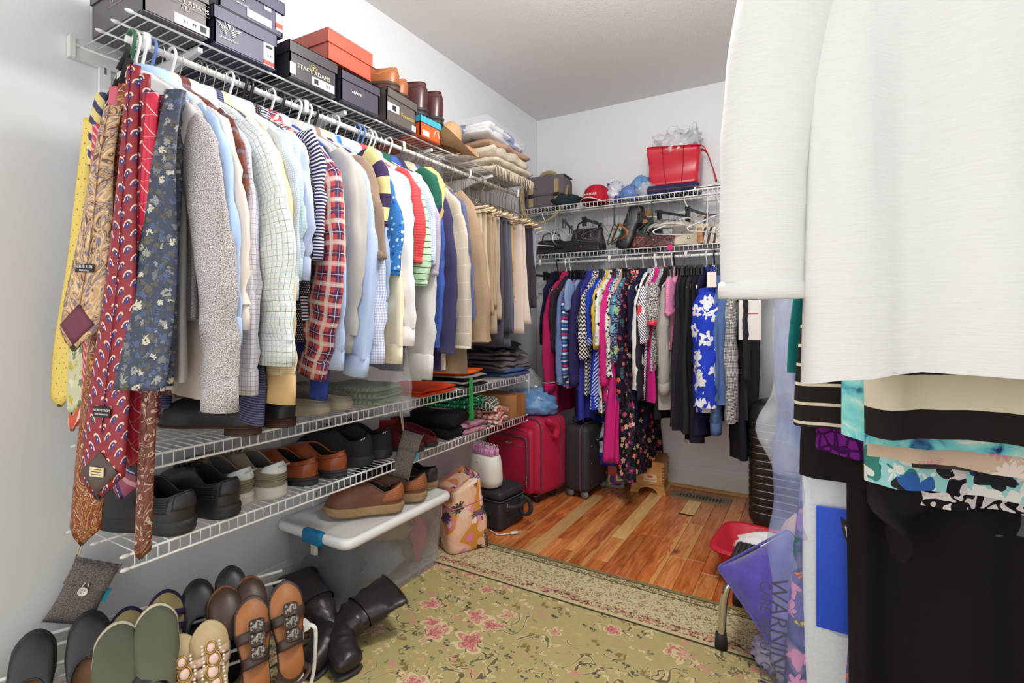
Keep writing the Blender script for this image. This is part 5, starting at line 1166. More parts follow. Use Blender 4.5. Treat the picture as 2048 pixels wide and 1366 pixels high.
S_BLK = lea('black_smooth', (42, 40, 42), 0.38); S_BRN = lea('cognac', (150, 74, 38), 0.33, pat=lambda g: g.mix(g.noise(12, g.tc('Object'), 3.0), (112, 48, 26), (176, 92, 50))); S_MAR = lea('oxblood', (74, 40, 42), 0.3); S_TANB = lea('tan_brown', (158, 92, 52), 0.4); S_DKB = lea('dark_brown', (84, 56, 40), 0.5)
S_SUEDE = mat('taupe_suede', None, 0.95, lambda g: g.mix(g.noise(60, g.tc('Object'), 3.0), (132, 120, 100), (152, 138, 118)), 0.2); S_MESHB = mat('black_knit', None, 0.9, lambda g: g.mix(g.noise(220, g.tc('Object'), 2.0), (22, 21, 24), (48, 46, 50)), 0.5)
S_WSOLE = mat('white_foam', (214, 210, 202), 0.6); S_GUM = mat('gum_sole', None, 0.7, lambda g: g.mix(g.noise(25, g.tc('Object'), 3.0), (132, 104, 68), (178, 148, 104)), 0.2); S_BSOLE = mat('black_sole', (44, 42, 42), 0.6); S_STACK = mat('stacked_leather', None, 0.6, lambda g: g.ramp((g.xyz('Object')[2] * 160.0).fr(), [(0, (70, 46, 34)), (0.5, (96, 66, 48)), (0.7, (54, 36, 28))], True)); S_DARKL = mat('dark_lining', (30, 26, 28), 0.9); S_GREYL = mat('grey_lining', (96, 90, 88), 0.95)
S_LACE = mat('grey_lace', (206, 202, 196), 0.9); S_BLACE = mat('black_lace', (26, 25, 28), 0.8); S_THR = mat('tan_thread', (206, 168, 120), 0.8); S_RED = mat('red_felt', (168, 48, 56), 0.95, bump=0.5); S_MARF = mat('maroon_felt', (104, 28, 42), 0.95, bump=0.5)
LOWZ = 0.4955; MIDZ = 0.7185
def heel_at(u, v, z): p = on_z(u, v, z); return (p.x, p.y)
def away(yaw=0.0): a = PI + yaw; return (math.cos(a), math.sin(a))
def nb(t, f):
    w = mat('white_rubber_patch', (226, 230, 230), 0.5)
    hp = patch(f, -0.95, 0.95, 0.50, 0.97, 0.003, 14, 8, -0.16).build('heel_patch', w, t)
    p = f.P(0.0, 0.62, 0.007); lettering('new balance', 0.0125, t, mat('grey_emboss', (196, 200, 200), 0.5), frame(p + Vector((0, -0.003, 0)), (1, 0, 0), (0, 0.25, 1)), sx=0.8)
    for k in range(3): MB().tube([f.P(a, 0.16 + k * 0.055, 0.0028) for a in [-1.2 + 2.4 * i / 16 for i in range(17)]], 0.0018, 5).build('heel_rib', mat('olive_rubber', (150, 144, 116), 0.6), t)
def adi(t, f):
    for k in range(2): patch(f, 0.55 + k * 0.13, 0.62 + k * 0.13, 0.72, 0.96, 0.0024, 3, 5).build('white_stripe', M_WHITEPL, t); patch(f, -0.62 - k * 0.13, -0.55 - k * 0.13, 0.72, 0.96, 0.0024, 3, 5).build('white_stripe', M_WHITEPL, t)
def ribs(t, f):
    for s in (1, -1):
        for k in range(6): MB().tube([f.P(s * a, 0.2 + k * 0.075, 0.002) for a in (0.75, 0.95, 1.2, 1.45)], 0.0016, 5).build('side_rib', S_BLK, t)
    patch(f, -0.6, 0.6, 0.25, 0.8, 0.002, 10, 5).build('heel_panel', lea('black_panel', (48, 45, 46), 0.45), t)
def oxf(t, f):
    stitch(t, f, [(0.0, 0.05), (0.0, 0.5), (0.0, 0.98)], mat('dark_thread', (60, 34, 24), 0.8)); stitch(t, f, [(-1.3 + 2.6 * i / 16, 0.52) for i in range(17)], MATS['dark_thread'])
    stitch(t, f, [(-1.3 + 2.6 * i / 16, 0.92) for i in range(17)], MATS['dark_thread'])
FS = Last(0.30, 0.053, 0.034, 0.02, 0.46, 0.075, 0.058, 0.10, 0.62)      # sneaker
FO = Last(0.30, 0.050, 0.026, 0.02, 0.48, 0.062, 0.048, 0.085, 0.60)     # oxford
FB = Last(0.30, 0.050, 0.028, 0.02, 0.42, 0.110, 0.105, 0.115, 0.66)     # ankle boot
# lowest wire shelf, row of heels turned to the room
p0 = on_z(377, 1066, LOWZ)
shoe('black walking sneaker lying lengthwise on the lowest shelf behind the ties', 'black walking sneakers', (0.315, 0.725), away(0.26), S_BLK, S_BSOLE, S_DARKL, FS, LOWZ, 'sneaker', 'sneaker', S_BLACE, extra=ribs)
shoe('black walking sneaker with its ribbed heel turned to the room', 'black walking sneakers', (0.315, 0.845), away(0.2), S_BLK, S_BSOLE, S_DARKL, FS, LOWZ, 'sneaker', 'sneaker', S_BLACE, extra=ribs)
shoe('taupe suede running shoe with white heel patch, next to the black sneakers', 'taupe running shoes', heel_at(498, 1010, LOWZ), away(0.28), S_SUEDE, S_WSOLE, S_GREYL, FS, LOWZ, 'sneaker', 'sneaker', S_LACE, extra=nb)
shoe('taupe suede running shoe with white heel patch and a dangling lace', 'taupe running shoes', heel_at(564, 996, LOWZ), away(0.2), S_SUEDE, S_WSOLE, S_GREYL, FS, LOWZ, 'sneaker', 'sneaker', S_LACE, extra=nb)
shoe('cognac leather loafer beside the taupe running shoes', 'cognac loafers', heel_at(632, 968, LOWZ), away(0.35), S_BRN, S_BSOLE, S_DARKL, FO, LOWZ, 'loafer', 'dress', heelh=0.018, extra=oxf)
shoe('cognac leather loafer beside the black striped sneakers', 'cognac loafers', heel_at(690, 953, LOWZ), away(0.3), S_BRN, S_BSOLE, S_DARKL, FO, LOWZ, 'loafer', 'dress', heelh=0.018, extra=oxf)
shoe('black knit sneaker with two white heel stripes beside the loafers', 'black striped sneakers', heel_at(742, 930, LOWZ), away(0.5), S_MESHB, S_BSOLE, S_DARKL, FS, LOWZ, 'sneaker', 'sneaker', S_BLACE, extra=adi)
shoe('black knit sneaker with two white heel stripes behind the hanging sachet', 'black striped sneakers', heel_at(782, 914, LOWZ), away(0.6), S_MESHB, S_BSOLE, S_DARKL, FS, LOWZ, 'sneaker', 'sneaker', S_BLACE, extra=adi)
FC = Last(0.26, 0.050, 0.016, 0.03, 0.55, 0.022, 0.05, 0.075, 0.72)
p = on_z(800, 880, LOWZ)
shoe('red felt clog with an upturned collar', 'red felt clogs', (p.x - 0.05, p.y + 0.04), away(0.4), S_RED, S_BSOLE, S_RED, Last(0.27, 0.052, 0.02, 0.02, 0.5, 0.06, 0.06, 0.09, 0.7), LOWZ, 'clog', 'dress')
shoe('red felt clog leaning on its twin', 'red felt clogs', (p.x - 0.06, p.y + 0.13), away(0.4), S_RED, S_BSOLE, S_RED, Last(0.27, 0.052, 0.02, 0.02, 0.5, 0.06, 0.06, 0.09, 0.7), LOWZ, 'clog', 'dress')
shoe('maroon felt slipper beside the red clogs', 'maroon slippers', heel_at(846, 902, LOWZ), away(0.3), S_MARF, S_BSOLE, S_MARF, FC, LOWZ, 'slipper', 'dress')
shoe('maroon felt slipper beside the black knit', 'maroon slippers', heel_at(872, 892, LOWZ), away(0.3), S_MARF, S_BSOLE, S_MARF, FC, LOWZ, 'slipper', 'dress')
# middle shelf
def blu(t, f): stitch(t, f, [(-1.2 + 2.4 * i / 16, 0.5) for i in range(17)], mat('black_thread', (16, 16, 18), 0.8)); stitch(t, f, [(0.9, 0.1), (1.1, 0.5), (1.3, 0.9)], MATS['black_thread'])
shoe('black leather derby seen from the side under the shirts', 'black derby shoes', (0.34, 0.90), away(0.42), S_BLK, S_STACK, S_DKB, FO, MIDZ, 'derby_shoe', 'dress', S_BLACE, heelh=0.020, extra=blu)
shoe('black leather derby with its stacked heel turned to the room', 'black derby shoes', (0.335, 1.015), away(0.3), S_BLK, S_STACK, S_DKB, FO, MIDZ, 'derby_shoe', 'dress', S_BLACE, heelh=0.020, extra=blu)
M_FUR = mat('beige_fleece', None, 1.0, lambda g: g.mix(g.noise(220, g.tc('Object'), 3.0), (150, 138, 122), (206, 194, 176)), 1.0, bscale=300)
for u, v, l in ((656, 828, 'beige fleece slipper next to the black derbies'), (700, 818, 'beige fleece slipper under the royal blue jersey')):
    shoe(l, 'beige fleece slippers', heel_at(u, v, MIDZ), away(0.35), M_FUR, mat('cream_foam', (206, 196, 172), 0.8), M_FUR, Last(0.28, 0.056, 0.026, 0.04, 0.6, 0.018, 0.03, 0.07, 0.8), MIDZ, 'slipper', 'knit')
# on the high shelf
def cogstitch(t, f):
    stitch(t, f, [(-1.7 + 3.4 * i / 20, 0.46 + 0.14 * math.cos(i * 0.9)) for i in range(21)], S_THR, 0.0008); stitch(t, f, [(0.9 + 0.03 * i, 0.06 + i * 0.08) for i in range(10)], S_THR, 0.0008)
Z7 = DECK + 0.127
shoe('cognac brogue with pale stitching on the taupe box', 'cognac brogues', (0.335, 1.475), away(0.45), S_TANB, S_STACK, S_DARKL, FO, Z7, 'brogue', 'dress', S_BLACE, heelh=0.016, extra=cogstitch)
shoe('cognac brogue with pale stitching beside the maroon boots', 'cognac brogues', (0.30, 1.565), away(0.35), S_TANB, S_STACK, S_DARKL, FO, Z7, 'brogue', 'dress', S_BLACE, heelh=0.016, extra=cogstitch)
for y, l in ((1.648, 'oxblood ankle boot beside the cognac brogues'), (1.752, 'oxblood ankle boot beside the straw hat')):
    shoe(l, 'oxblood ankle boots', (0.33, y), away(0.3), S_MAR, S_BSOLE, S_DARKL, FB, DECK + 0.090, 'ankle_boot', 'dress', heelh=0.016, cat='boot', extra=oxf)
# ================================================================== FOLDED THINGS ON THE LOW SHELVES
def yx(u, x, v=800): return on_x(u, v, x).y
folded('folded_shirt', 'folded green shirt with black stripes under the plastic cover', 'shirt', (0.19, yx(748, 0.25), MIDZ), (0.26, 0.17, 0.075), fab('fold_green', pat=strp((120, 156, 112), (40, 60, 46), 0.022, 0.003, 'u')), 0.1, 3)
M_ORN = fab('fold_orange', (206, 66, 30)); M_ORN2 = fab('fold_flame', (226, 96, 30))
folded('folded_cloth', 'flat red orange folded cloth on the shelf of slippers', 'cloth', (0.20, yx(848, 0.25), MIDZ), (0.28, 0.27, 0.034), M_ORN, 0.1, 2, 0.005)
folded('folded_towel', 'black and grey folded towels under an orange cloth', 'towel', (0.19, yx(918, 0.22), MIDZ), (0.27, 0.20, 0.055), [F_BLACKC, fab('fold_grey', (150, 144, 142))], 0.0, 4, 0.004)
folded('folded_cloth', 'bright orange folded cloth on top of the black towels', 'cloth', (0.18, yx(915, 0.22), MIDZ + 0.057), (0.26, 0.22, 0.02), M_ORN2, 0.15, 1, 0.006)
JY = yx(998, 0.2)
folded('folded_jeans', 'folded blue jeans at the bottom of the jeans pile', 'jeans', (0.18, JY + 0.03, MIDZ), (0.27, 0.26, 0.05), F_DENIM, 0.0, 2)
for k, (l, m, dz) in enumerate((('grey brown folded jeans in the middle of the jeans pile', F_OLDJEAN, 0.052), ('washed grey folded jeans second from the top of the pile', fab('fold_washed', (108, 100, 100)), 0.098), ('black folded trousers topping the jeans pile', fab('fold_dark', (56, 52, 56)), 0.142))):
    folded('folded_jeans', l, 'jeans', (0.17 - 0.01 * k, JY + 0.02 - 0.015 * k, MIDZ + dz), (0.28, 0.30 - 0.02 * k, 0.042), m, 0.14 * (k - 1), 2, 0.022, 13, sag=0.012)
# lowest shelf, far end
folded('folded_sweater', 'black folded sweater beside the maroon slippers', 'sweater', (0.18, yx(893, 0.25), LOWZ), (0.27, 0.19, 0.11), F_BLACKC, 0.15, 2, 0.02)
folded('folded_knit', 'dusty pink lace knit folded on the lowest shelf', 'knitwear', (0.20, yx(925, 0.25) + 0.02, LOWZ), (0.24, 0.18, 0.05), mat('pink_lace_knit', None, 0.95, lambda g: g.dots((196, 138, 158), 0.008, 0.0022, (120, 70, 90)), 0.5), -0.1, 2, 0.01)
folded('folded_shirt', 'emerald green folded shirt with white lines', 'shirt', (0.17, yx(910, 0.2) + 0.03, LOWZ + 0.113), (0.26, 0.20, 0.05), fab('fold_emerald', pat=lambda g: g.bands((22, 112, 74), [('u', 0.05, 0, 0.003, (226, 232, 228), 1.0), ('v', 0.06, 0.01, 0.003, (226, 232, 228), 1.0)])), 0.2, 2, 0.012)
folded('folded_shirt', 'olive and white plaid shirt beside the emerald one', 'shirt', (0.20, yx(962, 0.22), LOWZ + 0.07), (0.20, 0.12, 0.06), fab('fold_olive_plaid', pat=lambda g: g.bands((70, 74, 60), [('u', 0.02, 0, 0.003, (224, 224, 214), 1.0), ('v', 0.02, 0, 0.003, (224, 224, 214), 1.0)])), 0.3, 1, 0.016)
folded('folded_towel', 'red and white checked dish towels in a soft heap', 'towel', (0.22, yx(982, 0.25), LOWZ), (0.20, 0.14, 0.085), fab('fold_red_check', pat=lambda g: g.bands((232, 222, 206), [('u', 0.03, 0, 0.012, (186, 48, 56), 0.75), ('v', 0.03, 0, 0.012, (186, 48, 56), 0.6)])), 0.2, 3, 0.018)
t = thing('cardboard_box', 'brown cardboard box taped shut at the end of the lowest shelf', 'box', (0.18, 2.47, LOWZ), R(-4))
MK = card('kraft', (176, 122, 74), 0.7)
MB().rbox((0, 0, 0.06), (0.25, 0.15, 0.12), 0.003, 2).build('carton', MK, t, auto=40); MB().box((0.1265, 0.0, 0.06), (0.001, 0.045, 0.119)).build('tape', mat('brown_tape', (160, 100, 56), 0.3), t, smooth=False)
MB().box((0, 0, 0.1205), (0.25, 0.002, 0.001)).build('flap_seam', mat('seam_dark', (96, 62, 36), 0.9), t, smooth=False)
# charcoal sachets, shoe horn, hook
M_SACK = mat('grey_linen', None, 0.95, lambda g: g.heather((84, 78, 76), (124, 116, 112), 260), 0.5); M_CORD = mat('cream_cord', (206, 192, 164), 0.9)
def sachet(label, top, c, w, h, tilt, ax, button=True):
    t = thing('sachet', label, 'sachet', c); ax = Vector(ax).normalized(); ay = Vector((0, 0, 1)); nr = ax.cross(ay)
    ca, sa = math.cos(tilt), math.sin(tilt); X_ = ax * ca + ay * sa; Y_ = ay * ca - ax * sa
    rings = []
    for j in range(13):
        q = j / 12; yy = (q - 0.5) * h; th = 0.020 * math.sin(PI * q) ** 0.7 + 0.0015; ww = w * (1 - 0.14 * math.sin(PI * q))
        ring = []
        for i in range(20):
            a = 2 * PI * i / 20; cc, ss = math.cos(a), math.sin(a)
            ring.append(X_ * (ww / 2 * abs(cc) ** 0.5 * (1 if cc > 0 else -1)) + Y_ * (yy + 0.012 * (abs(cc) ** 3) * (1 if q > .5 else -1)) + nr * (th * ss + 0.002 * nz(cc * 3, q * 6)))
        rings.append(ring)
    MB().loft(rings, True, True, True).build('pouch', M_SACK, t)
    MB().sheet(lambda s, q: X_ * ((s - 0.5) * w * 0.9) + Y_ * (h * (0.14 + 0.36 * q)) - nr * -(0.019 * math.sin(PI * (0.64 + 0.36 * q)) + 0.003) , 6, 4, 0.002).build('flap', M_SACK, t)
    tp = Vector(top) - Vector(c); k = Y_ * (h * 0.5) - X_ * (w * 0.45)
    for s in (-0.003, 0.003): MB().tube([k + ax * s * 0.3, (k + tp) / 2 + ax * s, tp + ax * s], 0.0016, 5).build('cord', M_CORD, t)
    MB().box((0, 0, 0), (0.016, 0.034, 0.0015)).build('blue_tab', mat('teal_tab', (40, 150, 168), 0.7), t, smooth=False).matrix_local = frame(X_ * (w * 0.46) + Y_ * (h * 0.02), X_, Y_)
    if button:
        p = nr * 0.022 + Y_ * (h * 0.08)
        b = MB().loft([[Vector((0.011 * s * math.cos(a), 0.011 * s * math.sin(a), z)) for a in [2 * PI * i / 18 for i in range(18)]] for s, z in ((1, 0), (1, 0.003), (0.8, 0.0036), (0.75, 0.0028))], True, True, True).build('button', BTN, t); b.matrix_local = frame(p, X_, Y_)
        for sx in (-0.003, 0.003):
            for sy in (-0.003, 0.003): MB().ell((sx, sy, 0.003), (0.0012, 0.0012, 0.0006), 6, 4).build('hole', M_PRINT, b)
        MB().tube([p + Y_ * 0.022 - X_ * 0.004, p + Y_ * 0.006 - X_ * 0.007, p + Y_ * 0.006 + X_ * 0.007, p + Y_ * 0.022 + X_ * 0.004], 0.0014, 5).build('loop', BTN, t)
    return t
tp = on_x(165, 1082, 0.06); c = on_x(163, 1182, 0.06)
sachet('grey linen charcoal sachet with a white button hanging against the wall', tp, (0.07, c.y, c.z), 0.108, 0.150, R(-24), (0.55, 0.83, 0))
tp = on_x(802, 836, 0.315); c = on_x(812, 905, 0.335)
sachet('grey linen charcoal sachet hanging in front of the red clogs', (tp.x, tp.y, 0.685), (c.x, c.y, c.z - 0.01), 0.085, 0.17, R(-18), (0.77, 0.63, 0), False)
p = on_x(940, 790, 0.33)
t = thing('shoe_horn', 'long green plastic shoe horn hooked on the wire shelf', 'shoe horn', (0.33, p.y, 0.73))
MB().sheet(lambda s, q: Vector((0.006 * (2 * s - 1) ** 2 + 0.004 * q, (s - 0.5) * lerp(0.026, 0.036, q), 0.035 - 0.20 * q)), 6, 16, 0.003).build('blade', mat('green_horn', (44, 140, 70), 0.35), t)
p = on_x(1066, 760, 0.31)
t = thing('hanger', 'white hanger hooked over the end of the jeans shelf', 'hanger', (0.30, 2.555, 0.70))
MB().tube([(0, 0, 0), (0.0, 0.012, 0.02), (0, 0.02, 0.03), (0, 0.03, 0.024), (0, 0.032, 0.0), (0, 0.03, -0.09)], 0.003, 6).build('hook', M_WHITEPL, t)
# ================================================================== ON THE FLOOR
RUGZ = 0.0115
# clear storage tub
t = thing('storage_tub', 'clear plastic storage tub with a white lid and blue latches', 'storage tub', (0.19, 1.475, RUGZ))
M_TUB = mat('frosted_tub', None, 0.28, lambda g: g.mix(g.noise(3, g.tc('Object'), 2.0), (196, 202, 212), (214, 218, 224)), alpha=0.26, spec=0.6)
def rring(w, d, z, r=0.035): return [Vector((x, y, z)) for x, y in rrect(w, d, r, 5)]
MB().loft([rring(0.28, 0.48, 0.003), rring(0.295, 0.495, 0.0), rring(0.305, 0.505, 0.02), rring(0.335, 0.535, 0.26), rring(0.345, 0.545, 0.262), rring(0.345, 0.545, 0.272), rring(0.328, 0.528, 0.272), rring(0.298, 0.498, 0.02), rring(0.28, 0.48, 0.008)], True, True, True).build('tub_body', M_TUB, t)
MB().loft([rring(0.352, 0.556, 0.262), rring(0.368, 0.572, 0.263), rring(0.376, 0.58, 0.272), rring(0.376, 0.58, 0.284), rring(0.366, 0.57, 0.294), rring(0.33, 0.534, 0.295), rring(0.318, 0.522, 0.286), rring(0.30, 0.50, 0.284)], True, False, True).build('lid', M_WHITEPL, t)
M_LATCH = mat('blue_latch', (20, 118, 168), 0.4)
for s in (-1, 1):
    MB().rbox((0.02, s * 0.285, 0.278), (0.10, 0.03, 0.05), 0.012).build('latch', M_LATCH, t); MB().rbox((0.02, s * 0.282, 0.235), (0.03, 0.010, 0.04), 0.003).build('latch_tongue', mat('latch_clear', (206, 204, 190), 0.3), t)
for c, s, m, l in (((0.16, 1.31, 0.10), (0.12, 0.10, 0.085), fab('tub_navy', (46, 54, 86)), 'navy cloth bundle inside the clear tub'), ((0.20, 1.48, 0.10), (0.13, 0.10, 0.085), fab('tub_grey', (120, 128, 150)), 'grey blue cloth bundle inside the clear tub'), ((0.22, 1.53, 0.20), (0.10, 0.10, 0.05), fab('tub_tan', (176, 150, 122)), 'tan cloth bundle pressed under the tub lid'), ((0.22, 1.56, 0.09), (0.10, 0.06, 0.075), fab('tub_brown', (96, 76, 66)), 'brown cloth bundle inside the clear tub'), ((0.23, 1.65, 0.13), (0.09, 0.045, 0.115), fab('tub_pink', (204, 92, 104)), 'pink cloth standing at the end of the clear tub')):
    o = crinkle((0, 0, 0), s, c[1] * 9, 0.22, 2.0).build('cloth_bundle', m); o.location = (c[0], c[1], c[2] + RUGZ); tag(o, l, 'cloth')
LZ = RUGZ + 0.296
def bask(t, f):
    pt = patch(f, -1.15, 1.15, 0.15, 0.95, 0.0022, 16, 8).build('woven_heel', mat('woven_tan', None, 0.5, lambda g: g.bands((170, 100, 56), [('d', 0.009, 0, 0.0016, (104, 56, 30), 0.9), ('v', 0.010, 0, 0.0014, (112, 62, 34), 0.8)]), 0.4), t)
FW = Last(0.285, 0.052, 0.030, 0.02, 0.46, 0.075, 0.05, 0.085, 0.64)
shoe('brown slip-on sneaker with woven heel seen from the side', 'brown woven slip-on sneakers', (0.335, 1.50), away(0.75), S_TANB if False else lea('slip_brown', (110, 68, 46), 0.5), S_GUM, S_DARKL, FW, LZ, 'sneaker', 'sneaker', None, extra=bask)
shoe('brown slip-on sneaker with woven heel beside the black loafers', 'brown woven slip-on sneakers', (0.34, 1.63), away(0.55), MATS['leather_slip_brown'], S_GUM, S_DARKL, FW, LZ, 'sneaker', 'sneaker', None, extra=bask)
shoe('black leather boat shoe at the far end of the tub lid', 'black boat shoes', (0.22, 1.66), away(0.2), S_BLK, S_GUM, S_DARKL, FO, LZ, 'boat_shoe', 'dress', heelh=0.006, extra=oxf)
shoe('black leather boat shoe beside the flowered lunch bag', 'black boat shoes', (0.29, 1.765), away(0.3), S_BLK, S_GUM, S_DARKL, FO, LZ, 'boat_shoe', 'dress', heelh=0.006, extra=oxf)
# fallen boots
S_BOOT = mat('wrinkled_black_leather', None, 0.34, lambda g: g.mix(g.noise(20, g.tc('Object'), 4.0), (24, 21, 22), (52, 44, 44)), 0.6, bscale=70, spec=0.5)
def soft_tube(P0, w, h, sd, wr=0.10, n=30, sub=7, floor=0.002):
    path = spline(P0, sub); m = len(path); rings = []
    for i, p in enumerate(path):
        q = i / (m - 1); d = (path[min(i + 1, m - 1)] - path[max(i - 1, 0)]).normalized(); a = d.cross(Vector((0, 0, 1)))
        a = a.normalized() if a.length > 1e-4 else Vector((1, 0, 0)); b = a.cross(d); ww = interp(w, q); hh = interp(h, q); ring = []
        for k in range(n):
            th = 2 * PI * k / n; f = 1 + wr * nz(q * 9 + sd, math.cos(th) * 1.6, math.sin(th) * 1.6) + 0.6 * wr * math.sin(q * 46 + sd + 2.4 * math.cos(th)) * math.exp(-((q - 0.42) / 0.2) ** 2)
            pt = p + a * (ww * f * math.cos(th)) + b * (hh * f * math.sin(th)); pt.z = max(pt.z, floor); ring.append(pt)
        rings.append(ring)
    return rings
def boot(label, base, rz, sd, flop, foot, ws=1.0):
    """slumped knee boot: foot, crumpled ankle and a wide flattened shaft with a folded flap"""
    t = thing('boot', label, 'boot', base, rz, 'fallen black boots')
    sh = soft_tube(flop, [(q, v_ * ws) for q, v_ in ((0, 0.035), (0.25, 0.060), (0.55, 0.078), (0.8, 0.090), (1, 0.100))], [(0, 0.035), (0.3, 0.040), (0.7, 0.030), (1, 0.024)], sd, 0.14)
    MB().loft(sh, True, True, False).build('shaft', S_BOOT, t)
    MB().tube(sh[-1], 0.0032, 6, closed=True).build('top_seam', S_BOOT, t)
    c = sum(sh[-1], Vector()) / len(sh[-1]); MB().loft([[p.lerp(c, 0.02) for p in sh[-1]], [p.lerp(sum(sh[-5], Vector()) / 30, 0.18) for p in sh[-5]], [p.lerp(sum(sh[-9], Vector()) / 30, 0.3) for p in sh[-9]]], True, False, True).build('lining', S_DARKL, t)
    ft = soft_tube(foot, [(0, 0.030), (0.2, 0.040), (0.5, 0.045), (0.85, 0.043), (0.96, 0.034), (1, 0.016)], [(0, 0.034), (0.3, 0.042), (0.6, 0.036), (0.9, 0.026), (1, 0.012)], sd + 3, 0.06)
    MB().loft(ft, True, True, True).build('foot', S_BOOT, t)
    so = soft_tube([Vector(p) - Vector((0, 0, 0.030)) for p in foot], [(0, 0.032), (0.5, 0.045), (0.9, 0.042), (1, 0.018)], [(0, 0.008), (1, 0.007)], sd, 0.0)
    MB().loft(so, True, True, True).build('sole', S_BSOLE, t)
    # folded strap flap over the ankle
    k = len(sh) // 2; q0 = sh[k]; q1 = sh[k + 5]
    MB().loft([[p + (p - sum(r, Vector()) / 30).normalized() * 0.006 for p in r] for r in (sh[k - 2], sh[k], sh[k + 3])], True).build('strap', S_BOOT, t)
    return t
boot('black wrinkled leather boot fallen open against the tub', (0.405, 1.215, RUGZ), 0, 1.0, [(0.03, -0.11, 0.05), (0.03, -0.05, 0.08), (0.05, 0.02, 0.10), (0.075, 0.085, 0.12)], [(0.03, -0.10, 0.06), (0.06, -0.13, 0.055), (0.105, -0.155, 0.045), (0.15, -0.165, 0.034)])
boot('black wrinkled leather boot slumped beside the shoe rack', (0.285, 1.095, RUGZ), 0, 4.0, [(0.11, 0.01, 0.055), (0.05, 0.02, 0.10), (-0.03, 0.03, 0.125), (-0.11, 0.05, 0.15)], [(0.10, 0.0, 0.06), (0.135, -0.03, 0.055), (0.15, -0.075, 0.042), (0.15, -0.12, 0.03)], 0.75)
# flowered lunch bag
p = on_z(928, 1100, RUGZ)
t = thing('lunch_bag', 'pink and ochre tropical print lunch bag with pink strap', 'bag', (0.285, 1.93, RUGZ), R(-28)); t.scale = (1.05, 1.05, 0.87)
M_TROP = mat('tropical_print', None, 0.45, lambda g: g.flowers(g.flowers(g.ramp(g.noise(10, detail=0.5), [(0, (232, 190, 160)), (0.46, (228, 176, 146)), (0.53, (206, 140, 56)), (0.62, (226, 120, 160)), (0.7, (236, 200, 180))], True), 13, ((62, 58, 42), (74, 70, 120), (232, 210, 190)), 0.46, pet=4.5, warp=0.25, dens=0.75), 20, ((226, 140, 186), (60, 56, 40), (240, 226, 210)), 0.34, pet=2.5, dens=0.5, off=4.0), 0.15, bscale=60)
def taper(p):
    q = p.z / 0.33; return Vector((p.x * (1 - 0.18 * sm(q * 1.2 - 0.2)) + 0.006 * nz(p.y * 14, p.z * 14), p.y * (1 - 0.30 * sm(q * 1.2 - 0.2)) + 0.006 * nz(p.x * 14, p.z * 14, 4), p.z + 0.04 * (p.y / 0.1) * sm(q * 2 - 1)))
b = MB(); rings = []
for z, k in [(0.0, 0.95), (0.006, 1.0)] + [(0.33 * j / 14, 1.0) for j in range(1, 14)] + [(0.324, 1.0), (0.33, 0.96), (0.33, 0.5)]:
    rings.append([taper(Vector((x * k, y * k, z))) for x, y in rrect(0.24, 0.19, 0.03, 6)])
b.loft(rings, True, True, True).build('bag_body', M_TROP, t)
MB().tube([taper(Vector((x, y, 0.235))) for x, y in rrect(0.244, 0.194, 0.03, 6)], 0.0022, 5, closed=True).build('zipper', mat('pink_zip', (226, 130, 170), 0.5), t)
MB().box((0.045, -0.102, 0.205), (0.012, 0.003, 0.06)).build('zip_pull', MATS['pink_zip'], t, smooth=False)
MB().tube(spline([(-0.09, -0.10, 0.20), (-0.10, -0.115, 0.1), (-0.09, -0.125, 0.02), (-0.07, -0.17, 0.006), (-0.09, -0.2, 0.005)], 5), 0.007, 6, flat=(0.25, (0, 1, 0))).build('strap', MATS['pink_zip'], t)
# small black train case
M_NYL = mat('black_nylon', None, 0.65, lambda g: g.mix(g.noise(300, g.tc('Object'), 2.0), (34, 33, 36), (54, 52, 54)), 0.4); M_BRS = mat('nickel', (200, 190, 170), 0.25, metal=1.0)
t = thing('train_case', 'small black train case with a buckled handle', 'case', (0.275, 2.235, 0.001), R(-6)); t.scale = (1, 1, 0.86)
MB().rbox((0, 0, 0.085), (0.27, 0.21, 0.165), 0.02).build('case_body', M_NYL, t); MB().rbox((0, 0, 0.195), (0.27, 0.21, 0.055), 0.022).build('case_lid', M_NYL, t)
MB().tube([Vector((x, y, 0.168)) for x, y in rrect(0.272, 0.212, 0.022, 5)], 0.0035, 6, closed=True).build('zipper', mat('dark_zip', (70, 68, 66), 0.4), t)
MB().tube([Vector((x, y, 0.222)) for x, y in rrect(0.24, 0.18, 0.022, 5)], 0.003, 6, closed=True).build('piping', M_NYL, t)
hd = MB().tube(spline([(0.138, -0.06, 0.13), (0.165, -0.055, 0.135), (0.178, 0.0, 0.13), (0.165, 0.055, 0.135), (0.138, 0.06, 0.13)], 5), 0.009, 8, flat=(1.3, (0, 0, 1))).build('handle', M_NYL, t)
MB().tube(spline([(0.165, 0.03, 0.175), (0.20, 0.045, 0.15), (0.205, 0.05, 0.09), (0.175, 0.045, 0.06), (0.155, 0.035, 0.10), (0.165, 0.03, 0.17)], 5), 0.012, 8, flat=(0.35, (0, 1, 0))).build('handle_wrap', M_NYL, t)
for y in (-0.06, 0.06):
    MB().rbox((0.138, y, 0.13), (0.012, 0.034, 0.05), 0.004).build('handle_mount', M_NYL, t)
    for z in (0.115, 0.145): MB().ell((0.146, y, z), (0.003, 0.005, 0.005), 8, 6).build('rivet', M_BRS, t)
    MB().tube([(0.150, y + 0.012 * math.cos(a), 0.13 + 0.012 * math.sin(a)) for a in [2 * PI * k / 12 for k in range(12)]], 0.002, 5, closed=True).build('ring', M_BRS, t)
MB().rbox((0.136, 0.0, 0.05), (0.010, 0.12, 0.035), 0.004).build('lower_strap', M_NYL, t); MB().box((0.02, -0.1075, 0.145), (0.008, 0.004, 0.045)).build('zip_pull', M_BRS, t, smooth=False)
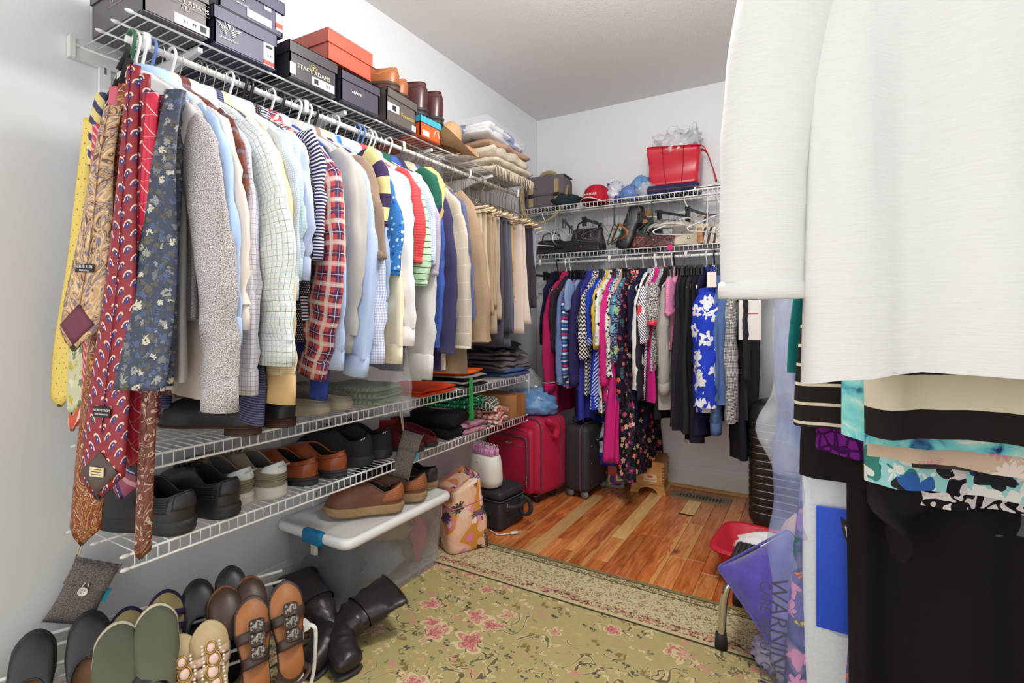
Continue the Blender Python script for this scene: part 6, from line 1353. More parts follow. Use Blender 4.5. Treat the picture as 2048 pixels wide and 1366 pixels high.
# hot roller set
t = thing('hair_roller_set', 'white hair roller heater with pink rollers on top', 'hair rollers', (0.265, 2.19, 0.195), R(-14)); t.scale = (1.15, 1.1, 1.05)
M_CREAMP = mat('cream_plastic', (232, 228, 218), 0.3)
b = MB(); b.loft([rring(0.14, 0.08, 0.0, 0.04), rring(0.165, 0.10, 0.008, 0.045), rring(0.172, 0.108, 0.04, 0.05), rring(0.166, 0.104, 0.10, 0.05), rring(0.152, 0.092, 0.14, 0.045), rring(0.142, 0.082, 0.148, 0.04), rring(0.11, 0.05, 0.146, 0.025)], True, True, True).build('housing', M_CREAMP, t)
M_PNKR = mat('pink_roller', (206, 128, 176), 0.5); M_PNKC = mat('pale_clip', (226, 190, 212), 0.25)
for i in range(7):
    for j in range(2):
        x = -0.056 + i * 0.0185; y = -0.018 + j * 0.034
        r = MB().tube([(x, y, 0.146), (x, y, 0.182)], 0.0082, 10).build('roller', M_PNKR, t)
        for a in range(5): MB().tube([(x + 0.009 * math.cos(a * 1.257), y + 0.009 * math.sin(a * 1.257), 0.148), (x + 0.009 * math.cos(a * 1.257), y + 0.009 * math.sin(a * 1.257), 0.18)], 0.0012, 4).build('roller_rib', M_PNKC, r)
        MB().tube([(x + 0.007 * math.cos(a), y, 0.190 + 0.007 * math.sin(a)) for a in [2 * PI * k / 10 for k in range(10)]], 0.0018, 5, closed=True).build('roller_ring', M_PNKC, r)
MB().box((0.0, -0.0545, 0.118), (0.012, 0.002, 0.004)).build('indicator', mat('indicator_grey', (150, 148, 140), 0.4), t, smooth=False)
o = MB().tube(spline([(0.33, 2.12, 0.004), (0.40, 2.09, 0.005), (0.43, 2.11, 0.007), (0.455, 2.13, 0.009)], 5), 0.003, 6).tube([(0.45, 2.125, 0.010), (0.475, 2.15, 0.010)], 0.008, 6).tube([(0.475, 2.15, 0.013), (0.488, 2.163, 0.013)], 0.0018, 4).tube([(0.478, 2.147, 0.006), (0.491, 2.16, 0.006)], 0.0018, 4).build('power_cord', M_CREAMP); tag(o, 'cream power cord with a two pin plug on the boards', 'cord')
# red suitcase
t = thing('suitcase', 'big cherry red soft suitcase standing under the shelves', 'suitcase', (0.227, 2.653, 0.002), R(-13))
M_CHER = mat('cherry_nylon', None, 0.6, lambda g: g.mix(g.noise(250, g.tc('Object'), 2.0), (172, 18, 58), (198, 32, 76)), 0.3); M_PIPE = mat('grey_piping', (96, 62, 78), 0.5)
MB().rbox((0, 0.045, 0.255), (0.40, 0.27, 0.43), 0.05, 6).build('case_body', M_CHER, t)
MB().rbox((-0.01, -0.10, 0.235), (0.35, 0.05, 0.36), 0.045, 6).build('front_pocket', M_CHER, t)
MB().tube([Vector((-0.01 + x, -0.122, 0.235 + z)) for x, z in rrect(0.33, 0.34, 0.05, 6)], 0.003, 5, closed=True).build('piping', M_PIPE, t)
MB().tube(spline([(-0.15, -0.127, 0.36), (0.10, -0.128, 0.37), (0.135, -0.128, 0.35), (0.142, -0.128, 0.30), (0.142, -0.128, 0.13)], 5), 0.006, 6).build('zipper', M_PIPE, t)
MB().tube([Vector((x, -0.075, 0.255 + z)) for x, z in rrect(0.405, 0.435, 0.055, 6)], 0.004, 6, closed=True).build('edge_piping', M_PIPE, t)
MB().tube([Vector((x, 0.10, 0.255 + z)) for x, z in rrect(0.405, 0.435, 0.055, 6)], 0.004, 6, closed=True).build('edge_piping', M_PIPE, t)
for z in (0.145, 0.115): MB().rbox((0.142, -0.134, z), (0.012, 0.006, 0.032), 0.003).build('zip_pull', M_BRS, t)
MB().ell((0.0, -0.128, 0.325), (0.028, 0.005, 0.011), 14, 8).build('badge', M_BRS, t); MB().tube([(-0.165, -0.1255, 0.318), (0.13, -0.1255, 0.318)], 0.0012, 4).build('seam', M_PIPE, t)
MB().tube(spline([(0.20, -0.03, 0.46), (0.225, -0.03, 0.455), (0.235, 0.02, 0.42), (0.225, 0.02, 0.37), (0.20, 0.02, 0.365)], 5), 0.02, 8, flat=(0.4, (0, 1, 0))).build('side_handle', M_CHER, t)
for x in (-0.15, 0.15):
    for y in (-0.05, 0.09): MB().tube([(x - 0.01, y, 0.022), (x + 0.01, y, 0.022)], 0.021, 14).build('wheel', M_RUBBER, t)
MB().box((0, 0.02, 0.036), (0.34, 0.16, 0.012)).build('base_plate', M_BLACKPL, t, smooth=False)
# black suitcase
t = thing('suitcase', 'black upright suitcase with metal rivets behind the red one', 'suitcase', (0.535, 2.88, 0.002), R(-4))
MB().rbox((0, 0, 0.225), (0.16, 0.30, 0.38), 0.035, 5).build('case_body', M_NYL, t); MB().tube([Vector((0.03, y, 0.225 + z)) for y, z in rrect(0.304, 0.384, 0.04, 5)], 0.004, 6, closed=True).build('zipper', M_PIPE, t)
MB().tube(spline([(0.085, -0.06, 0.33), (0.105, -0.05, 0.33), (0.108, 0.0, 0.33), (0.105, 0.05, 0.33), (0.085, 0.06, 0.33)], 4), 0.009, 8).build('side_handle', M_BLACKPL, t)
for y in (-0.10, 0.10):
    for z in (0.10, 0.2, 0.3): MB().ell((0.081, y, z), (0.003, 0.005, 0.005), 8, 5).build('rivet', M_BRS, t)
    MB().tube([(0.045, y * 1.2 - 0.008, 0.024), (0.045, y * 1.2 + 0.008, 0.024)], 0.023, 14).build('wheel', mat('grey_wheel', (130, 132, 138), 0.4), t); MB().tube([(-0.045, y * 1.2 - 0.008, 0.024), (-0.045, y * 1.2 + 0.008, 0.024)], 0.023, 14).build('wheel', MATS['grey_wheel'], t)
MB().tube(spline([(0.0, -0.05, 0.41), (0.0, -0.04, 0.44), (0, 0.04, 0.44), (0, 0.05, 0.41)], 4), 0.008, 8).build('top_handle', M_BLACKPL, t)
# plastic bags
def film(name, col, tint=0.55, rough=0.15): return mat('film_' + name, None, rough, lambda g: g.mix(g.noise(18, g.tc('Object'), 4.0), col, tuple(min(255, int(c + (255 - c) * tint)) for c in col)), 0.8, alpha=0.78, spec=0.9, bscale=40)
F_BLUEF = film('blue', (20, 90, 190)); F_CYANF = film('cyan', (40, 130, 210)); F_CLR = mat('film_clear', (236, 238, 240), 0.1, alpha=0.32, spec=0.9, bump=0.6, bscale=30); F_WHTF = film('white', (206, 210, 226), 0.4)
def bag(label, c, r, m, sd, amp=0.2, name='plastic_bag', flat=0.6, rz=0.0, cat='plastic bag'):
    o = crinkle((0, 0, r[2] * flat), r, sd, amp, 2.6, 34, 22, flat).build(name, m); o.location = c; o.rotation_euler = (0, 0, rz); return tag(o, label, cat)
bag('crumpled blue plastic bag on top of the red suitcase', (0.25, 2.70, 0.475), (0.17, 0.12, 0.09), F_CYANF, 1.0)
bag('clear crinkled plastic bag beside the jeans shelf end', (0.18, 2.80, 0.50), (0.14, 0.09, 0.12), F_CLR, 2.0)
t = thing('plastic_bag', 'white and royal blue shopping bag with black numerals', 'plastic bag', (0.60, 2.98, 0.16), R(-20))
crinkle((0, 0, 0.11), (0.12, 0.10, 0.16), 6.0, 0.2, 2.4, 34, 22, 0.68).build('bag_body', mat('film_print', None, 0.15, lambda g: g.mix(g.noise(8, g.tc('Object'), 1.0).gt(0.53), (206, 212, 226), (38, 52, 176)), 0.8, alpha=0.92, spec=0.9, bscale=40), t)
lettering('J.20', 0.04, t, M_PRINT, frame(Vector((0.055, -0.108, 0.17)), (0.85, 0.5, -0.15), (-0.05, 0.2, 1)), extrude=0.001)
bag('green and blue plastic bag wedged behind the black suitcase', (0.50, 3.0, 0.36), (0.10, 0.07, 0.055), F_BLUEF, 9.0)
bag('black plastic sack behind the shopping bag', (0.68, 3.12, 0.25), (0.14, 0.08, 0.16), mat('film_black', (36, 30, 36), 0.2, alpha=0.95, bump=0.6, bscale=30), 12.0)
bag('lumpy brown and black fleece bundle on the floor beside the suitcase', (0.46, 3.13, 0.001), (0.09, 0.08, 0.085), mat('leopard_fleece', None, 0.95, lambda g: g.flowers((150, 120, 90), 40, ((40, 32, 28), (196, 168, 130)), 0.44, warp=0.6), 0.5), 15.0, 0.2, 'fleece_bundle', 0.8, cat='cloth')
# snack tub with label
p = on_z(1222, 968, 0.0)
t = thing('plastic_tub', 'clear plastic tub with a green and red paper label', 'tub', (p.x + 0.01, p.y + 0.0, 0.001), R(4))
MB().loft([rring(0.17, 0.13, 0.0, 0.02), rring(0.175, 0.135, 0.01, 0.02), rring(0.185, 0.145, 0.13, 0.02)], True, True, False).build('tub_body', mat('clear_tub', (220, 214, 206), 0.15, alpha=0.4), t); MB().loft([rring(0.195, 0.155, 0.13, 0.02), rring(0.197, 0.157, 0.142, 0.02), rring(0.18, 0.14, 0.146, 0.02)], True, True, True).build('lid', mat('lid_rose', (206, 90, 110), 0.4, alpha=0.9), t)
MB().rbox((0, 0, 0.05), (0.15, 0.11, 0.09), 0.02).build('contents', mat('wafer_brown', None, 0.8, lambda g: g.mix(g.noise(40, g.tc('Object'), 2.0), (96, 64, 50), (150, 106, 80))), t)
lb = MB().box((-0.0, -0.0715, 0.068), (0.15, 0.001, 0.10)).build('label', mat('tub_label', None, 0.4, lambda g: g.ramp(g.noise(14, g.tc('Object'), 0.5, dist=0.6), [(0, (60, 130, 60)), (0.42, (96, 160, 70)), (0.52, (230, 226, 210)), (0.57, (200, 60, 60)), (0.64, (50, 60, 140))], True)), t, smooth=False)
MB().ell((0.0, -0.073, 0.10), (0.05, 0.001, 0.025), 18, 8).build('label_oval', M_REDP, lb)
# dovetailed shoe shine box
p = on_z(1286, 985, 0.0)
t = thing('shoe_shine_box', 'wooden finger jointed shoe shine box on arched feet', 'wooden box', (p.x + 0.015, p.y + 0.10, 0.001), R(8))
M_PINE = mat('varnished_pine', None, 0.4, lambda g: g.ramp(g.noise(4, g.vec(g.xyz('Object')[0] * 2.0, g.xyz('Object')[1] * 2.0, g.xyz('Object')[2] * 14.0), 3.0), [(0.3, (176, 116, 58)), (0.6, (206, 150, 84)), (0.8, (190, 132, 70))]), 0.1); M_PINED = mat('pine_endgrain', (120, 74, 38), 0.6)
bx, by = 0.19, 0.24
for s in (-1, 1):
    f = [(-bx / 2, 0.0), (-bx / 2 + 0.0, 0.0)]
    arc = [(0.055 * math.cos(a), 0.038 * math.sin(a)) for a in [PI * k / 10 for k in range(11)]]
    pts = [(bx / 2 + 0.008, 0), (bx / 2 - 0.004, 0.062), (-bx / 2 + 0.004, 0.062), (-bx / 2 - 0.008, 0)] + [(x, z) for x, z in arc[::-1]]
    MB().prism(pts, -0.007, 0.007).xf(frame(Vector((0, s * 0.10, 0)), (1, 0, 0), (0, 0, 1))).build('foot_board', M_PINE, t, smooth=False)
for s in (-1, 1):
    MB().box((0, s * (by / 2 - 0.006), 0.115), (bx - 0.002, 0.012, 0.105)).build('end_panel', M_PINE, t, smooth=False); MB().box((s * (bx / 2 - 0.006), 0, 0.115), (0.012, by - 0.024, 0.105)).build('side_panel', M_PINE, t, smooth=False)
    for k in range(6): MB().box((s * (bx / 2 - 0.007), -by / 2 - 0.0006, 0.071 + k * 0.0175), (0.013, 0.0016, 0.0085)).build('finger_joint', M_PINED, t, smooth=False)
    for k in range(6): MB().box((bx / 2 + 0.0004, s * (by / 2 - 0.007), 0.079 + k * 0.0175), (0.0016, 0.013, 0.0085)).build('finger_joint', M_PINED, t, smooth=False)
MB().box((0, 0, 0.180), (bx, by, 0.024)).build('lid', M_PINE, t, smooth=False); MB().box((0, 0, 0.066), (bx - 0.01, by - 0.01, 0.008)).build('bottom', M_PINE, t, smooth=False)
MB().loft([[Vector((x * k, y * 1.0, z)) for x, y in rrect(0.09, 0.24, 0.02)] for k, z in ((0.9, 0.192), (1.0, 0.205), (0.95, 0.214))], True, True, True).build('foot_rest', M_PINE, t)
MB().tube([(-0.012, -by / 2 - 0.004, 0.178), (0.012, -by / 2 - 0.004, 0.178), (0.012, -by / 2 - 0.004, 0.150), (-0.012, -by / 2 - 0.004, 0.150)], 0.002, 5, closed=True).build('hasp', M_BRS, t)
lb = MB().box((0.015, -by / 2 - 0.0012, 0.098), (0.075, 0.001, 0.042)).build('label', mat('cream_sticker', (222, 196, 160), 0.5), t, smooth=False); lettering('SHOE VALET', 0.0125, lb, M_PRINT, frame(Vector((0.015, -by / 2 - 0.002, 0.088)), (1, 0, 0), (0, 0, 1)), sx=0.85); MB().ell((0.015, -by / 2 - 0.002, 0.106), (0.018, 0.0006, 0.007), 12, 6).build('label_mark', M_REDP, lb)
# ================================================================== BACK SHELVES
BH = 1.7505; BL = 1.4475; BYM = 3.11
def bx_(u, y=BYM, v=400): return on_y(u, v, y).x
# messenger bag
t = thing('messenger_bag', 'grey messenger bag with khaki straps on the upper shelf corner', 'bag', (0.175, 3.10, BH), R(4))
M_CANV = mat('grey_canvas', None, 0.85, lambda g: g.heather((88, 82, 88), (112, 104, 108), 300), 0.4); M_KHA = mat('khaki_web', (166, 146, 112), 0.85, bump=0.3)
MB().rbox((0, 0, 0.105), (0.29, 0.16, 0.205), 0.03, 5, fn=lambda p: p + Vector((0.004 * nz(p.y * 20, p.z * 20), 0.010 * nz(p.x * 16, p.z * 16, 3), 0))).build('bag_body', M_CANV, t)
MB().sheet(lambda s, q: Vector(((s - 0.5) * 0.28, lerp(0.075, -0.075, min(1, q * 1.6)) if q < 0.625 else -0.084 - 0.006 * math.sin(s * 9), 0.212 + 0.006 * math.sin(s * PI) if q < 0.625 else lerp(0.21, 0.085, (q - 0.625) / 0.375))), 10, 16, 0.006).build('flap', M_CANV, t)
for x in (-0.09, 0.09): MB().box((x, -0.092, 0.10), (0.03, 0.004, 0.17)).build('strap_band', M_KHA, t, smooth=False); MB().rbox((x, -0.096, 0.085), (0.036, 0.008, 0.024), 0.003).build('buckle', M_BLACKPL, t)
MB().tube(spline([(-0.05, 0, 0.212), (-0.045, -0.01, 0.24), (0.0, -0.015, 0.25), (0.045, -0.01, 0.24), (0.05, 0, 0.212)], 5), 0.014, 8, flat=(0.5, (0, 0, 1))).build('carry_handle', M_KHA, t)
MB().tube(spline([(-0.145, -0.05, 0.18), (-0.15, -0.10, 0.10), (-0.12, -0.13, -0.03), (-0.04, -0.15, -0.10), (0.06, -0.15, -0.085), (0.14, -0.12, 0.0), (0.15, -0.06, 0.14)], 6), 0.017, 8, flat=(0.16, (0.3, 0.3, 0.9))).build('shoulder_strap', M_KHA, t)
o = crinkle((0, 0, 0.035), (0.10, 0.07, 0.045), 3.3, 0.25, 2.0, flat=0.75).build('folded_cloth', fab('dark_teal', (38, 52, 56))); o.location = (bx_(1135, 3.05), 3.05, BH); tag(o, 'dark teal cloth slumped between the messenger bag and the cap', 'cloth')
# cap
t = thing('baseball_cap', 'red baseball cap with white lettering and dark underbrim', 'cap', (bx_(1192, 3.06), 3.075, BH), R(-4))
M_CAP = fab('cap_red', (186, 36, 52)); n = 28
MB().loft([[Vector((0.083 * k * math.cos(a), 0.092 * k * math.sin(a), z)) for a in [2 * PI * i / n for i in range(n)]] for k, z in ((1.0, 0.0), (1.02, 0.025), (0.98, 0.06), (0.85, 0.092), (0.6, 0.112), (0.3, 0.12), (0.03, 0.122))], True, False, True).build('crown', M_CAP, t)
MB().sheet(lambda s, q: Vector((0.085 * math.sin((s - 0.5) * 2.4), -0.082 * math.cos((s - 0.5) * 2.4) - q * 0.068 * math.cos((s - 0.5) * 2.2), 0.012 + 0.012 * math.cos((s - 0.5) * 2.6) - 0.02 * abs(s - 0.5) - q * 0.005)), 14, 5, 0.004).build('brim', M_CAP, t)
MB().tube([Vector((0.085 * math.sin((s / 14 - 0.5) * 2.4), -0.082 * math.cos((s / 14 - 0.5) * 2.4) - 0.068 * math.cos((s / 14 - 0.5) * 2.2), 0.005 + 0.012 * math.cos((s / 14 - 0.5) * 2.6) - 0.02 * abs(s / 14 - 0.5))) for s in range(15)], 0.0025, 5).build('brim_trim', M_WHITEPL, t)
MB().ell((0, 0, 0.123), (0.006, 0.006, 0.004), 10, 6).build('top_button', M_CAP, t)
for a in range(6): MB().tube([Vector((0.083 * k * math.cos(a * PI / 3 + 0.5) * 1.01, 0.092 * k * math.sin(a * PI / 3 + 0.5) * 1.01, z + 0.001)) for k, z in ((1.0, 0.0), (1.02, 0.025), (0.98, 0.06), (0.85, 0.092), (0.6, 0.112), (0.3, 0.12))], 0.0008, 4).build('panel_seam', mat('seam_red', (150, 24, 40), 0.8), t)
lettering('NASCAR', 0.022, t, M_WHITEPL, frame(Vector((0.0, -0.0945, 0.048)), (1, 0, 0), (0, 0.25, 1)), extrude=0.003)
# plastic bags on the upper shelf
bag('white plastic bag with a violet print beside the cap', (bx_(1229, 3.08), 3.10, BH), (0.055, 0.055, 0.075), mat('film_violet', None, 0.15, lambda g: g.mix(g.noise(16, g.tc('Object'), 1.0).gt(0.58), (214, 218, 232), (70, 60, 170)), 0.8, alpha=0.85, spec=0.9, bscale=40), 21.0, 0.28, flat=0.8)
bag('deep blue plastic bag wrapped tight on the upper shelf', (bx_(1259, 3.05), 3.06, BH), (0.06, 0.06, 0.055), F_BLUEF, 22.0, 0.2)
bag('bright cyan plastic bag behind the clear one', (bx_(1283, 3.15), 3.15, BH + 0.02), (0.08, 0.06, 0.085), F_CYANF, 23.0, 0.24)
bag('clear wadded plastic bag in front of the cyan one', (bx_(1293, 3.03), 3.04, BH), (0.065, 0.05, 0.055), F_CLR, 24.0, 0.24)
# navy case and red tote
xc = bx_(1347, 3.08); t = thing('document_case', 'flat navy zip case under the red tote', 'case', (xc, 3.10, BH), R(6))
MB().rbox((0, 0, 0.028), (0.29, 0.20, 0.056), 0.018, 4).build('case_body', M_NAV2 if False else fab('case_navy', (44, 46, 78)), t); MB().tube([Vector((x, y, 0.028)) for x, y in rrect(0.292, 0.202, 0.02, 4)], 0.003, 5, closed=True).build('zipper', M_PIPE, t)
t = thing('tote_bag', 'glossy red tote bag stuffed with clear wrapping film', 'bag', (xc + 0.005, 3.115, BH + 0.062), R(4)); M_TOTE = mat('red_vinyl', None, 0.3, lambda g: g.mix(g.noise(6, g.tc('Object'), 2.0), (180, 24, 44), (206, 40, 58)), 0.35, bscale=18)
def tt(p): q = p.z / 0.22; return Vector((p.x * (0.92 + 0.12 * q) - 0.012 * q + 0.010 * nz(p.z * 9, p.x * 7, 2), p.y * (1.0 - 0.25 * q) + 0.016 * nz(p.x * 12, p.z * 12, 7), p.z + 0.008 * nz(p.x * 8, 0, 3) - 0.07 * p.x * q))
rings = [[tt(Vector((x * k, y * k, z))) for x, y in rrect(0.29, 0.15, 0.025, 6)] for z, k in [(0.0, 0.96), (0.005, 1.0)] + [(0.23 * j / 12, 1.0) for j in range(1, 13)]]
rings += [[tt(Vector((x, y, 0.222))) for x, y in rrect(0.282, 0.142, 0.02, 6)], [tt(Vector((x, y, 0.10))) for x, y in rrect(0.27, 0.13, 0.02, 6)]]
MB().loft(rings, True, True, True).build('bag_body', M_TOTE, t)
for y in (-0.06, 0.06): MB().tube(spline([(0.09, y * 0.8, 0.215), (0.16, y * 0.7 - 0.01, 0.20), (0.20, y * 0.7 - 0.015, 0.10), (0.205 + 0.02, y * 0.7 - 0.02, -0.01 if y < 0 else 0.01)], 6), 0.010, 6, flat=(0.2, (1, 0, 0.4))).build('handle', M_TOTE, t)
for x in (-0.05, 0.055): MB().tube([tt(Vector((x, -0.076, z))) + Vector((0, -0.002, 0)) for z in (0.005, 0.06, 0.12, 0.18, 0.225)], 0.0016, 4).build('seam', mat('seam_wine', (140, 18, 36), 0.5), t)
crinkle((0, 0, 0.25), (0.12, 0.05, 0.075), 31.0, 0.5, 2.4, 36, 22).build('wrapping_film', F_CLR, t); crinkle((0.10, 0.0, 0.275), (0.045, 0.03, 0.06), 33.0, 0.6, 2.4, 26, 16).build('wrapping_film', F_CLR, t)
t = thing('towel_bar_box', 'slim white boxed rack lying at the end of the upper shelf', 'box', (bx_(1425, 3.02), 3.02, BH), R(2))
MB().rbox((0, 0, 0.010), (0.19, 0.05, 0.018), 0.004, 3).build('box_body', M_WHITEPL, t); MB().box((0, -0.0255, 0.011), (0.17, 0.001, 0.006)).build('groove', M_PRINT, t, smooth=False)
# handbags on the lower shelf
def handbag(label, x, y, z, size, m, rz=0.0, handle=None, hm=None, flap=None, tilt=0.0, cat='handbag', clasp=True, lump=0.006, name='handbag'):
    t = thing(name, label, cat, (x, y, z), rot=(0, tilt, rz)); w, d, h = size; sd = x * 31
    def f(p): q = p.z / h; return Vector((p.x * (1 - 0.14 * q), p.y * (1 - 0.45 * q), p.z)) + Vector((lump * nz(p.y * 18, p.z * 18, sd), lump * nz(p.x * 18, p.z * 18, sd + 3), lump * 0.6 * nz(p.x * 12, p.y * 12, sd)))
    rings = [[f(Vector((a * k, b * k, zz))) for a, b in rrect(w, d, min(w, d) * 0.3, 5)] for zz, k in [(0, 0.9), (h * 0.05, 1)] + [(h * (0.05 + 0.9 * j / 7), 1) for j in range(1, 8)] + [(h, 0.93), (h, 0.5)]]
    MB().loft(rings, True, True, True).build('bag_body', m, t)
    if flap: MB().sheet(lambda s, q: f(Vector(((s - 0.5) * w * 0.94, -d * 0.5 - 0.004, h * (0.98 - 0.5 * q)))) + Vector((0, -0.003, -0.02 * h * math.sin(s * PI))), 8, 5, 0.003).build('flap', flap, t)
    if handle: MB().tube(spline([(-w * 0.32, 0, h * 0.94), (-w * 0.26, -0.005, h + handle * 0.8), (0, -0.01, h + handle), (w * 0.26, -0.005, h + handle * 0.8), (w * 0.32, 0, h * 0.94)], 5), 0.0055, 7).build('handle', hm or m, t)
    if clasp: MB().ell((0, -d * 0.44, h * 0.6), (0.008, 0.004, 0.006), 10, 6).build('clasp', M_BRS, t)
    return t
H_BLK = lea('bag_black', (34, 29, 36), 0.4); H_BLK2 = lea('bag_plum', (48, 38, 48), 0.5); H_CRO = mat('croc_black', None, 0.35, lambda g: g.mix(g.vor(45, g.tc('Object'), 'DISTANCE_TO_EDGE').lt(0.08), (40, 34, 42), (20, 18, 22)), 0.4); H_ROSE = mat('rose_brocade', None, 0.5, lambda g: g.paisley((44, 30, 34), ((160, 98, 90), (110, 66, 64)), 20, 2.6)); H_WHT = lea('bag_white', (222, 216, 208), 0.45); H_CRM = mat('cream_straw', None, 0.7, lambda g: g.bands((216, 204, 184), [('u', 0.008, 0, 0.002, (180, 164, 140), 0.8), ('v', 0.008, 0, 0.002, (190, 176, 150), 0.8)]), 0.5); H_ZEB = mat('zebra_band', None, 0.6, lambda g: g.bands((224, 216, 206), [('u', 0.032, 0, 0.013, (70, 58, 56), 1.0)])); H_TAN = lea('bag_tan', (186, 128, 78), 0.45)
YB = 3.08
handbag('black slouchy handbag at the corner of the lower shelf', bx_(1100, YB), 3.10, BL, (0.20, 0.13, 0.10), H_BLK, 0.05, 0.05)
handbag('plum black satchel with a soft flap', bx_(1138, YB), 3.09, BL, (0.19, 0.13, 0.085), H_BLK2, -0.1, None, flap=H_BLK)
handbag('black handbag with raised wrinkled top in the middle of the shelf', bx_(1172, YB), 3.12, BL, (0.24, 0.11, 0.16), H_BLK2, 0.0, 0.05, lump=0.014)
handbag('flat black crocodile clutch in front of the wrinkled handbag', bx_(1165, 3.0), 3.0, BL, (0.26, 0.07, 0.055), H_CRO, 0.02, None)
handbag('black portfolio bag standing on edge and leaning', bx_(1252, YB), 3.06, BL + 0.004, (0.10, 0.17, 0.27), H_BLK, 0.1, None, tilt=R(17), clasp=False)
handbag('small tan leather pouch peeping over the black portfolio', bx_(1282, 3.15), 3.15, BL + 0.16, (0.16, 0.09, 0.09), H_TAN, 0.2, None, clasp=False)
handbag('black bucket bag with a cream strap beside the portfolio', bx_(1296, YB), 3.12, BL, (0.17, 0.12, 0.16), H_BLK, 0.0, 0.04, H_WHT)
handbag('rose and black brocade clutch lying on the shelf', bx_(1308, 2.99), 3.0, BL, (0.27, 0.08, 0.065), H_ROSE, 0.05, None)
handbag('grey black leather clutch on top of the brocade one', bx_(1292, 3.0), 3.02, BL + 0.066, (0.15, 0.07, 0.04), H_BLK, 0.2, None)
for k, (u, m, l, sz) in enumerate(((1368, H_WHT, 'white leather handbag with a curved flap', (0.14, 0.10, 0.13)), (1400, H_CRM, 'cream woven handbag beside the white one', (0.13, 0.11, 0.12)), (1428, H_ZEB, 'brown and cream striped handbag', (0.17, 0.11, 0.10)), (1452, H_WHT, 'white purse at the end near the blouse', (0.12, 0.10, 0.12)))): handbag(l, bx_(u, 3.06), 3.07, BL, sz, m, 0.05 * k, 0.05 if k % 2 else 0.07)
handbag('cream straw clutch with an orange tab', bx_(1378, 2.99), 2.995, BL, (0.17, 0.06, 0.06), H_CRM, 0.03, None)
o = MB().rbox((0, 0, 0), (0.028, 0.006, 0.085), 0.002).build('bag_tag', H_TAN); o.location = (bx_(1400, 2.96), 2.955, BL + 0.045); o.rotation_euler = (0, R(-5), 0); tag(o, 'orange leather tag standing before the striped handbag', 'tag')
o = MB().rbox((0, 0, 0), (0.028, 0.004, 0.03), 0.001).build('bag_tag', mat('magenta_card', (214, 30, 120), 0.6)); o.location = (bx_(1340, 2.955), 2.953, BL - 0.012); tag(o, 'magenta paper tag hanging over the shelf lip', 'tag')
# visor with lettering
t = thing('visor', 'white sun visor brim lettered along its edge', 'visor', (bx_(1340, 3.0), 3.0, BL + 0.11), R(4))
MB().sheet(lambda s, q: Vector((0.13 * math.sin((s - 0.5) * 2.6), -0.02 - 0.07 * q * math.cos((s - 0.5) * 2.2) + 0.03 * (1 - math.cos((s - 0.5) * 2.6)), 0.035 * math.cos((s - 0.5) * 2.8) - 0.03 * q)), 16, 5, 0.003).build('brim', H_WHT, t); lettering('SWEET SUMMER', 0.017, t, M_PRINT, frame(Vector((0.0, -0.055, 0.028)), (1, 0, -0.1), (0, 0.5, 0.8)), extrude=0.001)
MB().tube([Vector((0.11 * math.cos(a), 0.04 + 0.06 * math.sin(a), 0.02)) for a in [PI * k / 12 for k in range(13)]], 0.008, 6, flat=(1.5, (0, 0, 1))).build('headband', H_WHT, t)
# hangers dangling from the upper shelf over the handbags
UPR = (RY - 0.27, 1.708)
rod('hang_wire', 'thin wire rail under the upper shelf with spare hangers', (0.08, UPR[0], UPR[1]), (2.1, UPR[0], UPR[1]), 0.004)
rn = random.Random(21)
SP = [(1090, 'white', 'white plastic hanger swinging beside the messenger bag strap'), (1112, 'white', 'white plastic hanger overlapping the bag strap end'), (1135, 'clip', 'black clip hanger above the plum satchel'), (1185, 'clip', 'black clip hanger above the wrinkled handbag'), (1215, 'wire', 'wire hanger above the wrinkled handbag edge'), (1228, 'green', 'green plastic hanger beside the black portfolio'), (1238, 'wood', 'wooden hanger beside the green one'), (1290, 'clip', 'black clip hanger above the bucket bag'), (1305, 'green', 'green plastic hanger over the bucket bag'), (1348, 'clip', 'black clip hanger above the white visor'), (1375, 'white', 'white plastic hanger above the white handbag'), (1395, 'clip', 'black clip hanger above the woven handbag'), (1415, 'white', 'white plastic hanger above the woven handbag'), (1440, 'white', 'white plastic hanger above the striped handbag')]
for u, k, l in SP: hanger(k, R(-90) + rn.uniform(-0.9, 0.9), (bx_(u, UPR[0]), UPR[0], UPR[1] - 0.004), l)
for u in list(range(1100, 1450, 22)): hanger('wire', R(-90) + rn.uniform(-0.5, 0.5), (bx_(u + rn.uniform(-5, 5), UPR[0]), UPR[0], UPR[1] - 0.004), 'spare wire hanger under the upper shelf over the handbags', 'spare wire hangers over the handbags')
# ================================================================== RIGHT SIDE RAIL (close to the viewer)
RRX, RRZ = 1.95, 1.92
rod('clothes_rail', 'white rail by the right wall carrying the white blouse', (RRX, 0.2, RRZ), (RRX, 1.9, RRZ), hooks=(0.1, 0.5, 0.9), up=0.022, side=(-1, 0, 0))
G_SLUB = mat('slub_white', None, 0.85, lambda g: g.mix(g.noise(1, g.vec(g.uv[0] * 40.0, g.uv[1] * 260.0), 3.0), (226, 226, 224), (240, 240, 239)), None, spec=0.2)
def slub():
    g = Gr('slub_white_cotton'); u, v = g.uv; n = g.noise(1.0, g.vec(u * 26.0, v * 300.0), 3.0, 0.6); n2 = g.noise(1.0, g.vec(u * 9.0 + v * 6.0, v * 60.0), 2.0)
    g.put(g.b.inputs['Base Color'], g.mix(n, (226, 226, 224), (238, 238, 236))); g.b.inputs['Roughness'].default_value = 0.9; g.b.inputs['Specular IOR Level'].default_value = 0.1; g.bump(n * 0.6 + n2, 0.45, 0.003); return g.mat
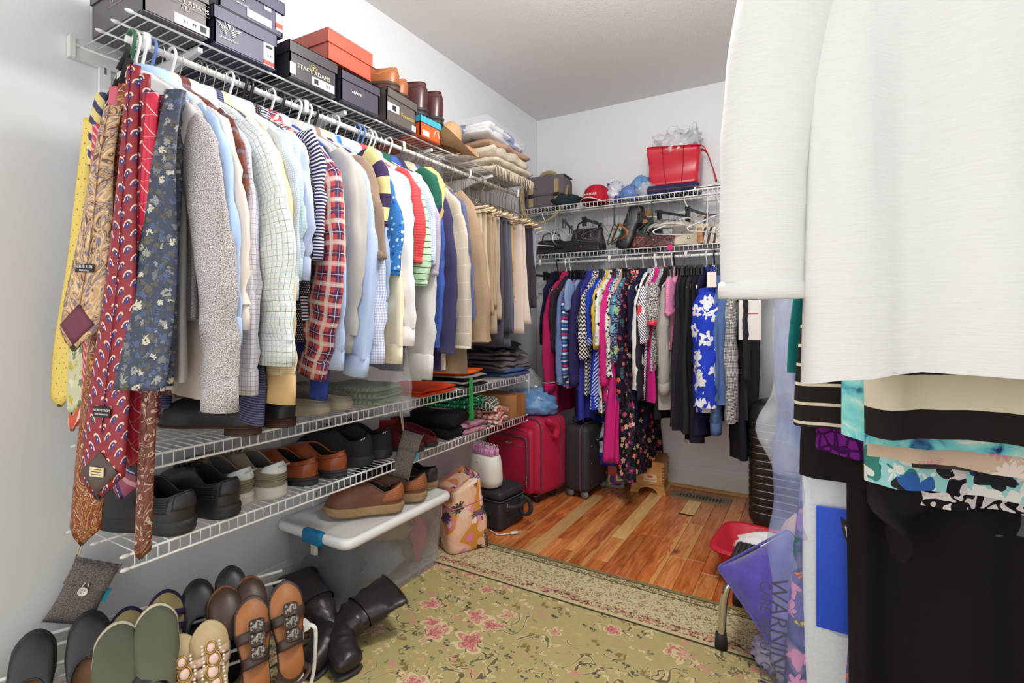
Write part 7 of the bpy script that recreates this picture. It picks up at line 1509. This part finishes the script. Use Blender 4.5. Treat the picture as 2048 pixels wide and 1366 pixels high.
G_SLUB = slub(); G_STR = C('cream_black_bold', pat=lambda g: g.bands((34, 28, 26), [('v', 0.105, 0.03, 0.055, (214, 204, 180), 1.0)])); G_THIN = C('black_thin_cream', pat=lambda g: g.bands((36, 30, 28), [('v', 0.040, 0.0, 0.0065, (212, 202, 180), 1.0)])); G_BLK = C('dress_black', (28, 23, 22)); G_TUR = C('turquoise_marble', pat=lambda g: g.ramp(g.noise(16, detail=3.0, dist=1.2), [(0.3, (30, 60, 120)), (0.40, (110, 200, 206)), (0.55, (150, 220, 214)), (0.66, (228, 236, 226)), (0.75, (60, 150, 170))])); G_PNK = C('pink_leaf', pat=lambda g: g.flowers((206, 182, 158), 20, ((214, 96, 170), (226, 140, 176), (232, 214, 206)), 0.46, pet=5.5, warp=0.4)); G_LEAF = C('blue_leaf', pat=lambda g: g.flowers(g.flowers((150, 206, 206), 16, ((226, 226, 220), (34, 60, 110), (60, 130, 120)), 0.5, pet=1.5, warp=1.0, off=2.0), 15, ((52, 98, 168), (34, 60, 110), (226, 226, 220), (40, 40, 44)), 0.46, pet=2.5, warp=0.7)); G_PURP = C('purple_snake', pat=lambda g: g.mix(g.vor(45, feature='DISTANCE_TO_EDGE').lt(0.1), (116, 32, 130), (60, 12, 74))); G_ORF = C('mustard_dark', pat=lambda g: g.flowers((62, 54, 46), 30, ((222, 156, 40), (200, 190, 160)), 0.4)); G_ZEB = C('zebra_cloth', pat=lambda g: g.ramp((g.noise(22, detail=1.0, dist=1.5) * 4.0).fr(), [(0, (214, 206, 206)), (0.5, (26, 22, 26))], True)); G_TEAL = C('teal_velour', (24, 110, 108)); G_FUZ = mat('cloth_fuzzy_black', None, 1.0, lambda g: g.mix(g.noise(350, detail=3.0).gt(0.56), (24, 21, 20), (46, 41, 39)), 1.0, bscale=350)
t = shirt('white slub cotton blouse with gathered cuffs closest on the right rail', 'right', 0.98, G_SLUB, Vector((0.325, 0, 1.085 - RRZ)), 'long', name='blouse', cat='blouse', L=RRZ - 0.955, w=0.08, th=0.05, wend=0.064, cl=0.026, w0=0.262, w1=0.27, bth=0.026, short='white blouse', hang='white', bow=0.02, seed=5, hemdip=0.02, yaw=R(9), nf=0.25)
GR = [('cream and black boldly banded top behind the white blouse', 'banded top', G_STR, 1.055, 0.862, 0.175, 'top', 'white', 0.02),
      ('turquoise marbled tunic beside the banded top', 'turquoise tunic', G_TUR, 1.10, 0.842, 0.205, 'tunic', 'wire', 0.014),
      ('pink leaf print blouse with a slanted hem', 'pink leaf blouse', G_PNK, 1.135, 0.80, 0.165, 'blouse', 'wire', 0.014),
      ('mustard flower print tunic near the wall', 'mustard tunic', G_ORF, 1.16, 0.79, 0.10, 'tunic', 'wire', 0.013),
      ('blue tropical leaf tunic with pointed hem', 'blue leaf tunic', G_LEAF, 1.18, 0.745, 0.165, 'tunic', 'white', 0.014),
      ('zebra print scarf top under the leaf tunic', 'zebra top', G_ZEB, 1.205, 0.72, 0.13, 'top', 'wire', 0.016),
      ('purple snakeskin print top', 'purple top', G_PURP, 1.2525, 0.775, 0.245, 'top', 'wire', 0.016),
      ('black dress with thin cream stripes', 'striped dress', G_THIN, 1.24, 0.83, 0.285, 'dress', 'white', 0.02),
      ('plain black dress below the striped one', 'black dress by the bag', G_BLK, 1.265, 0.715, 0.275, 'dress', 'white', 0.02),
      ('long black evening gown hanging to the floor', 'evening gown', G_BLK, 1.295, 0.10, 0.185, 'gown', 'black', 0.028),
      ('teal velour top tucked behind the striped dress', 'teal top', G_TEAL, 1.33, 0.93, 0.30, 'top', 'wire', 0.016)]
for i, (lab, sh_, m, y, zb, w1, nm, hg, bt) in enumerate(GR):
    shirt(lab, 'right', y, m, None, 'none', name=nm, cat='dress' if nm in ('dress', 'gown') else 'top', L=RRZ - zb, w1=w1, bth=bt, short=sh_, hang=hg, seed=200 + i, xo=0.0)
# fuzzy black coat low in front, black knitted sleeve hanging in front of the prints
c = on_y(1795, 1066, 1.185); t = thing('sleeve_end', 'black jersey sleeve end hanging below the leaf tunic', 'sleeve', (c.x, 1.185, c.z))
MB().loft(soft_tube([(0.0, 0.03, 0.22), (0.0, 0.01, 0.12), (0.0, 0, 0.04), (0.005, 0, -0.03), (0.006, 0, -0.045)], [(0, 0.052), (0.6, 0.046), (0.85, 0.038), (0.96, 0.026), (1, 0.010)], [(0, 0.018), (0.8, 0.016), (1, 0.006)], 3.0, 0.05, floor=-9), True, True, True).build('tube', G_BLK, t)
# white and blue garment bag, floral dress in plastic, covers
t = thing('garment_bag', 'white fabric garment bag with a blue printed panel', 'garment bag', (1.722, 1.345, 0.0)); M_BAGW = mat('white_nonwoven', None, 0.9, lambda g: g.mix(g.noise(120, detail=2.0), (206, 212, 218), (226, 230, 234)), 0.5, bscale=180); M_BLUP = mat('blue_panel', None, 0.6, lambda g: g.mix(g.noise(200), (24, 66, 196), (34, 84, 214)), 0.3)
MB().rbox((0.03, 0.02, 0.56), (0.15, 0.05, 1.0), 0.02, 4, fn=lambda p: p + Vector((0.006 * nz(p.z * 5, 1.0), 0.012 * nz(p.x * 12, p.z * 4, 2), 0))).build('cover', M_BAGW, t)
MB().rbox((0.035, -0.015, 0.50), (0.10, 0.006, 0.27), 0.003, 3).build('blue_panel', M_BLUP, t)
MB().prism([(0.0, 0.0), (0.02, -0.018), (0.03, -0.05), (0.028, -0.085), (0.014, -0.06), (0.004, -0.03)], 0, 0.001).xf(frame(Vector((0.030, -0.020, 0.62)), (1, 0, 0), (0, 0, 1))).build('emblem', M_PRINT, t, smooth=False); MB().prism([(0.008, -0.018), (0.02, -0.026), (0.027, -0.05), (0.022, -0.065), (0.012, -0.045)], 0, 0.0014).xf(frame(Vector((0.030, -0.020, 0.62)), (1, 0, 0), (0, 0, 1))).build('emblem', M_WHITEPL, t, smooth=False)
G_IMP = C('impressionist_floral', pat=lambda g: g.flowers(g.ramp(g.noise(9, detail=2.0), [(0.3, (60, 60, 120)), (0.45, (120, 120, 180)), (0.6, (90, 100, 140)), (0.75, (170, 150, 190))]), 18, ((206, 150, 190), (206, 190, 90), (60, 110, 100), (216, 130, 100), (150, 130, 200)), 0.46, warp=0.8))
t = shirt('violet garden print dress inside a clear cover', 'right', 1.37, G_IMP, None, 'none', name='dress', cat='dress', L=RRZ - 0.06, w1=0.31, bth=0.02, short='garden print dress', hang='white', seed=300)
t = shirt('pale blue satin dress inside a clear cover', 'right', 1.46, C('pale_blue_satin', pat=lambda g: g.ramp(g.noise(5, detail=1.0), [(0.3, (150, 186, 226)), (0.5, (120, 176, 232)), (0.62, (206, 206, 226)), (0.75, (236, 222, 222))]), rough=0.5), None, 'none', name='dress', cat='dress', L=RRZ - 0.74, w1=0.30, bth=0.022, short='pale blue satin dress', hang='white', seed=301)
def cover(label, pos, zb, w0, w1, th, sd, m, rail='right', ztop=-0.10, xo=0.0, name='plastic_cover', knot=0.0):
    loc, rz = place(rail, pos); t = thing(name, label, 'plastic cover', loc, rz); H = -zb; rings = []
    for j in range(56):
        q = j / 55; z = lerp(ztop, zb, q); w = lerp(0.10, w0, sm(q * 6)) if q < 0.166 else lerp(w0, w1, sm((q - 0.166) / 0.83)); w += knot * math.exp(-((q - 0.90) / 0.06) ** 2); ring = []
        for i in range(72):
            a = 2 * PI * i / 72; cc, ss = math.cos(a), math.sin(a); x = w * abs(cc) ** 0.7 * (1 if cc > 0 else -1)
            k = 0.030 * (abs(nz(x * 11 + sd, z * 8, ss)) * 2 - 0.5) + 0.016 * (abs(nz(x * 30, z * 20 + sd, ss)) * 2 - 0.4)
            ring.append(Vector((x + 0.02 * nz(z * 6, sd, cc) + xo * q, (th + k) * abs(ss) ** 0.6 * (1 if ss > 0 else -1), z)))
        rings.append(ring)
    MB().loft(rings, True).build('film', m, t); return t
M_COV = mat('cover_film', None, 0.08, lambda g: g.mix(g.noise(6, detail=3.0), (226, 230, 244), (244, 246, 250)), 0.9, alpha=0.30, spec=1.0, bscale=22)
M_COVB = mat('cover_film_blue', None, 0.1, lambda g: g.mix(g.noise(4, detail=2.0), (140, 154, 226), (196, 210, 244)), 0.6, alpha=0.30, spec=1.0, bscale=18)
cover('clear crinkled dry cleaning cover over the satin dress', 1.46, 0.66 - RRZ, 0.335, 0.335, 0.05, 3.0, M_COV, knot=0.045)
t = cover('bluish plastic cover printed with a warning text', 1.385, 0.03 - RRZ, 0.33, 0.335, 0.035, 7.0, M_COVB)
M_INK = mat('film_ink', (70, 72, 96), 0.5)
for s, x, z, sz, sx in (('WARNING', 0.318, 0.34, 0.05, 1.0), ('CARE ABOUT OUR ENVIRONMENT', 0.345, 0.22, 0.034, 0.85), ('PLEASE RECYCLE THIS BAG', 0.352, 0.10, 0.022, 0.9), ('THIS BAG IS NOT A TOY  KEEP AWAY FROM CHILDREN', 0.284, 0.10, 0.010, 1.0)):
    lettering(s, sz, t, M_INK, frame(Vector((x, 0.075, z - RRZ)), (0, 0, -1), (-1, 0, 0)), extrude=0.0003, sx=sx)
cover('clear plastic cover hem across the black dresses', 1.283, 0.655 - RRZ, 0.265, 0.27, 0.010, 12.0, mat('cover_film_thin', None, 0.1, lambda g: g.mix(g.noise(6, detail=3.0), (232, 234, 240), (246, 246, 250)), 0.7, alpha=0.10, spec=1.0, bscale=26))
# dry cleaning cover on the long rail
cover('clear dry cleaning cover over the white dress shirt on the long rail', LS(764), 0.735 - RODZ, 0.25, 0.30, 0.032, 20.0, mat('cover_film_thin', None, 0.1, lambda g: g.mix(g.noise(6, detail=3.0), (232, 234, 240), (246, 246, 250)), 0.7, alpha=0.16, spec=1.0, bscale=26), rail='left', ztop=-0.13)
p = on_y(1500, 640, BRY - 0.27); t = thing('paper_tag', 'white paper cleaning ticket pinned to the black end blouse', 'tag', (p.x, BRY - 0.275, p.z)); MB().box((0, 0, 0), (0.10, 0.001, 0.19)).build('card', mat('pink_white_paper', (236, 228, 226), 0.6), t, smooth=False); MB().box((0.01, -0.001, 0.03), (0.05, 0.0005, 0.004)).build('print_line', M_REDP, t, smooth=False)
# black ribbed suitcase
t = thing('hard_suitcase', 'black ribbed hard shell suitcase standing by the back wall', 'suitcase', (1.625, 2.83, 0.001), R(-8)); M_SHELL = mat('black_shell', (34, 31, 31), 0.28)
def rib(p): return p + Vector((math.copysign(0.003, p.x) * (1 if abs(p.x) > 0.15 else 0), math.copysign(0.003, p.y) * (1 if abs(p.y) > 0.09 else 0), 0)) * math.sin(p.z * 2 * PI / 0.036)
rings = []
for z, k in [(0.035, 0.86), (0.045, 0.95), (0.07, 1.0)] + [(0.07 + 0.50 * j / 84, 1.0) for j in range(1, 85)] + [(0.60, 0.97), (0.625, 0.88), (0.635, 0.7), (0.638, 0.4)]:
    rings.append([Vector((x * k, y * k, z)) for x, y in rrect(0.38, 0.25, 0.06, 6)])
rings = [[p * 1.0 if (p.z > 0.52 or p.z < 0.08) else Vector((p.x * (1 - 0.022 * (1 if (p.z * 28) % 1 < 0.22 else 0)), p.y * (1 - 0.03 * (1 if (p.z * 28) % 1 < 0.22 else 0)), p.z)) for p in r] for r in rings]
MB().loft(rings, True, True, True).build('shell', M_SHELL, t)
M_RIBG = mat('rib_grey', (176, 172, 168), 0.3)
for k in range(13): MB().tube([Vector((x, y, 0.105 + k * 0.0357)) for x, y in rrect(0.377, 0.247, 0.06, 6)], 0.0022, 5, closed=True).build('rib_line', M_RIBG, t)
MB().tube(spline([(-0.06, 0, 0.635), (-0.05, 0, 0.665), (0.05, 0, 0.665), (0.06, 0, 0.635)], 4), 0.010, 8).build('top_handle', M_BLACKPL, t)
for x in (-0.15, 0.15):
    for y in (-0.09, 0.09): MB().tube([(x - 0.01, y, 0.022), (x + 0.01, y, 0.022)], 0.022, 12).build('wheel', M_RUBBER, t)
# red basin with white cloth
t = thing('wash_basin', 'red plastic wash basin', 'basin', (1.545, 2.28, 0.001), R(-6)); t.scale = (1.12, 1.12, 1.0); t['label'] = 'red plastic wash basin standing on the boards'; M_BAS = mat('red_basin', (196, 36, 54), 0.35)
MB().loft([rring(0.24, 0.20, 0.0, 0.05), rring(0.25, 0.21, 0.006, 0.05), rring(0.32, 0.28, 0.135, 0.06), rring(0.35, 0.31, 0.138, 0.07), rring(0.352, 0.312, 0.132, 0.07), rring(0.345, 0.305, 0.146, 0.07), rring(0.312, 0.272, 0.143, 0.06), rring(0.245, 0.205, 0.012, 0.05)], True, True, True).build('bowl', M_BAS, t)
o = crinkle((0, 0, 0.03), (0.135, 0.10, 0.055), 41.0, 0.18, 1.8, flat=0.9).build('white_cloth', F_WHITE); o.location = (1.555, 2.30, 0.085); tag(o, 'white cloth bundle lying in the red basin', 'cloth')
# step stool
t = thing('step_stool', 'chrome legged step stool with a black ribbed top', 'stool', (1.625, 1.865, 0.0), R(-3)); M_RIBT = mat('ribbed_black', (58, 54, 52), 0.6)
sx_, sy_, sz_ = 0.33, 0.25, 0.25
MB().rbox((0, 0, sz_ - 0.012), (sx_, sy_, 0.026), 0.012, 4).build('seat', M_RUBBER, t)
for k in range(22): MB().tube([(-sx_ / 2 + 0.016 + k * 0.0142, -sy_ / 2 + 0.015, sz_ + 0.002), (-sx_ / 2 + 0.016 + k * 0.0142, sy_ / 2 - 0.015, sz_ + 0.002)], 0.0038, 5).build('tread_rib', M_RIBT, t)
for s in (-1, 1):
    for e in (-1, 1):
        MB().tube(spline([(s * 0.09, e * (sy_ / 2 - 0.01), sz_ - 0.03), (s * 0.135, e * (sy_ / 2 + 0.0), sz_ - 0.035), (s * 0.158, e * (sy_ / 2 + 0.008), sz_ - 0.08), (s * 0.166, e * (sy_ / 2 + 0.02), RUGZ + 0.03)], 6), 0.0125, 12).build('leg', M_CHROME, t); MB().tube([(s * 0.166, e * (sy_ / 2 + 0.02), RUGZ + 0.001), (s * 0.166, e * (sy_ / 2 + 0.02), RUGZ + 0.045)], [0.020, 0.017], 12).build('rubber_foot', M_RUBBER, t)
# purple cushion, beige bundle
t = thing('cushion', 'deep violet velvet cushion tipped over the stool edge', 'cushion')
_L = on_y(1440, 1136, 1.71); _B = on_y(1528, 1262, 1.62); _e1 = (_B - _L).normalized(); _e2 = Vector((0.86, 0.42, 0.25)); _e2 = (_e2 - _e1 * _e2.dot(_e1)).normalized()
t.matrix_basis = frame(_L + (_e1 + _e2) * 0.125 + Vector((0, 0, 0.0)), _e1, _e2)
M_VIO = mat('violet_velvet', None, 0.85, lambda g: g.mix(g.noise(28, g.tc('Object'), 4.0, 0.7), (34, 26, 100), (92, 80, 186)), 0.8, sheen=0.6, bscale=120)
rings = []
for j in range(17):
    v = j / 16 * 2 - 1; ring = []
    for i in range(32):
        a = 2 * PI * i / 32; 
        cc, ss = math.cos(a), math.sin(a); x = abs(cc) ** 0.3 * (1 if cc > 0 else -1); e = (1 - v * v) ** 0.5
        pin = 1 - 0.10 * (1 - abs(v)); th = 0.045 * (max(0, 1 - abs(x) ** 3) ** 0.5) * (max(0, 1 - abs(v) ** 3) ** 0.5) + 0.003
        ring.append(Vector((x * 0.13 * (1 - 0.06 * (1 - v * v)), v * 0.13 * (1 - 0.06 * (1 - x * x)), th * ss + 0.002 * nz(x * 5, v * 5))))
    rings.append(ring)
MB().loft(rings, True, True, True).build('cover', M_VIO, t); MB().tube([Vector((x * 0.13, y * 0.13, 0)) for x, y in rrect(2.0, 2.0, 0.1, 3)], 0.004, 6, closed=True).build('piping', M_VIO, t)
o = crinkle((0, 0, 0.07), (0.055, 0.055, 0.075), 51.0, 0.10, 1.5, flat=0.95).build('knotted_bag', fab('peach_beige', (214, 178, 148))); o.location = (1.665, 1.93, 0.257); tag(o, 'peach beige knotted stocking bag on the stool top', 'bag')
o = bag('lilac plastic bag crumpled on the rug behind the stool legs', (1.60, 1.75, RUGZ), (0.06, 0.08, 0.045), film('lilac', (170, 160, 206)), 61.0, 0.35)
# ================================================================== FLOOR SHOE RACK
RO = Vector((0.445, 0.955, 0.0)); RE = Vector((-0.407, -0.913, 0)); RN = Vector((-0.913, 0.407, 0)); UP = Vector((0, 0, 1))
def rk(a, b, z): return RE * a + RN * b + UP * z
t = thing('shoe_rack', 'white floor shoe rack with wire toe loops', 'shoe rack', (RO.x, RO.y, RUGZ))
for nm, b, z in (('rail', 0.0, 0.125), ('rail', 0.0, 0.158), ('rail', 0.12, 0.17), ('rail', 0.125, 0.20), ('rail', 0.22, 0.20), ('rail', 0.225, 0.23)):
    ln = 0.98 if b < 0.1 else (0.95 if b < 0.2 else 0.55)
    MB().tube([rk(-0.005 if b < 0.2 else 0.0, b, z), rk(ln if b < 0.2 else 0.56, b, z)], 0.0042, 8).build(nm, M_WHITEPL, t)
for a in (0.0, 0.95):
    for b, zt in ((0.0, 0.175), (0.20 if a < 0.5 else 0.10, 0.21)):
        MB().tube(spline([rk(a, b - 0.03, 0.004), rk(a, b - 0.02, 0.05), rk(a, b, zt * 0.6), rk(a, b, zt)], 5), 0.0055, 8).build('leg', M_WHITEPL, t)
    MB().tube([rk(a, 0.0, 0.115), rk(a, 0.20 if a < 0.5 else 0.10, 0.175)], 0.005, 8).build('end_bar', M_WHITEPL, t)
    MB().tube([rk(a, -0.04, 0.006), rk(a, 0.20 if a < 0.5 else 0.10, 0.006)], 0.005, 8).build('foot_bar', M_WHITEPL, t)
jb = MB().rbox((0, 0, 0), (0.030, 0.024, 0.05), 0.004, 3); o = jb.build('joint', M_WHITEPL, t); o.location = rk(0.006, 0.0, 0.15)
for k in range(7): MB().box((0, 0, 0), (0.004, 0.02, 0.018)).build('comb_tooth', M_WHITEPL, t, smooth=False, loc=rk(-0.012 - 0.0, -0.01 + k * 0.008 - 0.02, 0.172 - k * 0.002))
MB().tube(spline([rk(-0.004, -0.005, 0.17), rk(-0.03, -0.03, 0.168), rk(-0.035, -0.035, 0.14), rk(-0.03, -0.035, 0.05), rk(-0.02, -0.035, 0.006)], 5), 0.0055, 8).build('end_brace', M_WHITEPL, t)
def loop(a, b, z, h=0.075, w=0.018):
    MB().tube(spline([rk(a - w, b, z), rk(a - w, b + 0.01, z + h * 0.7), rk(a, b + 0.014, z + h), rk(a + w, b + 0.01, z + h * 0.7), rk(a + w, b, z)], 5), 0.0032, 6).build('toe_loop', M_WHITEPL, t)
def on_plane(u, v, b):
    P = RO + RN * b; d = ray(u, v); return CAM + d * ((P - CAM).dot(RN) / d.dot(RN))
AL = R(28)
RU = RN * math.sin(AL) + UP * math.cos(AL); RT = -RN * math.cos(AL) + UP * math.sin(AL)
def stand(o, toe, L, twist=0.0):
    x = RU.cross(RT); M = frame(toe - RU * L, x, RU); o.matrix_basis = M @ Matrix.Rotation(twist, 4, 'Z') if twist else M
def rack_flat(label, grp, u, v, b, L, upper, lin_, sole, s1=0.66, hf=0.03, W=0.042, name='flat_shoe', toe=0.16, lp=True, tw=0.0, kind='dress', s0=0.02, hh=0.045):
    f = Last(L, W, 0.012, s0, s1, hh, 0.032, hf, 0.80, toe)
    p = on_plane(u, v, b); s = shoe(label, grp, (0, 0), (0, 1), upper, sole, lin_, f, 0, name, kind); stand(s, p, L, tw)
    if lp: q = (p - RO); loop(q.dot(RE), b - 0.075, max(0.11, p.z - 0.19), 0.09)
    return s, f
def sandal(label, grp, u, v, b, L, insole, edge, deco, W=0.044, tw=0.0):
    f = Last(L, W, 0.010, 0.02, 0.5, toe=0.18); p = on_plane(u, v, b)
    t_ = thing('sandal', label, 'sandal', group=grp); n = 44; ths = [2 * PI * i / n for i in range(n)]
    def ring(k, z): return [Vector((q.x, q.y, z)) for q in (f.base(a, k) for a in ths)]
    MB().loft([ring(0.97, -0.004), ring(1.02, 0.0), ring(1.03, 0.012), ring(0.99, 0.016)], True, True, True).build('sole', edge, t_)
    MB().loft([ring(0.95, 0.0155), ring(0.94, 0.0175), ring(0.5, 0.017)], True, False, True).build('insole', insole, t_)
    deco(t_, f, L); stand(t_, p, L, tw); q = p - RO; loop(q.dot(RE), b - 0.06, max(0.10, p.z - 0.17), 0.075); return t_
def strap(t_, f, y0, y1, h, wd, m, name='strap', th=0.004, n=12):
    def fn(s, q):
        y = lerp(y0, y1, s) + (q - 0.5) * wd; a = (2 * s - 1); hw = f.hw(max(0.02, min(0.98, y / f.L))) * 1.03
        return Vector((a * hw, y, 0.012 + h * math.sqrt(max(0, 1 - a * a))))
    return MB().sheet(fn, n, 3, th).build(name, m, t_)
M_BRL = lea('sandal_brown', (66, 50, 44), 0.5); M_TANI = lea('sandal_insole', (168, 106, 58), 0.5); M_NUDE = lea('nude_strap', (214, 182, 156), 0.45); M_BEI = lea('beige_insole', (196, 172, 128), 0.5); M_PLATE = mat('engraved_plate', None, 0.3, lambda g: g.mix(g.noise(90, g.tc('Object'), 3.0, dist=2.0).gt(0.5), (70, 62, 58), (166, 156, 148)), 0.6, metal=0.6)
def squares(t_, f, L):
    for y0, y1 in ((0.60, 0.66), (0.36, 0.40)): strap(t_, f, L * y0, L * y1, 0.030, 0.026, M_BRL)
    for k in range(3):
        c = Vector((0.004, L * (0.70 - k * 0.125), 0.046 - 0.002 * k)); o = MB().rbox((0, 0, 0), (0.034, 0.028, 0.006), 0.008, 4).build('buckle_plate', M_PLATE, t_, loc=c)
        MB().tube([Vector((x, y, 0.003)) for x, y in rrect(0.036, 0.030, 0.009, 4)], 0.0022, 5, closed=True).build('plate_rim', M_BRL, o); MB().rbox((0, 0, 0.003), (0.008, 0.018, 0.004), 0.002, 2).build('plate_bar', mat('pewter', (150, 140, 130), 0.3, metal=0.9), o)
    MB().tube(spline([(-0.03, L * 0.12, 0.012), (-0.036, L * 0.06, 0.04), (0, L * -0.02, 0.055), (0.036, L * 0.06, 0.04), (0.03, L * 0.12, 0.012)], 5), 0.008, 6, flat=(0.3, (0, 0, 1))).build('heel_strap', M_BRL, t_)
def jewels(t_, f, L):
    for y0, y1 in ((0.62, 0.70), (0.52, 0.60)): strap(t_, f, L * y0, L * y1, 0.028, 0.018, M_NUDE)
    for k, r in enumerate((0.013, 0.016, 0.017, 0.014)):
        c = Vector((0.0 + 0.004 * (k % 2), L * (0.74 - k * 0.115), 0.046 - 0.003 * k)); o = MB().ell((0, 0, 0), (r * 0.72, r * 0.8, 0.006), 14, 8).build('gem', mat('blush_gem', (232, 200, 186), 0.2), t_, loc=c)
        MB().tube([Vector((r * 0.9 * math.cos(a), r * math.sin(a), 0)) for a in [2 * PI * i / 18 for i in range(18)]], 0.0024, 5, closed=True).build('gold_rim', mat('antique_gold', (186, 150, 84), 0.35, metal=0.9), o)
        for s in (-1, 1):
            for j in range(3): MB().ell((s * (r + 0.006), (j - 1) * 0.008, 0), (0.0035, 0.0035, 0.003), 8, 5).build('bead', mat('pearl_bead', (236, 226, 210), 0.25), o)
def bands3(t_, f, L):
    for y0, y1 in ((0.78, 0.74), (0.66, 0.60), (0.54, 0.48)): strap(t_, f, L * y0, L * y1, 0.03, 0.014, fab('navy_strap', (52, 46, 84)))
M_KHAI = mat('khaki_jute', None, 0.8, lambda g: g.mix(g.noise(8, g.vec(g.xyz('Object')[0] * 6.0, g.xyz('Object')[1] * 1.0), 3.0), (140, 126, 78), (168, 152, 104)), 0.2); M_OLIVE = mat('olive_suede', None, 0.95, lambda g: g.mix(g.noise(14, g.tc('Object'), 3.0), (84, 88, 70), (106, 108, 88)), 0.3); M_CRS = mat('cream_rubber', (206, 196, 168), 0.7)
BR_L = lea('flat_insole', (134, 90, 46), 0.5)
rack_flat('black leather mule standing toe up at the near end of the rack', 'black mules on the rack', 72, 1264, 0.17, 0.25, S_BLK, BR_L, S_BLK, 0.60)
rack_flat('black leather mule standing toe up beside its twin on the rack', 'black mules on the rack', 180, 1226, 0.17, 0.25, S_BLK, BR_L, S_BLK, 0.60)
sandal('khaki sandal with three navy straps, half hidden by the olive clog', 'khaki strap sandals', 256, 1216, 0.17, 0.24, M_KHAI, fab('navy_edge', (40, 38, 60)), bands3)
sandal('khaki sandal with three navy straps beside the black flats', 'khaki strap sandals', 330, 1182, 0.17, 0.24, M_KHAI, MATS['cloth_navy_edge'], bands3)
rack_flat('shiny black ballet flat leaning next to the navy strapped sandals', 'black ballet flats', 394, 1162, 0.19, 0.245, S_BLK, S_DARKL, S_BSOLE, 0.62, W=0.040)
rack_flat('shiny black ballet flat leaning against the wall', 'black ballet flats', 458, 1136, 0.19, 0.245, S_BLK, S_DARKL, S_BSOLE, 0.62, W=0.040)
BRC = lea('clog_brown', (74, 54, 46), 0.42); RUST = mat('rust_edge', (132, 78, 46), 0.6)
rack_flat('dark brown clog with a rust coloured sole edge', 'dark brown clogs', 446, 1176, 0.13, 0.24, BRC, S_DARKL, RUST, 0.45, 0.05)
rack_flat('dark brown clog beside the ballet flat', 'dark brown clogs', 496, 1156, 0.15, 0.24, BRC, S_DARKL, RUST, 0.45, 0.05)
rack_flat('olive suede clog with thick cream sole in the front row', 'olive suede clogs', 236, 1248, 0.07, 0.255, M_OLIVE, M_CRS, M_CRS, 0.36, 0.05, W=0.046, kind='sneaker', lp=False, name='clog', s0=0.0)
rack_flat('olive suede clog with thick cream sole beside the beige sandals', 'olive suede clogs', 312, 1212, 0.07, 0.255, M_OLIVE, M_CRS, M_CRS, 0.36, 0.05, W=0.046, kind='sneaker', lp=False, name='clog', s0=0.0)
sandal('nude sandal with blush gems, next to the olive clogs', 'jewelled nude sandals', 368, 1268, 0.03, 0.235, M_BEI, M_BEI, jewels, tw=0.05)
sandal('nude sandal with blush gems, next to the brown sandals', 'jewelled nude sandals', 424, 1240, 0.03, 0.235, M_BEI, M_BEI, jewels, tw=0.05)
sandal('brown sandal with three engraved plates, inner one of the pair', 'brown plated sandals', 500, 1194, 0.04, 0.245, M_TANI, M_BRL, squares, 0.045)
sandal('brown sandal with three engraved plates at the rack end', 'brown plated sandals', 566, 1164, 0.04, 0.245, M_TANI, M_BRL, squares, 0.045)
rack_flat('charcoal patent flat in the lower front row', 'charcoal flats', 292, 1340, -0.02, 0.235, lea('patent', (50, 44, 50), 0.2), S_DARKL, S_BSOLE, 0.5, lp=False)
